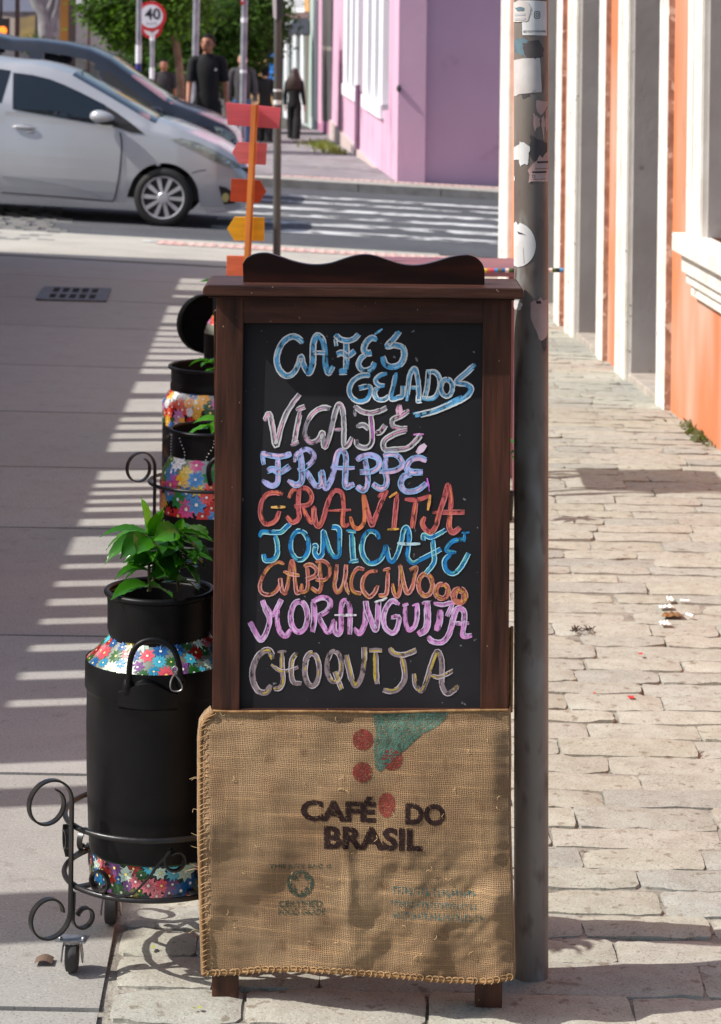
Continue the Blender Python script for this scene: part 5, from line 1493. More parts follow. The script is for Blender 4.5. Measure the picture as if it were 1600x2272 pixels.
m.prism([pbase + v for v in qa], pt0 + dirp * .004 - pbase); m.build('post', OCHRE, ap, bevel=.0015)
m = MB(); m.lathe([(.001, 0), (.11, 0), (.11, .03), (.03, .05), (.03, .09), (.001, .09)], 32, pbase); m.build('foot', BLACK_PAINT, ap, smooth=40)
for nm, c, pl in (('pink', (222, 98, 108), [(501, 227), (624, 239), (619, 286), (505, 277)]), ('rose', (226, 116, 116), [(515, 338), (528, 315), (593, 318), (590, 366), (530, 363)]),
                  ('red', (190, 72, 28), [(513, 396), (577, 400), (591, 425), (575, 451), (511, 447)]), ('yellow', (250, 184, 24), [(504, 508), (521, 481), (587, 483), (586, 535), (520, 534)]),
                  ('coral', (236, 122, 82), [(503, 567), (598, 569), (612, 596), (596, 621), (502, 619)])):
    m = MB(); flat_px(m, pl, DA + .016, .011, False); m.build('arrow_board', board_paint(nm, c), ap, bevel=.001)

# ---------------------------------------------------------------- plum side table with a banded rail, behind the board and pole
DT0, DT1 = 8.42, 8.87
PLUM = M('plum_paint', rgb(122, 78, 92), .4, var=rgb(146, 96, 100), vscale=5)
tx0, tx1 = P(852, 597, DT0).x, P(1166, 597, DT0).x
tz = P(1000, 597.5, DT0).z
tb = thing('side_table', 'small plum painted side table with a colourful banded rail, behind the board and pole', 'table', ((tx0 + tx1) / 2, DT0, gz(tx0, DT0)))
m = MB(); m.box(((tx0 + tx1) / 2, (DT0 + DT1) / 2, tz - .012), (tx1 - tx0, DT1 - DT0, .024)); m.build('table_top', PLUM, tb, bevel=.003)
p0, p1 = P(960, 600.5, DT0 - .02), P(1250, 599.5, DT0 - .02)
cols = [rgb(190, 60, 110), rgb(60, 140, 200), rgb(40, 40, 44), rgb(190, 100, 80), rgb(226, 206, 196), rgb(170, 160, 50), rgb(110, 100, 40), rgb(70, 150, 210), rgb(200, 70, 100), rgb(60, 90, 40), rgb(210, 180, 60), rgb(40, 90, 160)]
m = MB(); N = 36
for k in range(N):
    m.col = cols[(k * 5) % len(cols)]
    m.tube([p0.lerp(p1, k / N), p0.lerp(p1, (k + .95) / N)], .0075, 10)
m.build('rail', M('rail_thread', (1, 1, 1, 1), .7, attr=True), tb, smooth=50)
for pxl, dd in ((905, .03), (1152, .03), (905, .38), (1152, .38)):
    xx = P(pxl, 597, DT0).x; yy_ = DT0 + dd
    m = MB(); m.box((xx, yy_, (gz(xx, yy_) + tz) / 2 - .014), (.024, .024, tz - gz(xx, yy_) - .02)); m.build('leg', PLUM, tb, bevel=.002)

# ---------------------------------------------------------------- litter on the stones
def on_ground(px, py): return G(px, py) + Vector((0, 0, .004))
PAPERW = M('white_paper_scrap', rgb(236, 234, 230), .8)
def scrap(px, py, w, h, label, seed, mat=PAPERW, cat='paper scrap', name='paper_scrap', group='white scraps on the sunny stones'):
    rnd = random.Random(seed); c = on_ground(px, py); s = c.y / F
    m = MB()
    n = 6
    def fn(u, v):
        return c + Vector(((u - .5) * w * s * (1 - .4 * v * rnd.random()), (v - .5) * h * s * 4, .002 + .012 * abs(vnoise(u * 3 + seed, v * 3))))
    m.sheet(fn, n, 3)
    o = m.build(name, mat, origin=c); tag(o, label, cat, group); return o
scrap(1487, 1334, 16, 10, 'crumpled white paper scrap, uppermost of the litter on the stones', 1)
scrap(1478, 1351, 34, 6, 'thin folded white paper strip lying above the brown dry leaf', 2)
scrap(1476, 1388, 26, 8, 'torn white paper scrap lying just below the brown dry leaf', 3)
def butt(px, py, a, label):
    c = on_ground(px, py) + Vector((0, 0, .006)); m = MB()
    d = Vector((math.cos(a), math.sin(a), 0)) * .013
    m.tube([c - d, c + d], .0045, 10)
    o = m.build('cigarette_butt', PAPERW, origin=c); tag(o, label, 'cigarette butt', 'cigarette butts on the stones')
butt(1519, 1341, -.1, 'white cigarette butt lying flat above the dry leaf')
butt(1531, 1373, -.9, 'white cigarette butt lying at the right end of the dry leaf')
scrap(1492, 1369, 50, 10, 'curled brown dry leaf among white scraps on the stones', 9, M('dry_leaf', rgb(150, 108, 60), .8, var=rgb(96, 70, 46), vscale=60), 'dry leaf', 'dry_leaf', None)
tuftm = M('dark_fluff', rgb(70, 52, 42), .95, bump=.8, bscale=200)
for px, lab in ((1277, 'smaller left one of two dark brown debris clumps on the stones'), (1308, 'darker right one of two brown debris clumps on the stones')):
    rnd = random.Random(px); c = on_ground(px, 1403); m = MB()
    for k in range(40):
        p = c + Vector((rnd.gauss(0, .008), rnd.gauss(0, .012), rnd.uniform(0, .006)))
        a = rnd.uniform(0, 6.28); m.tube([p, p + Vector((math.cos(a) * .006, math.sin(a) * .008, .003))], .0012, 4)
    o = m.build('debris_clump', tuftm, origin=c); tag(o, lab, 'debris clump', 'brown debris clumps on the stones')
RED = M('red_petal', rgb(200, 40, 50), .6)
for k, (px, py, lab) in enumerate(((1319, 1543, 'tiny red petal on the stones, left of the bigger one'), (1400, 1553, 'bright red petal on the stones, largest of three'), (1421, 1456, 'red petal on the stones higher up than the other two'))):
    rnd = random.Random(k); c = on_ground(px, py); s = (6, 13, 9)[k] * c.y / F
    m = MB(); m.sheet(lambda u, v: c + Vector(((u - .5) * s, (v - .5) * s * 1.6, .002 + .004 * abs(u - .5))), 3, 3)
    o = m.build('red_petal', RED, origin=c); tag(o, lab, 'petal', 'red petals on the stones')
c = on_ground(98, 2138); m = MB(); m.sheet(lambda u, v: c + Vector(((u - .5) * .03, (v - .5) * .03, .001 + .006 * math.sin(u * 3.1))), 6, 3)
o = m.build('dry_leaf', M('brown_leaf', rgb(104, 84, 70), .8), origin=c); tag(o, 'small brown leaf lying on the slab beside the nearest stand', 'dry leaf')
for px, py, lab in ((437, 2243, 'yellow green leaf bit lying by the left leg of the menu board'), (336, 2108, 'tiny green sprout in the stone joint below the nearest milk can')):
    c = on_ground(px, py); m = MB(); rnd = random.Random(px)
    for k in range(4):
        a = rnd.uniform(0, 6.28); d = Vector((math.cos(a), math.sin(a), .3)) * .008
        sd = Vector((-d.y, d.x, 0)) * .4
        m.add([c, c + d * .6 + sd, c + d, c + d * .6 - sd], [(0, 1, 2, 3)])
    o = m.build('green_sprout', M('sprout', rgb(150, 156, 60), .7), origin=c); tag(o, lab, 'sprout')

# ---------------------------------------------------------------- made-up slatted screen left of the view, added to throw the striped shade
TIMBER = M('weathered_timber', rgb(150, 132, 112), .8, var=rgb(120, 104, 88), vscale=4, stretch=(1, 1, .3))
fx = lambda y: -2.75 - .037 * (y - 6)
sx_ = lambda y, x_end: (x_end - fx(y)) * math.tan(SUN_EL) / math.cos(SUN_AZ)
b_edge = lambda y: -.82 - .037 * (y - 6)
fe = thing('shade_screen', 'unseen screen of boards and slats, added to cast the striped shade on the pavement', 'screen', (fx(10), 10, gz(fx(10), 10)))
Y0, Y1 = G(60, 1690).y - (G(60, 1690).x - fx(5.4)) * math.tan(SUN_AZ), 18.4 - 1.4 * math.tan(SUN_AZ)
gaps = [(620, 9), (634, 10), (655, 4), (685, 12), (706, 14), (727, 6), (739, 7), (752, 7), (764, 7), (777, 7), (792, 8), (807, 8), (823, 9), (859, 20), (899, 26), (930, 9), (947, 10), (966, 11), (990, 20), (1053, 18), (1075, 8), (1092, 8), (1110, 8), (1128, 9), (1156, 14), (1207, 36), (1252, 10), (1290, 12), (1330, 14), (1372, 12), (1430, 14), (1490, 16), (1550, 14)]
SH = lambda x, y: y - (x - fx(y)) * math.tan(SUN_AZ)          # where a shadow's caster stands along the screen
opens = sorted((SH(G(320, y + h / 2).x, G(320, y + h / 2).y), SH(G(320, y - h / 2).x, G(320, y - h / 2).y)) for y, h in [(y_, h_ * (1.3 if y_ < 860 else 1.12)) for y_, h_ in gaps])
m = MB()
cur = Y0
segs = []
for a, b in opens:
    if a > cur: segs.append((cur, a))
    cur = max(cur, b)
segs.append((cur, Y1))
y = Y0
while y < Y1 - .01:
    y2 = min(y + .8, Y1)
    m.prism([(fx(y), y, gz(fx(y), y) - .05), (fx(y2), y2, gz(fx(y2), y2) - .05), (fx(y2), y2, gz(b_edge(y2), y2 + .3) + sx_(y2, b_edge(y2))), (fx(y), y, gz(b_edge(y), y + .3) + sx_(y, b_edge(y)))], (-.04, 0, 0))
    y = y2
m.build('boards', TIMBER, fe)
rnd = random.Random(1)
for a, b in segs:
    if b - a < .01: continue
    m = MB()
    zt = gz(b_edge(a), a + .3) + sx_(a, b_edge(a) + rnd.uniform(.70, .95))
    z0_ = gz(b_edge(a), a + .3) + sx_(a, b_edge(a)) - .1
    m.prism([(fx(a), a, z0_), (fx(b), b, z0_), (fx(b), b, zt), (fx(a), a, zt)], (.03, 0, 0)); m.build('slat', TIMBER, fe)
for ya, yb, xe in ((G(60, 1792).y, G(60, 1752).y, -.44), (G(60, 2105).y, G(60, 1992).y, -.43)):
    ya -= (-.75 - fx(ya)) * math.tan(SUN_AZ); yb -= (-.75 - fx(yb)) * math.tan(SUN_AZ)
    m = MB(); zt = gz(fx(ya), ya) + sx_(ya, xe)
    m.prism([(fx(ya), ya, gz(fx(ya), ya) - .05), (fx(yb), yb, gz(fx(ya), ya) - .05), (fx(yb), yb, zt), (fx(ya), ya, zt)], (.05, 0, 0)); m.build('slat', TIMBER, fe)
# ---------------------------------------------------------------- cars
def sm01(t): return t * t * (3 - 2 * t)
SILVER = M('silver_car_paint', rgb(182, 184, 189), .28, var=rgb(176, 178, 183), vscale=2, metal=.25, coat=.6, spec=.6)
GREY_CAR = M('dark_grey_car_paint', rgb(54, 57, 66), .3, metal=.4, coat=.6)
BLKPL = M('black_plastic', (.012, .012, .013, 1), .55)
TYRE = M('tyre_rubber', (.012, .012, .012, 1), .75)
HUBM = M('hubcap_silver', rgb(190, 190, 194), .35, metal=.5)
LAMPG = M('headlamp_glass', rgb(142, 146, 138), .12, var=rgb(100, 106, 100), vscale=7, spec=.8, coat=.5)
SEAM = M('panel_gap', (.03, .03, .033, 1), .8)
def clear_glass():
    m = bpy.data.materials.new('tinted_glass'); m.use_nodes = True
    nt = m.node_tree; L = nt.links.new
    bs = nt.nodes['Principled BSDF']; bs.inputs['Base Color'].default_value = (.01, .012, .016, 1); bs.inputs['Roughness'].default_value = .05
    tr = nt.nodes.new('ShaderNodeBsdfTransparent'); tr.inputs[0].default_value = (.93, .94, .95, 1)
    ms = nt.nodes.new('ShaderNodeMixShader'); ms.inputs[0].default_value = .10
    L(tr.outputs[0], ms.inputs[1]); L(bs.outputs[0], ms.inputs[2]); L(ms.outputs[0], nt.nodes['Material Output'].inputs[0])
    return m
CLEAR = clear_glass()

class Car:
    def __init__(s, name, label, D, px_ref, group, paint, top, Wd, Wx, wheel_x, wheel_r, belt, z_low, tumble=.40):
        s.D = D
        s.X0 = P(px_ref, 480, D).x
        s.zg = lambda X: gz(X, D)
        s.slope = interp(CT, D)
        loc = (s.X0, D + Wd, gz(s.X0, D) - .004)
        s.root = thing(name, label, 'car', loc, (0, math.atan(s.slope), 0), group, world_coords=False)
        s.W0, s.Wx, s.paint, s.belt, s.z_low, s.tumble = Wd, Wx, paint, belt, z_low, tumble
        s.wheels, s.wr = wheel_x, wheel_r
        s.top = [p if len(p) == 3 and p[2] == 'l' else s.loc2(*p) + ('l',) for p in top]
        s.top = sorted([(a, b) for a, b, _ in s.top])
    def loc2(s, px, py):
        p = P(px, py, s.D)
        return (p.x - s.X0, p.z - gz(p.x, s.D) + .004)
    def W(s, x): return interp(s.Wx, x)
    def ztop(s, x): return interp(s.top, x)
    def zbot(s, x):
        z = s.z_low(x)
        for xw in s.wheels:
            r = s.wr * 1.20
            if abs(x - xw) < r: z = max(z, s.wr + math.sqrt(r * r - (x - xw) ** 2) * .98)
        return z
    def section(s, x):
        W, zt, zb_ = s.W(x), s.ztop(x), s.zbot(x)
        zs = max(min(interp(s.belt, x), zt - .10), zb_ + .03)
        pts = []
        for k in range(9):
            t = k / 8; z = zb_ + (zs - zb_) * t
            u = max(0, min(1, (z - .2) / .75))
            pts.append((W * (.955 + .045 * math.sin(math.pi * min(1, u * 1.05) ** .8)), z))
        ze = max(zt - .05, zs + .012)
        y0 = pts[-1][0]; yr = y0 - max(0, ze - zs) * s.tumble - .035
        for k in range(1, 8):
            t = k / 7; z = zs + (ze - zs) * t
            pts.append((y0 + (yr - y0) * (t ** 1.15), z))
        pts += [(yr - .03, ze + (zt - ze) * .55), (yr - .09, zt - .004), (yr * .55, zt + .012), (0, zt + .018)]
        return pts
    def side_y(s, x, z):
        pts = s.section(x)[:16]
        if z <= pts[0][1]: return pts[0][0]
        for (ya, za), (yb, zb2) in zip(pts, pts[1:]):
            if z <= zb2: return ya + (yb - ya) * (z - za) / max(zb2 - za, 1e-6)
        return pts[-1][0]
    def body(s, holes=(), glass_x=None):
        xa, xb = s.top[0][0], s.top[-1][0]
        N = int((xb - xa) / .03)
        xs = [xa + (xb - xa) * k / N for k in range(N + 1)]
        m = MB(); gl = MB()
        rows = []
        for x in xs:
            sec = s.section(x)
            rows.append([(x, -y, z) for y, z in sec] + [(x, y, z) for y, z in reversed(sec[:-1])])
        n = len(rows[0])
        def inside(x, z):
            for poly in holes:
                c = False; j = len(poly) - 1
                for i in range(len(poly)):
                    (x1, z1), (x2, z2) = poly[i], poly[j]
                    if (z1 > z) != (z2 > z) and x < (x2 - x1) * (z - z1) / (z2 - z1) + x1: c = not c
                    j = i
                if c: return True
            return False
        vs = [p for r in rows for p in r]
        fs, gf = [], []
        for i in range(N):
            for k in range(n - 1):
                cxm = (rows[i][k][0] + rows[i + 1][k][0]) / 2; czm = sum(q[2] for q in (rows[i][k], rows[i][k + 1], rows[i + 1][k], rows[i + 1][k + 1])) / 4
                topface = 16 <= k <= n - 18
                f = (i * n + k, i * n + k + 1, (i + 1) * n + k + 1, (i + 1) * n + k)
                if glass_x and topface and glass_x[0] < cxm < glass_x[1]: gf.append(f); continue
                if not topface and inside(cxm, czm): continue
                fs.append(f)
        fs.append(tuple(range(n - 1, -1, -1))); e = N * n; fs.append(tuple(range(e, e + n)))
        m.add(vs, fs)
        b = m.build('body', s.paint, s.root, smooth=48)
        if gf:
            g = MB(); g.add(vs, gf)
            g.build('windshield', GLASS_DARK, s.root, smooth=60)
        # dark floor and wheel wells
        u = MB()
        x0, x1 = xa + .35, xb - .35
        u.box(((x0 + x1) / 2, 0, .36), (x1 - x0, s.W0 * 1.72, .22))
        u.build('underbody', BLKPL, s.root)
        return b
    def poly(s, pix): return [s.loc2(*p) for p in pix]
    def patch(s, name, poly, mat, off=.004, both=True, d=.05, parent=None):
        vs, fs = poly_cut(poly, d)
        first = None
        for sg in ((-1, 1) if both else (-1,)):
            m = MB(); m.add([(x, sg * (s.side_y(x, z) + off), z) for x, z in vs], fs)
            o = m.build(name, mat, parent or s.root, recalc=False)
            first = first or o
        return first
    def line(s, name, pts, w, mat, off=.006, parent=None):
        m = MB()
        P3 = [Vector((x, -(s.side_y(x, z) + off), z)) for x, z in [(p.x, p.y) for p in spline([(x, z, 0) for x, z in pts], 8)]]
        m.bar(P3, Vector((0, 1, 0)).cross(P3[-1] - P3[0]), w, .003)
        return m.build(name, mat, parent or s.root, recalc=False)
    def wheel(s, x, side, spokes=10):
        r = s.wr
        y = side * (s.W0 - .055)
        w = bpy.data.objects.new('wheel', None); COL.objects.link(w); w.parent = s.root; w.location = (x, y, r); 
        if side > 0: w.rotation_euler = (0, 0, math.pi)
        m = MB(); m.lathe([(r * .60, .09), (r * .9, .10), (r * .99, .075), (r, .03), (r, -.03), (r * .985, -.06), (r * .93, -.082), (r * .80, -.088), (r * .72, -.08), (r * .70, -.07)], 48, axis='y'); m.build('tyre', TYRE, w, smooth=50)
        m = MB(); m.lathe([(r * .735, -.078), (r * .72, -.088), (r * .69, -.086), (r * .66, -.072)], 48, axis='y')
        for k in range(spokes):
            a = 6.2832 * k / spokes
            ca_, sa_ = math.cos(a), math.sin(a)
            def q(rad, t, yy): return Vector((rad * ca_ - t * sa_, yy, rad * sa_ + t * ca_))
            f = [q(r * .12, -r * .05, -.088), q(r * .68, -r * .095, -.082), q(r * .68, r * .055, -.082), q(r * .12, r * .05, -.088)]
            m.prism(f, (0, .02, 0))
        m.lathe([(.001, -.096), (r * .16, -.094), (r * .2, -.084)], 24, axis='y')
        m.build('hubcap', HUBM, w, smooth=30)
        m = MB(); m.lathe([(.001, -.055), (r * .72, -.055)], 32, axis='y'); m.build('brake_disc', BLKPL, w)
z1 = lambda x, y: (x / 2.857, y / 2.857)
xr1 = lambda *a: [z1(*p) for p in a]
car = Car('silver_hatchback', 'silver hatchback car with dark windows, crossing in front of the grey minivan', 22.7, 359, 'cars crossing the street', SILVER,
          [(-3.12, .38, 'l'), (-3.16, .72, 'l'), (-3.10, 1.0, 'l'), (-2.95, 1.24, 'l'), (-2.55, 1.44, 'l'), (-2.1, 1.50, 'l')] +
          xr1((0, 386), (150, 396), (270, 421), (400, 464), (520, 530), (640, 596), (760, 664), (860, 722), (930, 762), (1050, 790), (1200, 850), (1350, 920), (1450, 985), (1510, 1034), (1552, 1090), (1570, 1150), (1572, 1230), (1568, 1300)),
          .84, [(-3.2, .66), (-2.9, .78), (-2.4, .84), (.1, .84), (.45, .80), (.68, .72), (.8, .58)], (0.0, -2.5), .272, [(-3, .98), (-1.43, 1.04), (-.68, .965), (-.1, .90), (.3, .80), (.8, .66)],
          lambda x: .2 if -2.95 < x < .62 else .22)
car.body(glass_x=(-.92, -.10))
side = xr1((25, 460), (150, 476), (260, 502), (360, 540), (460, 585), (560, 634), (622, 664), (700, 720), (560, 782), (430, 760), (300, 737), (150, 712), (46, 692))
car.patch('window', car.poly(side), GLASS_DARK, .005)
car.patch('window', [(-2.62, 1.08), (-1.55, 1.06), (-1.50, 1.36), (-1.9, 1.40), (-2.4, 1.33)], GLASS_DARK, .005)
car.patch('pillar_trim', car.poly(xr1((622, 666), (700, 712), (800, 780), (890, 850), (800, 838), (690, 800), (650, 740))), BLKPL, .007)
dr = car.poly(xr1((0, 702), (300, 747), (560, 792), (690, 812), (742, 850), (748, 900), (745, 1100), (715, 1268), (640, 1282), (300, 1262), (0, 1240)))
door = car.patch('door', dr, SILVER, .004, both=True)
car.line('door_gap', car.poly(xr1((735, 840), (748, 920), (745, 1080), (722, 1240), (706, 1278))), .012, SEAM, .009, door)
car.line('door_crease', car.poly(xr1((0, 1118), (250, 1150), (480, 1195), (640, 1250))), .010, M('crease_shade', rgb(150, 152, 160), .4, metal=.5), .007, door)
car.line('sill_gap', car.poly(xr1((0, 1222), (400, 1252), (705, 1278))), .012, SEAM, .008, door)
hx, hz = car.loc2(*z1(125, 806))
m = MB(); yv = -(car.side_y(hx, hz) + .02)
m.ball((hx, yv, hz), (.11, .018, .02), 14, 8); m.ball((hx + .06, yv + .008, hz - .04), (.035, .014, .018), 10, 6); m.build('handle', HUBM, door, smooth=60)
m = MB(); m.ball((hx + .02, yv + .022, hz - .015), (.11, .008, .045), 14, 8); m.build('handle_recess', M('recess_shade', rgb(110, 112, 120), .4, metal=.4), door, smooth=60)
ax_, az = car.loc2(*z1(622, 740))
ym = -(car.side_y(ax_, az) + .12)
m = MB(); m.ball((ax_, ym, az), (.115, .07, .062), 18, 12, lambda p: Vector((p.x, p.y, p.z * (1.0 - .35 * (p.x / .115)) if p.z > 0 else p.z * .9))); mir = m.build('mirror', SILVER, car.root, smooth=80)
m = MB(); m.ball((ax_ + .04, ym + .01, az - .045), (.10, .055, .028), 14, 8); m.tube([(ax_ + .05, ym + .05, az - .03), (ax_ + .12, ym + .16, az - .06)], .025, 8); m.build('mirror_base', BLKPL, mir, smooth=70)
hl = car.poly(xr1((1052, 884), (1130, 878), (1230, 905), (1340, 955), (1440, 1015), (1498, 1052), (1500, 1072), (1420, 1058), (1330, 1020), (1230, 960), (1130, 915)))
car.patch('headlight', hl, LAMPG, .006)
fl = car.patch('fog_lamp_surround', car.poly(xr1((1372, 1180), (1420, 1192), (1475, 1230), (1478, 1296), (1410, 1302), (1392, 1250))), BLKPL, .006)
c = car.poly(xr1((1418, 1256)))[0]
car.patch('fog_lamp', [(c[0] + .034 * math.cos(k), c[1] + .044 * math.sin(k)) for k in [6.2832 * q / 14 for q in range(14)]], M('fog_lamp_glass', rgb(196, 184, 120), .2), .010, parent=fl)
car.patch('grille', car.poly(xr1((1496, 1066), (1556, 1074), (1562, 1108), (1540, 1102))), BLKPL, .006)
car.patch('bumper_lip', car.poly(xr1((1280, 1318), (1400, 1330), (1540, 1296), (1545, 1320), (1480, 1345), (1310, 1362))), M('lower_bumper_paint', rgb(170, 172, 182), .35, metal=.5, coat=.5), .010)
car.line('bumper_gap', car.poly(xr1((1200, 1098), (1240, 1085), (1290, 1078))), .008, SEAM, .006)
ax0 = car.loc2(*z1(405, 480))
m = MB(); m.tube([(ax0[0], -.1, ax0[1] + .01), (ax0[0] + .07, -.1, ax0[1] + .055)], .006, 6); m.build('antenna', BLKPL, car.root)
for x in car.wheels:
    for sd in (-1, 1): car.wheel(x, sd)
m = MB()
for sx in (-1.05,):
    for sy in (-.36, .36):
        m.ball((sx, sy, 1.0), (.07, .11, .1), 10, 8)
m.build('headrest', BLKPL, car.root)

van = Car('grey_minivan', 'dark grey minivan with see-through side windows, mostly behind the silver hatchback', 26.5, 420, 'cars crossing the street', GREY_CAR,
          [(-3.75, .4, 'l'), (-3.8, .9, 'l'), (-3.6, 1.5, 'l'), (-3.3, 1.68, 'l'), (-2.6, 1.72, 'l')] +
          [(0, 86), (60, 88), (122, 96), (175, 108), (224, 130), (280, 168), (350, 217), (378, 231), (437, 252), (490, 276), (512, 296), (521, 318), (524, 380), (520, 430)],
          .86, [(-3.8, .74), (-3.4, .86), (.0, .86), (.3, .80), (.5, .62)], (-.28, -2.9), .31, [(-4, 1.02), (-1.6, 1.02), (-.5, 1.0), (.0, .92), (.5, .75)], lambda x: .24, .36)
w1 = van.poly([(76, 117), (150, 128), (190, 143), (206, 166), (214, 190), (216, 212), (76, 200)])
w2 = van.poly([(-110, 112), (0, 110), (40, 112), (44, 118), (45, 200), (-110, 196)])
van.body(holes=[w1, w2], glass_x=(van.loc2(226, 130)[0], van.loc2(370, 228)[0]))
van.patch('window', w1, CLEAR, -.004); van.patch('window', w2, CLEAR, -.004)
for wp in (w1, w2):
    van.line('window_seal', wp + [wp[0]], .02, BLKPL, .004)
van.patch('pillar_trim', van.poly([(212, 160), (226, 158), (300, 215), (352, 244), (330, 256), (262, 232), (222, 214)]), BLKPL, .006)
van.patch('headlight', van.poly([(466, 280), (490, 286), (512, 300), (522, 318), (500, 316), (476, 300)]), LAMPG, .006)
van.patch('front_wing', van.poly([(352, 245), (440, 262), (480, 292), (515, 322), (470, 322), (400, 300), (340, 262)]), GREY_CAR, .003)
m = MB(); hx, hz = van.loc2(100, 130)
for yy in (-.4, .4): m.ball((hx, yy, hz - .02), (.09, .13, .06), 12, 8)
m.build('headrest', BLKPL, van.root, smooth=70)
m = MB(); mx_, mz_ = van.loc2(346, 240); m.ball((mx_ - .05, -(van.side_y(mx_ - .05, mz_ - .05) + .1), mz_ - .06), (.10, .08, .08), 12, 8); m.build('mirror', GREY_CAR, van.root, smooth=70)
for x in van.wheels:
    for sd in (-1, 1): van.wheel(x, sd)

# ---------------------------------------------------------------- people
SKIN = M('skin', rgb(168, 112, 86), .55, var=rgb(150, 94, 70), vscale=30)
SKIN2 = M('pale_skin', rgb(190, 142, 120), .55)
HAIR = M('black_hair', (.006, .005, .0045, 1), .7, bump=.3, bscale=120, spec=.15)
BROWNHAIR = M('brown_hair', (.035, .02, .014, 1), .5, bump=.3, bscale=120)
def cloth_m(n, c): return M('cloth_' + n, rgb(*c), .85, var=tuple(x * .7 for x in rgb(*c)[:3]) + (1,), vscale=6, bump=.3, bscale=14, bdist=.02)
BLACKC, JEANS, GREYC, WHITEC = cloth_m('black', (12, 12, 14)), cloth_m('denim', (70, 96, 136)), cloth_m('grey', (66, 64, 68)), cloth_m('white', (216, 214, 212))
def skinned(name, verts, edges, radii, mat, parent, sub=2, extra=None):
    me = bpy.data.meshes.new(name); me.from_pydata(verts, edges, [])
    o = bpy.data.objects.new(name, me); COL.objects.link(o)
    o.modifiers.new('skin', 'SKIN')
    for i, r in enumerate(radii):
        me.skin_vertices[0].data[i].radius = r if isinstance(r, tuple) else (r, r)
        me.skin_vertices[0].data[i].use_root = (i == 0)
    s = o.modifiers.new('sub', 'SUBSURF'); s.levels = sub; s.render_levels = sub
    dg = bpy.context.evaluated_depsgraph_get(); dg.update()
    em = bpy.data.meshes.new_from_object(o.evaluated_get(dg))
    bpy.data.objects.remove(o); bpy.data.meshes.remove(me)
    em.materials.clear(); em.materials.append(mat)
    if extra:
        bm = bmesh.new(); bm.from_mesh(em)
        t = bpy.data.meshes.new('t'); t.from_pydata([tuple(v) for v in extra.v], [], extra.f); bm.from_mesh(t)
        bmesh.ops.recalc_face_normals(bm, faces=bm.faces)
        bm.to_mesh(em); bm.free()
    em.polygons.foreach_set('use_smooth', [True] * len(em.polygons))
    em.name = name
    r = bpy.data.objects.new(name, em); COL.objects.link(r); r.parent = parent
    return r
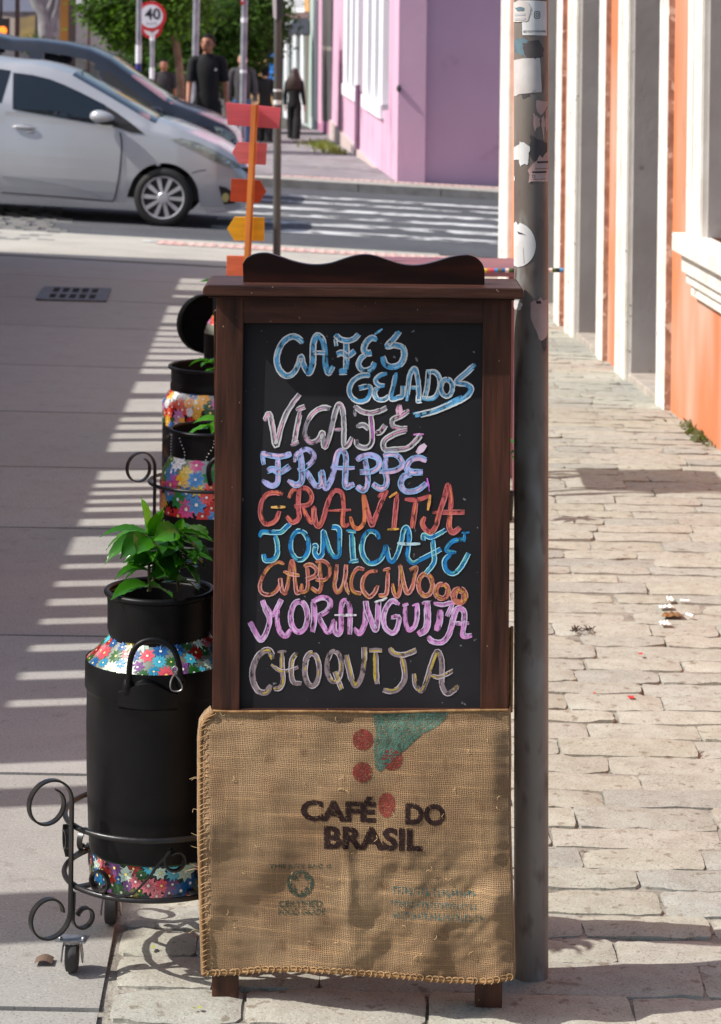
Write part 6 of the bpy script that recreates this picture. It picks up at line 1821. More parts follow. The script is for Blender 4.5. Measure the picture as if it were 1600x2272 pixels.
def person(label, loc, h, yaw, top, bottom, skin=SKIN, hair=HAIR, long_hair=False, sleeves='short', stride=.05, arm=(.0, .0), turn=0.0, female=False, group='people walking on the far pavement', shoes=BLACKC, tilt=(0, 0)):
    t = thing('person', label, 'person', loc, (tilt[0], tilt[1], yaw), group, world_coords=False)
    H = h
    sw = (.098 if female else .104) * H
    J = {}
    J['pel'] = (0, 0, .52 * H); J['wai'] = (0, .004 * H, .61 * H); J['che'] = (0, .006 * H, .73 * H); J['nb'] = (0, .012 * H, .825 * H); J['nk'] = (0, .006 * H, .862 * H); J['hd'] = (0, -.002 * H, .90 * H)
    for s, n in ((-1, 'l'), (1, 'r')):
        J['sh' + n] = (s * sw, .008 * H, .805 * H)
        sway = arm[0] if s < 0 else arm[1]
        J['el' + n] = (s * (sw + .028 * H), .015 * H - sway * .10 * H, .635 * H); J['wr' + n] = (s * (sw + .040 * H), -.025 * H - sway * .24 * H, .485 * H + abs(sway) * .05 * H)
        J['pa' + n] = (s * (sw + .040 * H), -.035 * H - sway * .27 * H, .448 * H + abs(sway) * .06 * H)
        st = stride * s
        J['hp' + n] = (s * .052 * H, 0, .50 * H); J['kn' + n] = (s * .056 * H, -.012 * H - st * H * .6, .275 * H); J['an' + n] = (s * .056 * H, .012 * H - st * H * 1.3, .042 * H); J['to' + n] = (s * .066 * H, -.085 * H - st * H * 1.3, .018 * H)
    order = ['pel', 'wai', 'che', 'nb', 'nk', 'hd'] + [a + n for n in 'lr' for a in ('sh', 'el', 'wr', 'pa', 'hp', 'kn', 'an', 'to')]
    fing = []
    idx = {k: i for i, k in enumerate(order)}
    E = [('pel', 'wai'), ('wai', 'che'), ('che', 'nb'), ('nb', 'nk'), ('nk', 'hd')]
    for n in 'lr': E += [('nb', 'sh' + n), ('sh' + n, 'el' + n), ('el' + n, 'wr' + n), ('wr' + n, 'pa' + n), ('pel', 'hp' + n), ('hp' + n, 'kn' + n), ('kn' + n, 'an' + n), ('an' + n, 'to' + n)]
    rad = dict(pel=(.075, .058), wai=(.068 if female else .072, .052), che=(.078 if female else .088, .058), nb=(.036, .030), nk=(.030, .031), hd=(.03, .032), sh=.027, el=.024, wr=.0155, pa=(.019, .012), hp=.052, kn=.033, an=.022, to=.018)
    V = [J[k] for k in order]; RR = []
    for k in order:
        r = rad.get(k) or rad[k[:-1]]
        RR.append(tuple(x * H for x in r) if isinstance(r, tuple) else r * H)
    ed = [(idx[a], idx[b]) for a, b in E]
    # five fingers on each hand
    for n, s in (('l', -1), ('r', 1)):
        p = Vector(J['pa' + n])
        for q, (dy, ln) in enumerate(((-.016, .036), (-.006, .044), (.004, .042), (.013, .034))):
            a = len(V); V.append(tuple(p + Vector((s * .004 * H, dy * H, -.018 * H)))); RR.append((.0055 * H,) * 2)
            V.append(tuple(p + Vector((-s * .004 * H, dy * H * 1.1, -(.018 + ln) * H)))); RR.append((.0042 * H,) * 2)
            ed += [(idx['pa' + n], a), (a, a + 1)]
        a = len(V); V.append(tuple(p + Vector((-s * .006 * H, -.026 * H, -.004 * H)))); RR.append((.006 * H,) * 2)
        V.append(tuple(p + Vector((-s * .010 * H, -.034 * H, -.03 * H)))); RR.append((.0045 * H,) * 2); ed += [(idx['pa' + n], a), (a, a + 1)]
    # head: skull, jaw, nose, brow and ears in one mesh with the body
    hm = MB()
    rz = Matrix.Rotation(turn, 3, 'Z')
    hc = Vector((0, -.012 * H, .928 * H))
    def hf(p):
        x, y, z = p.x / (.047 * H), p.y / (.058 * H), p.z / (.070 * H)
        w = 1 - .30 * max(0, -z) ** 1.4
        q = Vector((p.x * w, p.y * (1 - .06 * max(0, -z)), p.z))
        if y < -.3:
            q.y -= .013 * H * math.exp(-(x / .20) ** 2 - ((z + .12) / .26) ** 2)          # nose
            q.y += .006 * H * (math.exp(-((x - .42) / .2) ** 2 - ((z - .10) / .15) ** 2) + math.exp(-((x + .42) / .2) ** 2 - ((z - .10) / .15) ** 2))  # eye sockets
            q.y -= .004 * H * math.exp(-(x / .35) ** 2 - ((z + .55) / .12) ** 2)           # lips
            q.y -= .006 * H * math.exp(-(x / .3) ** 2 - ((z + .92) / .2) ** 2)             # chin
        return rz @ q
    hm.ball(hc, (.047 * H, .058 * H, .070 * H), 28, 22, hf)
    for s in (-1, 1): hm.ball(hc + rz @ Vector((s * .046 * H, .006 * H, -.006 * H)), (.006 * H, .012 * H, .018 * H), 8, 6)
    body = skinned('body', V, ed, RR, skin, t, 2, hm)
    fm = MB()
    for s in (-1, 1):
        fm.ball(hc + rz @ Vector((s * .0195 * H, -.0475 * H, .008 * H)), (.0075 * H, .004 * H, .0042 * H), 8, 6)
        fm.ball(hc + rz @ Vector((s * .020 * H, -.0505 * H, .021 * H)), (.011 * H, .004 * H, .0028 * H), 8, 5)
    fm.ball(hc + rz @ Vector((0, -.054 * H, -.039 * H)), (.015 * H, .004 * H, .0028 * H), 8, 5)
    fm.build('face_features', HAIR, t)
    # hair
    m = MB()
    def hairf(p):
        q = p.copy()
        if p.y < -.01 * H and p.z < .033 * H: q.y = -.01 * H + (p.y + .01 * H) * .2
        return rz @ q
    m.ball(hc + rz @ Vector((0, .006 * H, .010 * H)), (.051 * H, .060 * H, .067 * H), 24, 16, hairf if True else None)
    if long_hair:
        for k in range(34):
            a = math.pi * (k / 33) 
            b = hc + rz @ Vector((.048 * H * math.cos(a), .010 * H + .046 * H * math.sin(a), .01 * H))
            e = b + rz @ Vector((.070 * H * math.cos(a), .030 * H * math.sin(a), -.235 * H - .02 * H * math.sin(k * 2.3)))
            m.tube(spline([b, (b + e) / 2 + rz @ Vector((.012 * H * math.cos(a), .02 * H * math.sin(a), 0)), e], 5), [.015 * H] * 9 + [.012 * H, .006 * H], 6)
    m.build('hair', hair, t, smooth=70)
    # clothes follow the same skeleton
    def loft(mb, rings, n=20):
        vs = []
        for (cx_, cy_, cz_, rx, ry) in rings:
            for k in range(n):
                q = 6.2832 * k / n
                w = 1 + .05 * math.sin(3 * q + cz_ * 14) 
                vs.append((cx_ + rx * w * math.cos(q), cy_ + ry * w * math.sin(q), cz_))
        fs = [(i * n + k, i * n + (k + 1) % n, (i + 1) * n + (k + 1) % n, (i + 1) * n + k) for i in range(len(rings) - 1) for k in range(n)]
        mb.add(vs, fs + [tuple(range(n - 1, -1, -1)), tuple(range((len(rings) - 1) * n, len(rings) * n))])
    fw = .92 if female else .95
    m = MB()
    loft(m, [(0, .004 * H, .475 * H, .094 * H, .072 * H), (0, .004 * H, .50 * H, .095 * H, .072 * H), (0, .004 * H, .56 * H, .090 * H * fw, .068 * H), (0, .005 * H, .62 * H, .088 * H * fw, .066 * H), (0, .006 * H, .69 * H, .095 * H * fw, .070 * H),
             (0, .008 * H, .75 * H, .103 * H * fw, .072 * H), (0, .010 * H, .79 * H, .104 * H * fw, .064 * H), (0, .012 * H, .822 * H, .092 * H * fw, .056 * H), (0, .012 * H, .842 * H, .066 * H, .048 * H), (0, .010 * H, .860 * H, .042 * H, .042 * H)])
    for n, s in (('l', -1), ('r', 1)):
        a, e, w = Vector(J['sh' + n]), Vector(J['el' + n]), Vector(J['wr' + n])
        inn = a + Vector((-s * .045 * H, 0, .004 * H))
        if sleeves == 'short': m.tube(spline([inn, a, a.lerp(e, .45), a.lerp(e, .86)], 4), [.034 * H] * 4 + [.035 * H] * 4 + [.036 * H] * 5, 14)
        else: m.tube(spline([inn, a, a.lerp(e, .5), e, e.lerp(w, .5), e.lerp(w, .96)], 4), [.034 * H] * 5 + [.034 * H] * 4 + [.033 * H] * 4 + [.031 * H] * 4 + [.027 * H] * 4, 14)
    m.build('shirt', top, t, smooth=70)
    m = MB()
    ka = (.058, .060) if female else (.044, .036)
    loft(m, [(0, .002 * H, .455 * H, .088 * H, .066 * H), (0, .002 * H, .50 * H, .090 * H, .067 * H), (0, .002 * H, .56 * H, .084 * H, .062 * H)])
    for n, s in (('l', -1), ('r', 1)):
        h_, k_2, an = Vector(J['hp' + n]), Vector(J['kn' + n]), Vector(J['an' + n])
        m.tube(spline([h_ + Vector((-s * .004 * H, 0, .01 * H)), h_.lerp(k_2, .5), k_2, k_2.lerp(an, .5), an + Vector((0, 0, -.022 * H))], 4), [.056 * H] * 4 + [.054 * H] * 4 + [(ka[0] + .004) * H] * 4 + [ka[0] * H] * 4 + [ka[1] * H], 14)
    m.build('trousers', bottom, t, smooth=70)
    m = MB()
    for n, s in (('l', -1), ('r', 1)):
        a = Vector(J['an' + n]); b = Vector(J['to' + n])
        m.ball((a + b) / 2 + Vector((0, -.004 * H, -.012 * H)), (.026 * H, .068 * H, .024 * H), 12, 8)
    m.build('shoes', shoes, t, smooth=70)
    return t
def stand_at(px, py_feet, D):
    X = P(px, py_feet, D).x
    return (X, D, gz(X, D) + (.09 if D > FAR_KERB + .1 else 0))
def zh(px, py, D, loc): return P(px, py, D).z - loc[2]
l = stand_at(457, 430, 30.6)
pm = person('man in a plain black t-shirt and black trousers walking towards the grey minivan', l, zh(452, 76, 30.6, l), R(8), BLACKC, BLACKC, turn=R(-28), arm=(.35, -.05), stride=.06)
m = MB(); Hh = zh(452, 76, 30.6, l)
m.box((.055 * Hh, -.078 * Hh, .745 * Hh), (.022, .012, .026)); m.build('shirt_emblem', WHITEC, pm)
l = stand_at(536, 330, 45)
person('pedestrian in a dark grey jacket and blue jeans, partly behind a thin signpost', l, zh(530, 118, 45, l), R(0), GREYC, JEANS, skin=SKIN2, hair=BROWNHAIR, sleeves='long', stride=.04)
l = stand_at(587, 318, 49)
p3 = person('pedestrian dressed all in black with dark hair, between the two thin signposts', l, zh(587, 150, 49, l), R(180), BLACKC, BLACKC, skin=SKIN2, sleeves='long', stride=.03, female=True, shoes=WHITEC)
l = stand_at(652, 316, 53)
pw = person('woman with long dark hair and loose black trousers, walking beside the pale shopfront', l, zh(652, 151, 53, l), R(168), BLACKC, BLACKC, skin=SKIN2, hair=BROWNHAIR, long_hair=True, sleeves='long', stride=.07, female=True, shoes=WHITEC)
l = stand_at(362, 300, 46)
person('distant pedestrian in a dark grey top, small above the bonnet of the grey minivan', l, zh(364, 132, 46, l), R(0), cloth_m('charcoal', (46, 42, 46)), JEANS, sleeves='short', stride=.03)

# ---------------------------------------------------------------- street poles and signs
GALV = M('galvanised_steel', rgb(160, 160, 166), .45, var=rgb(130, 130, 138), vscale=7, metal=.5, speck=(rgb(210, 210, 210), 6, .66, .7))
OLDPOLE = M('old_grey_pole', rgb(92, 90, 88), .6, var=rgb(74, 70, 68), vscale=5, stretch=(1, 1, .3), metal=.3)
def streetpole(label, pxt, pyb, D, wpx, ztop, mat=GALV, name='street_pole', pxb=None, bands=()):
    b = P(pxb or pxt, pyb, D); X = b.x
    zg = gz(X, D) + (.085 if D > FAR_KERB + .1 else -.01)
    t = thing(name, label, 'pole', (X, D, zg), group='poles along the street')
    Xt = P(pxt, 0, D).x; zt0 = P(pxt, 0, D).z
    k = (Xt - X) / (zt0 - b.z) if abs(zt0 - b.z) > .01 else 0
    at = lambda z: Vector((X + k * (z - b.z), D, z))
    r = wpx / 2 * D / F
    m = MB(); m.tube([at(zg + (ztop - zg) * q / 8) for q in range(9)], r, 20); sh = m.build('shaft', mat, t, smooth=60)
    for (y0, y1, mt) in bands:
        za, zb2 = P(pxt, y0, D).z, P(pxt, y1, D).z
        m = MB(); m.tube([at(zb2), at(za)], r * 1.06, 20, caps=False); m.build('sticker', mt, t, smooth=60)
    return t, at, r
BLUEST = M('blue_sticker', rgb(52, 44, 120), .6); WHT = M('white_sticker', rgb(222, 222, 224), .7)
REDS = M('sign_red', rgb(186, 24, 36), .5); WHS = M('sign_white', rgb(214, 214, 220), .5); BLKS = M('sign_black', (.01, .01, .012, 1), .5); BACKS = M('sign_back', rgb(70, 72, 76), .5, metal=.4)
streetpole('galvanised pole with a blue band and white stickers, in front of the speed limit sign', 309, 400, 33, 12.5, 4.2, bands=((142, 164, BLUEST), (100, 140, WHT), (166, 176, WHT)), pxb=304)
t40, at40, r40 = streetpole('stickered pole carrying the round red and white speed limit sign', 339, 400, 38, 10.5, P(339, 2, 38).z, name='speed_sign', pxb=335, bands=((72, 90, WHT), (150, 175, WHT)))
t40['category'] = 'road sign'
def disc(c, r, D, th, mat, name, parent, n=40):
    m = MB(); m.prism([c + Vector((r * math.cos(6.2832 * k / n), 0, r * math.sin(6.2832 * k / n))) for k in range(n)], (0, th, 0)); return m.build(name, mat, parent, origin=parent['org'])
DSG = 38 - .06
sc_ = P(335.5, 36, DSG); rs = 33.5 * DSG / F
plate = disc(sc_, rs, DSG, .006, REDS, 'sign_plate', t40)
disc(sc_ + Vector((0, -.004, 0)), rs * .77, DSG, .003, WHS, 'sign_face', plate)
vs, fs = text_polys('40', (321.5, 18, 356, 43.5), 50, .02)
m = MB(); m.add([P(x, y, DSG - .008) for x, y in vs], fs); m.build('sign_number', BLKS, plate, origin=t40['org'], recalc=False)
vs, fs = text_polys('km/h', (325, 48, 348, 55), 50, .0)
m = MB(); m.add([P(x, y, DSG - .008) for x, y in vs], fs); m.build('sign_unit', M('sign_grey', rgb(120, 118, 128), .6), plate, origin=t40['org'], recalc=False)
# a second round sign half hidden under the first
sc2 = P(336, 62, 38.12); plate2 = disc(sc2, 24 * 38.1 / F, 38.1, .006, REDS, 'lower_sign', t40)
disc(sc2 + Vector((0, -.004, .0)), 17 * 38.1 / F, 38.1, .003, WHS, 'lower_sign_face', plate2)
streetpole('plain galvanised pole directly behind the man in the black t-shirt', 436, 380, 34, 15, 4.4, pxb=428)
t3, at3, r3 = streetpole('slim galvanised pole with a small red sign edge, over the arrow signpost', 543, 372, 32, 14, 4.3, pxb=536, bands=((39, 50, WHT), (155, 162, WHT)))
m = MB(); c = P(538, 2, 31.9); m.prism([c + Vector((.028 * math.cos(6.2832 * k / 20), 0, .055 * math.sin(6.2832 * k / 20))) for k in range(20)], (0, .01, 0)); s_ = m.build('sign_plate', REDS, t3)
m = MB(); c = P(538, -2, 31.88); m.prism([c + Vector((.016 * math.cos(6.2832 * k / 20), 0, .035 * math.sin(6.2832 * k / 20))) for k in range(20)], (0, .01, 0)); m.build('sign_face', WHS, s_, origin=t3['org'])
t4, at4, r4 = streetpole('dark grey signpost near the crossing, seen just above the board crest', 617, 600, 18.6, 17.5, 3.3, OLDPOLE, pxb=614, bands=((198, 203, WHT), (222, 232, WHT)))
m = MB(); m.prism([P(606, 38, 18.55), P(613, 44, 18.55), P(613, -60, 18.55), P(603, -60, 18.55)], (.02, .25, 0)); m.build('sign_plate', WHS, t4)
m = MB(); m.prism([P(613, 50, 18.57), P(628, 40, 18.57), P(628, -60, 18.57), P(613, -60, 18.57)], (0, .02, 0)); m.build('sign_bracket', BACKS, t4)

# ---------------------------------------------------------------- far buildings
PINK = M('pink_wall_paint', rgb(212, 170, 192), .8, var=rgb(206, 162, 185), vscale=.8, vdet=6, speck=(rgb(150, 112, 136), .5, .62, .78), bump=.15, bscale=8, bdist=.02,
         extra=lambda nt, col, mix, nr, tc: mix(nr(1.6, .64, .74, 5, True), col, mix(1.0, col, (.8, .74, .76, 1), 'MULTIPLY')))
PINKS = M('mauve_trim_and_shade', rgb(186, 128, 160), .8, var=rgb(160, 104, 136), vscale=3)
def wall_between(a, b, z1, th=.3, z_low=-1.2):
    """upright wall from ground point a to ground point b, thickness away from the viewer"""
    d = (b - a); d.z = 0; n = Vector((-d.y, d.x, 0)).normalized()
    if n.y < 0: n = -n
    return [Vector((a.x, a.y, a.z + z_low)), Vector((b.x, b.y, b.z + z_low)), Vector((b.x, b.y, z1)), Vector((a.x, a.y, z1))], n * th
DPK = 31.0
pc0 = P(881, 411, DPK); pc0.z = gz(pc0.x, DPK)
pl_dir = (G(740, 318) - pc0); pl_dir.z = 0; pl_dir.normalize()
pkb = thing('pink_house', 'pink painted corner house with white framed tall windows, across the street', 'building', pc0)
def face_at(px):
    """point on the pink street side seen at pixel column px"""
    X, Z = ray(px, 250)
    s = (X * pc0.y - pc0.x) / (pl_dir.x - X * pl_dir.y)
    return pc0 + pl_dir * s
pe = face_at(737)
m = MB()
n_in = Vector((pl_dir.y, -pl_dir.x, 0)); 
if n_in.x < 0: n_in = -n_in
zt_ = 7.0
def pwall(pa, pb, z0, z1, th=.35, mb=None, out=0.0):
    (mb or m).prism([Vector((pa.x, pa.y, z0)) - n_in * out, Vector((pb.x, pb.y, z0)) - n_in * out, Vector((pb.x, pb.y, z1)) - n_in * out, Vector((pa.x, pa.y, z1)) - n_in * out], n_in * th)
W1a, W1b, W2a, W2b = [face_at(v) for v in (862, 809, 803, 764)]
def zsill(p): 
    return 1.55 - .0 + (-(221 - 76) * 40.0 / F) if False else P(812, 222, face_at(812).y).z
zsl = zsill(None)
pwall(pc0, W1a, -1.5, zt_); pwall(W1a, W1b, -1.5, zsl); pwall(W1b, W2a, -1.5, zt_); pwall(W2a, W2b, -1.5, zsl); pwall(W2b, pe, -1.5, zt_)
pwall(W1a, W1b, 4.4, zt_); pwall(W2a, W2b, 4.4, zt_)
m.build('street_wall', PINK, pkb)
m = MB()
rdir = Vector((math.cos(R(15)), math.sin(R(15)), 0))
pr_end = pc0 + rdir * 6
m.prism([Vector((pc0.x, pc0.y, -1.5)), Vector((pr_end.x, pr_end.y, -1.7)), Vector((pr_end.x, pr_end.y, zt_)), Vector((pc0.x, pc0.y, zt_))], (0, .3, 0)); m.build('side_wall', PINK, pkb)
m = MB(); m.ball(P(885, 196, DPK - .02), (.03, .03, .05), 8, 6); m.build('bracket', BACKS, pkb)
WF = M('white_window_frame', rgb(236, 236, 240), .6)
SHUT = M('grey_window_pane', rgb(120, 112, 120), .3, var=rgb(150, 144, 150), vscale=1.2)
for wa, wb in ((W1a, W1b), (W2a, W2b)):
    d = wb - wa
    fr = MB(); 
    def seg(f0, f1, z0, z1, out, th, mb_): pwall(wa + d * f0, wa + d * f1, z0, z1, th, mb_, out)
    seg(.0, .16, zsl, 4.4, -.10, .04, fr); 
    f2 = MB()
    seg(.16, .30, zsl + .0, 4.4, .03, .12, f2); seg(.47, .60, zsl, 4.4, .03, .12, f2); seg(.80, 1.0, zsl, 4.4, .03, .12, f2); seg(.16, 1.0, zsl - .12, zsl + .08, .06, .16, f2)
    wob = f2.build('window', WF, pkb)
    g = MB(); seg(.12, .98, zsl, 4.4, -.08, .02, g); g.build('pane', SHUT, wob, origin=pc0)
    fr.build('window_jamb', PINKS, pkb)
m = MB(); q = face_at(799.5); m.tube([Vector((q.x, q.y, gz(q.x, q.y))) - n_in * .05, Vector((q.x, q.y, zsl + .2)) - n_in * .05], .045, 8); m.build('drain_pipe', M('mauve_pipe', rgb(120, 92, 116), .7), pkb, smooth=60)
m = MB(); q0, q1 = face_at(752), face_at(757); pwall(q0, q1, -1.2, P(755, 110, q0.y).z, .1, m, .02); m.build('wall_shade_strip', PINKS, pkb)  # narrow shadow painted on the wall as a mauve strip
# plinth line
m = MB(); pwall(pc0 + pl_dir * .05, pe, -1.5, gz(pc0.x, pc0.y) + .0, .1, m, .06); m.build('plinth', M('dusty_plinth', rgb(190, 172, 168), .85), pkb)
# doorway piece at the far end
def block(label, name, pxa, pxb, Da, Db, ytop, mat, cat='building', parts=None, z1=None, depth=6.0, group=None):
    a, b = P(pxa, 250, Da), P(pxb, 250, Db)
    a.z, b.z = gz(a.x, Da), gz(b.x, Db)
    zt = z1 if z1 is not None else P((pxa + pxb) / 2, ytop, (Da + Db) / 2).z
    t = thing(name, label, cat, Vector((a.x, a.y, min(a.z, b.z))), group=group)
    m = MB()
    m.prism([Vector((a.x, a.y, a.z - 1.5)), Vector((b.x, b.y, b.z - 1.5)), Vector((b.x, b.y, zt)), Vector((a.x, a.y, zt))], (0, depth, 0))
    m.build('wall', mat, t)
    def on(px, py, out=.05):
        f = (px - pxa) / (pxb - pxa)
        D = 1 / ((1 - f) / Da + f / Db)
        return P(px, py, D - out)
    def quad(nm, pl, mat_, th=.05, out=.05, parent=None):
        mm = MB(); mm.prism([on(x, y, out) for x, y in pl], (0, th, 0)); return mm.build(nm, mat_, parent or t, origin=t['org'])
    return t, quad
DARKG = M('dark_grey_door', rgb(72, 68, 70), .7, var=rgb(88, 82, 82), vscale=1.0)
t, quad = block('narrow pink doorway bay with a tall dark grey door, beyond the pink house', 'door_bay', 703, 736.8, face_at(703).y, face_at(736.8).y, -400, PINKS)
d = quad('door', [(714, 302), (735, 302), (737, -40), (716, -40)], DARKG, .05, .08)
quad('door_panel', [(715, 102), (736, 104), (736, 113), (715, 111)], M('door_rail', rgb(132, 124, 118), .7), .03, .12, d)
quad('door_frame', [(705, 305), (713, 305), (715, -40), (707, -40)], PINK, .05, .12)
quad('step', [(698, 318), (735, 324), (732, 300), (706, 292)], KERB, .4, .5)
MINT = M('peeling_mint_wall', rgb(206, 216, 210), .85, var=rgb(160, 176, 168), vscale=1.6, vdet=7, stretch=(1, 1, .3), speck=(rgb(110, 128, 118), 2, .6, .7))
t, quad = block('narrow pale mint house with peeling paint beyond the pink house', 'mint_house', 684, 702.8, face_at(684).y, face_at(702.8).y, -400, MINT)
quad('pilaster', [(697, 300), (704, 300), (704, -40), (697, -40)], WF, .1, .1)
quad('down_stain', [(690, 290), (694, 290), (694, 120), (691, 60)], M('green_stain', rgb(112, 130, 120), .85), .02, .06)
SHOP = M('pale_shop_front', rgb(178, 186, 188), .8, var=rgb(150, 160, 162), vscale=2, stretch=(4, 1, .3))
t, quad = block('pale grey shopfront with a dark awning and white balcony, farther up the street', 'shop_house', 620, 683.6, 100, face_at(683.6).y + .1, -400, SHOP)
for k, (xa, xb, mt) in enumerate(((632, 636, WF), (641, 645, BACKS), (652, 656, WF), (660, 663, BACKS), (668, 673, WF), (676, 684, M('moss_stain', rgb(104, 102, 92), .9)))):
    quad('shutter_board', [(xa, 292), (xb, 296), (xb, 76), (xa, 76)], mt, .04, .08)
aw = MB()
quad('awning', [(627, 75), (686, 75), (686, 44), (656, 42), (640, 56)], M('navy_awning', rgb(44, 48, 62), .8), .6, 1.0)
quad('beam', [(626, 42), (686, 40), (686, 28), (626, 30)], M('brown_beam', rgb(108, 86, 84), .8), .3, .4)
bal = quad('balcony', [(627, 29), (676, 27), (676, 18), (627, 20)], WF, .5, .5)
for k in range(8): quad('baluster', [(629 + k * 6, 20), (632 + k * 6, 20), (632 + k * 6, -40), (629 + k * 6, -40)], WF, .1, .45, bal)
quad('orange_corner', [(676, 26), (686, 26), (686, -40), (676, -40)], M('ochre_paint', rgb(214, 160, 100), .8), .1, .3)
t, quad = block('tan building end with a blue painted column, far up the street past the trees', 'tan_house', 556, 622, 100, 97, -400, M('tan_wall', rgb(204, 166, 118), .85, var=rgb(176, 140, 98), vscale=.6))
quad('column', [(596, 205), (612, 205), (612, 60), (600, 60)], M('blue_column', rgb(30, 110, 190), .6), .5, .6)
quad('column', [(592, 205), (598, 205), (601, 60), (596, 60)], M('deep_blue_column', rgb(24, 52, 120), .6), .5, .5)
GREYW = M('old_grey_wall', rgb(158, 152, 152), .85, var=rgb(128, 122, 124), vscale=.7, vdet=7, speck=(rgb(100, 94, 96), 1.2, .6, .72))
t, quad = block('long weathered grey building with patches and posts, behind the cars at far left', 'grey_house', -260, 330, 66, 66, -400, GREYW)
quad('upper_band', [(-200, 26), (84, 26), (84, -60), (-200, -60)], M('blue_grey_band', rgb(150, 156, 172), .85), .1, .1)
quad('yellow_panel', [(44, 88), (78, 88), (78, 34), (44, 40)], M('mustard_panel', rgb(188, 164, 100), .85, var=rgb(160, 140, 100), vscale=2), .05, .1)
quad('cream_panel', [(6, 90), (34, 90), (34, 40), (6, 36)], M('cream_panel', rgb(196, 182, 164), .85), .05, .1)
quad('window', [(-120, 70), (-30, 70), (-30, 0), (-120, 0)], SHUT, .05, .1)
quad('doorway', [(274, 112), (292, 112), (292, 96), (274, 96)], BACKS, .05, .1)
quad('skylight_sign', [(168, 9), (214, 9), (214, -6), (168, -6)], M('white_board', rgb(236, 236, 236), .7), .3, .5)
quad('plinth', [(150, 200), (330, 200), (330, 128), (150, 120)], M('graffiti_plinth', rgb(132, 128, 122), .85, var=rgb(96, 96, 92), vscale=2.5, speck=(rgb(180, 176, 170), 3, .62, .7)), .2, .3)
def post(label, px, w, ytop, D, c, cat='post', name='wooden_post', pyb=300):
    X = P(px, 100, D).x; zg = gz(X, D) + .05; zt = P(px, ytop, D).z
    m = MB(); r = w / 2 * D / F
    m.prism([Vector((X - r, D, zg)), Vector((X + r, D, zg)), Vector((X + r, D, zt)), Vector((X - r, D, zt))], (0, r * 2, 0))
    o = m.build(name, M('post_%d_%d' % (px, w), rgb(*c), .8, var=rgb(*[int(x * .8) for x in c]), vscale=2, stretch=(1, 1, .3)), origin=Vector((X, D, zg)))
    tag(o, label, cat, 'posts in front of the grey building'); return o
post('dark brown square post beside the yellow patch of the grey building', 37, 9, -80, 60, (62, 40, 36))
post('wide orange brown post, brightest of those before the grey building', 142, 19, -80, 60.4, (168, 112, 48))
post('broad dark brown post touching the orange brown one', 158.5, 15, -80, 60, (74, 60, 56))
post('thin dark red post standing between the brown posts and the tree', 197, 5, 20, 59, (92, 54, 54))
post('near black post at the left edge of the picture', 1, 6, -80, 60, (44, 38, 38))
# traffic light, amber lamp lit
X = P(6, 68, 58).x; zg = gz(X, 58) + .05
tl = thing('traffic_light', 'black traffic light with its amber lamp lit, at the left edge', 'traffic light', (X, 58, zg))
m = MB(); m.tube([(X - .16, 58.1, zg), (X - .16, 58.1, P(6, 40, 58).z)], .05, 10); m.build('pole', BACKS, tl)
m = MB(); c = P(6, 66, 58); m.box(c + Vector((-.03, .1, 0)), (.34, .22, .55)); hs = m.build('housing', BLKPL, tl)
m = MB(); m.lathe([(.001, 0), (.085, 0), (.10, .02)], 20, P(6, 68, 57.9), 'y'); m.build('amber_lamp', M('amber_lamp', rgb(255, 120, 20), .4, emit=((1, .22, .02, 1), 1.6)), hs, origin=(X, 58, zg))

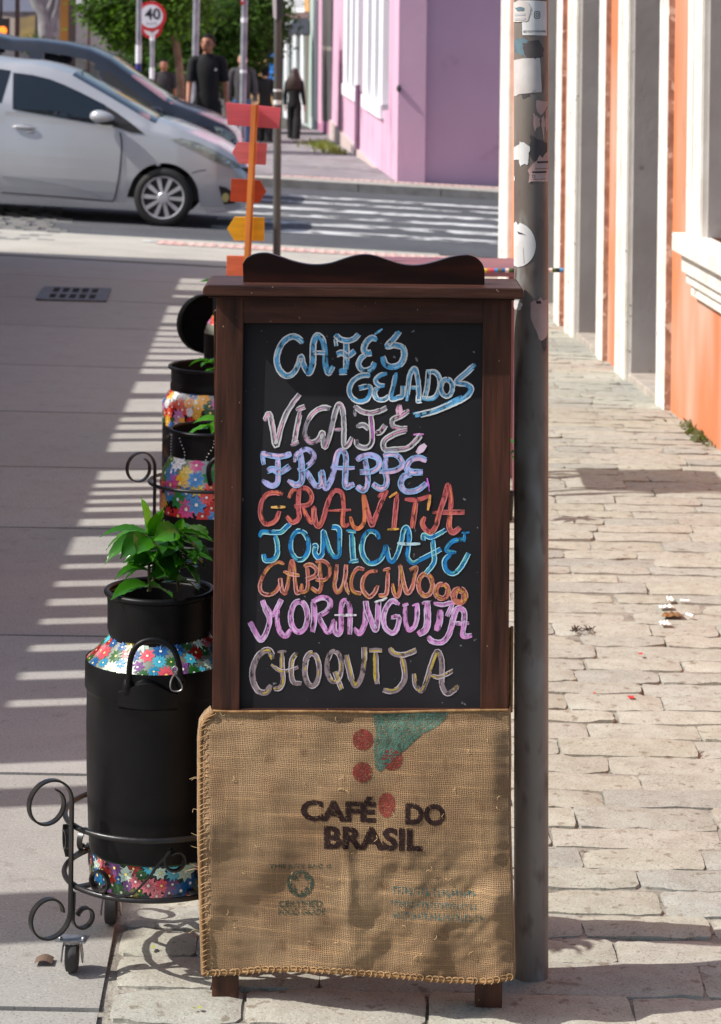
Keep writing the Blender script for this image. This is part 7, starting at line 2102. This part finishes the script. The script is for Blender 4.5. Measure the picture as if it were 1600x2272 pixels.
# ---------------------------------------------------------------- trees
BARK = M('tree_bark', rgb(140, 112, 92), .9, var=rgb(100, 78, 62), vscale=5, bump=.6, bscale=12, bdist=.02)
PALEBARK = M('pale_bark', rgb(172, 162, 138), .9, var=rgb(140, 128, 106), vscale=5, bump=.4, bscale=12, bdist=.02)
GREYBARK = M('grey_bark', rgb(150, 146, 146), .9, var=rgb(118, 114, 114), vscale=3, bump=.5, bscale=8, bdist=.03)
CROWN = M('tree_leaf', rgb(66, 92, 38), .55, var=(.7, .75, .7, 1), vscale=1.5, attr=True, sub=.35, spec=.3)
def tree(label, D, trunk, crowns, n, size, seed, bark, tint=(1, 1, 1), rt=.09, nest=None):
    rnd = random.Random(seed)
    pb_ = trunk[0][0]
    X = P(pb_[0], pb_[1], D).x; zg = gz(X, D) + .05
    t = thing('street_tree', label, 'tree', (X, D, zg), group='trees along the far pavement')
    for i, (path, r0, r1) in enumerate([(tr, *rr) for tr, rr in zip(trunk, [(rt, rt * .55)] + [(rt * .5, rt * .2)] * 9)]):
        pts = [P(x, y, D + (dz[0] if dz else 0)) for x, y, *dz in path]
        if i == 0: pts = [Vector((pts[0].x, D, zg - .1))] + pts
        sp = spline(pts, 5); m = MB()
        m.tube(sp, [r0 + (r1 - r0) * k / (len(sp) - 1) for k in range(len(sp))], 10); m.build('trunk' if i == 0 else 'limb', bark, t, smooth=60)
    m = MB()
    tot = sum(c[2] * c[3] for c in crowns)
    for (px, py, rx, ry, rd) in crowns:
        c = P(px, py, D); ax_ = (rx * D / F, rd, ry * D / F)
        cnt = int(n * rx * ry / tot)
        # leaves come in sprays so gaps stay open
        sprays = max(6, cnt // 9)
        for s in range(sprays):
            while True:
                v = Vector((rnd.uniform(-1, 1), rnd.uniform(-1, 1), rnd.uniform(-1, 1)))
                if .25 < v.length < 1: break
            sc0 = c + Vector((v.x * ax_[0], v.y * ax_[1], v.z * ax_[2]))
            k = rnd.choice((.45, .6, .8, 1.0, 1.2, 1.6))
            out = Vector((v.x, v.y, v.z * .4 - .25)).normalized()
            for q in range(9):
                p = sc0 + Vector((rnd.gauss(0, 1), rnd.gauss(0, 1), rnd.gauss(0, .7))) * size * 1.3
                a = rnd.uniform(0, 6.28)
                d = (out * .6 + Vector((math.cos(a), math.sin(a), rnd.uniform(-.7, .3)))).normalized() * size * rnd.uniform(.7, 1.3)
                sd = d.cross(Vector((rnd.uniform(-.5, .5), rnd.uniform(-.5, .5), 1))).normalized() * size * rnd.uniform(.24, .4)
                kk = k * rnd.uniform(.85, 1.15)
                m.col = (kk * tint[0], kk * tint[1], kk * tint[2], 1)
                bend = Vector((0, 0, -.12 * size))
                m.add([p, p + d * .45 + sd, p + d + bend, p + d * .45 - sd], [(0, 1, 2), (0, 2, 3)])
    m.build('crown', CROWN, t, recalc=False)
    return t
tree('leafy street tree with a brown forked trunk, directly left of the man in black', 42, [[(404, 300), (402, 220), (398, 150), (390, 95), (383, 55), (381, 20), (385, -30)], [(392, 60), (402, 30), (425, 8), (450, -20)], [(383, 45), (372, 10), (360, -30)]],
     [(250, 10, 60, 40, .7), (300, 40, 60, 50, .9), (340, -10, 80, 60, 1.0), (230, 30, 40, 24, .5), (290, 78, 40, 22, .5), (400, 10, 70, 70, 1.2), (270, 55, 46, 30, .6)], 9000, .115, 5, BARK, (1.5, 1.42, .95), .085)
tree('dense dark green tree behind the man in black, with a pale slim forked trunk', 50, [[(452, 320), (455, 200), (462, 130), (470, 80), (483, 48), (486, 20), (484, -40)], [(483, 46), (505, 28), (528, 2), (545, -30)], [(486, 35), (497, 20), (502, 0)]],
     [(430, 40, 90, 70, 1.6), (500, 60, 90, 90, 1.8), (560, 50, 70, 80, 1.6), (460, 130, 80, 50, 1.4), (540, 120, 60, 40, 1.2), (390, 110, 50, 50, 1.0), (585, 20, 50, 60, 1.0)], 14000, .125, 6, PALEBARK, (.9, .95, .9), .05)
tree('dark green tree mass farther back, filling the gap between the street poles', 60, [[(380, 330), (372, 220), (366, 150), (360, 90)]],
     [(360, 120, 70, 70, 1.6), (420, 150, 80, 60, 1.6), (500, 150, 90, 60, 1.8), (570, 60, 60, 90, 1.6), (330, 110, 40, 40, 1.0), (440, 60, 120, 80, 1.6), (540, 160, 40, 40, .8)], 15000, .15, 9, BARK, (.55, .6, .5), .1)  # leaf tint darker than on the nearer trees
tr = tree('bare grey barked tree with forked boughs in front of the grey building', 55, [[(104, 300), (103, 120), (100, 60), (96, 30), (82, 8), (70, -20)], [(100, 34), (112, 12), (122, -20)], [(97, 30), (92, 10), (100, -20)], [(104, 80), (118, 40), (128, 10), (132, -30)]],
     [(100, 100, 34, 10, .5), (92, 98, 26, 12, .4)], 500, .10, 4, GREYBARK, (.8, .8, .8), .20)
tree('low green shrub at the foot of the grey building, behind the van roof', 57, [[(80, 200), (80, 110)]], [(76, 88, 26, 10, .4), (150, 110, 20, 12, .4), (262, 132, 40, 14, .4)], 900, .08, 14, BARK, (.8, .85, .7), .03)
for o in list(bpy.data.objects):
    if 'org' in o.keys(): del o['org']
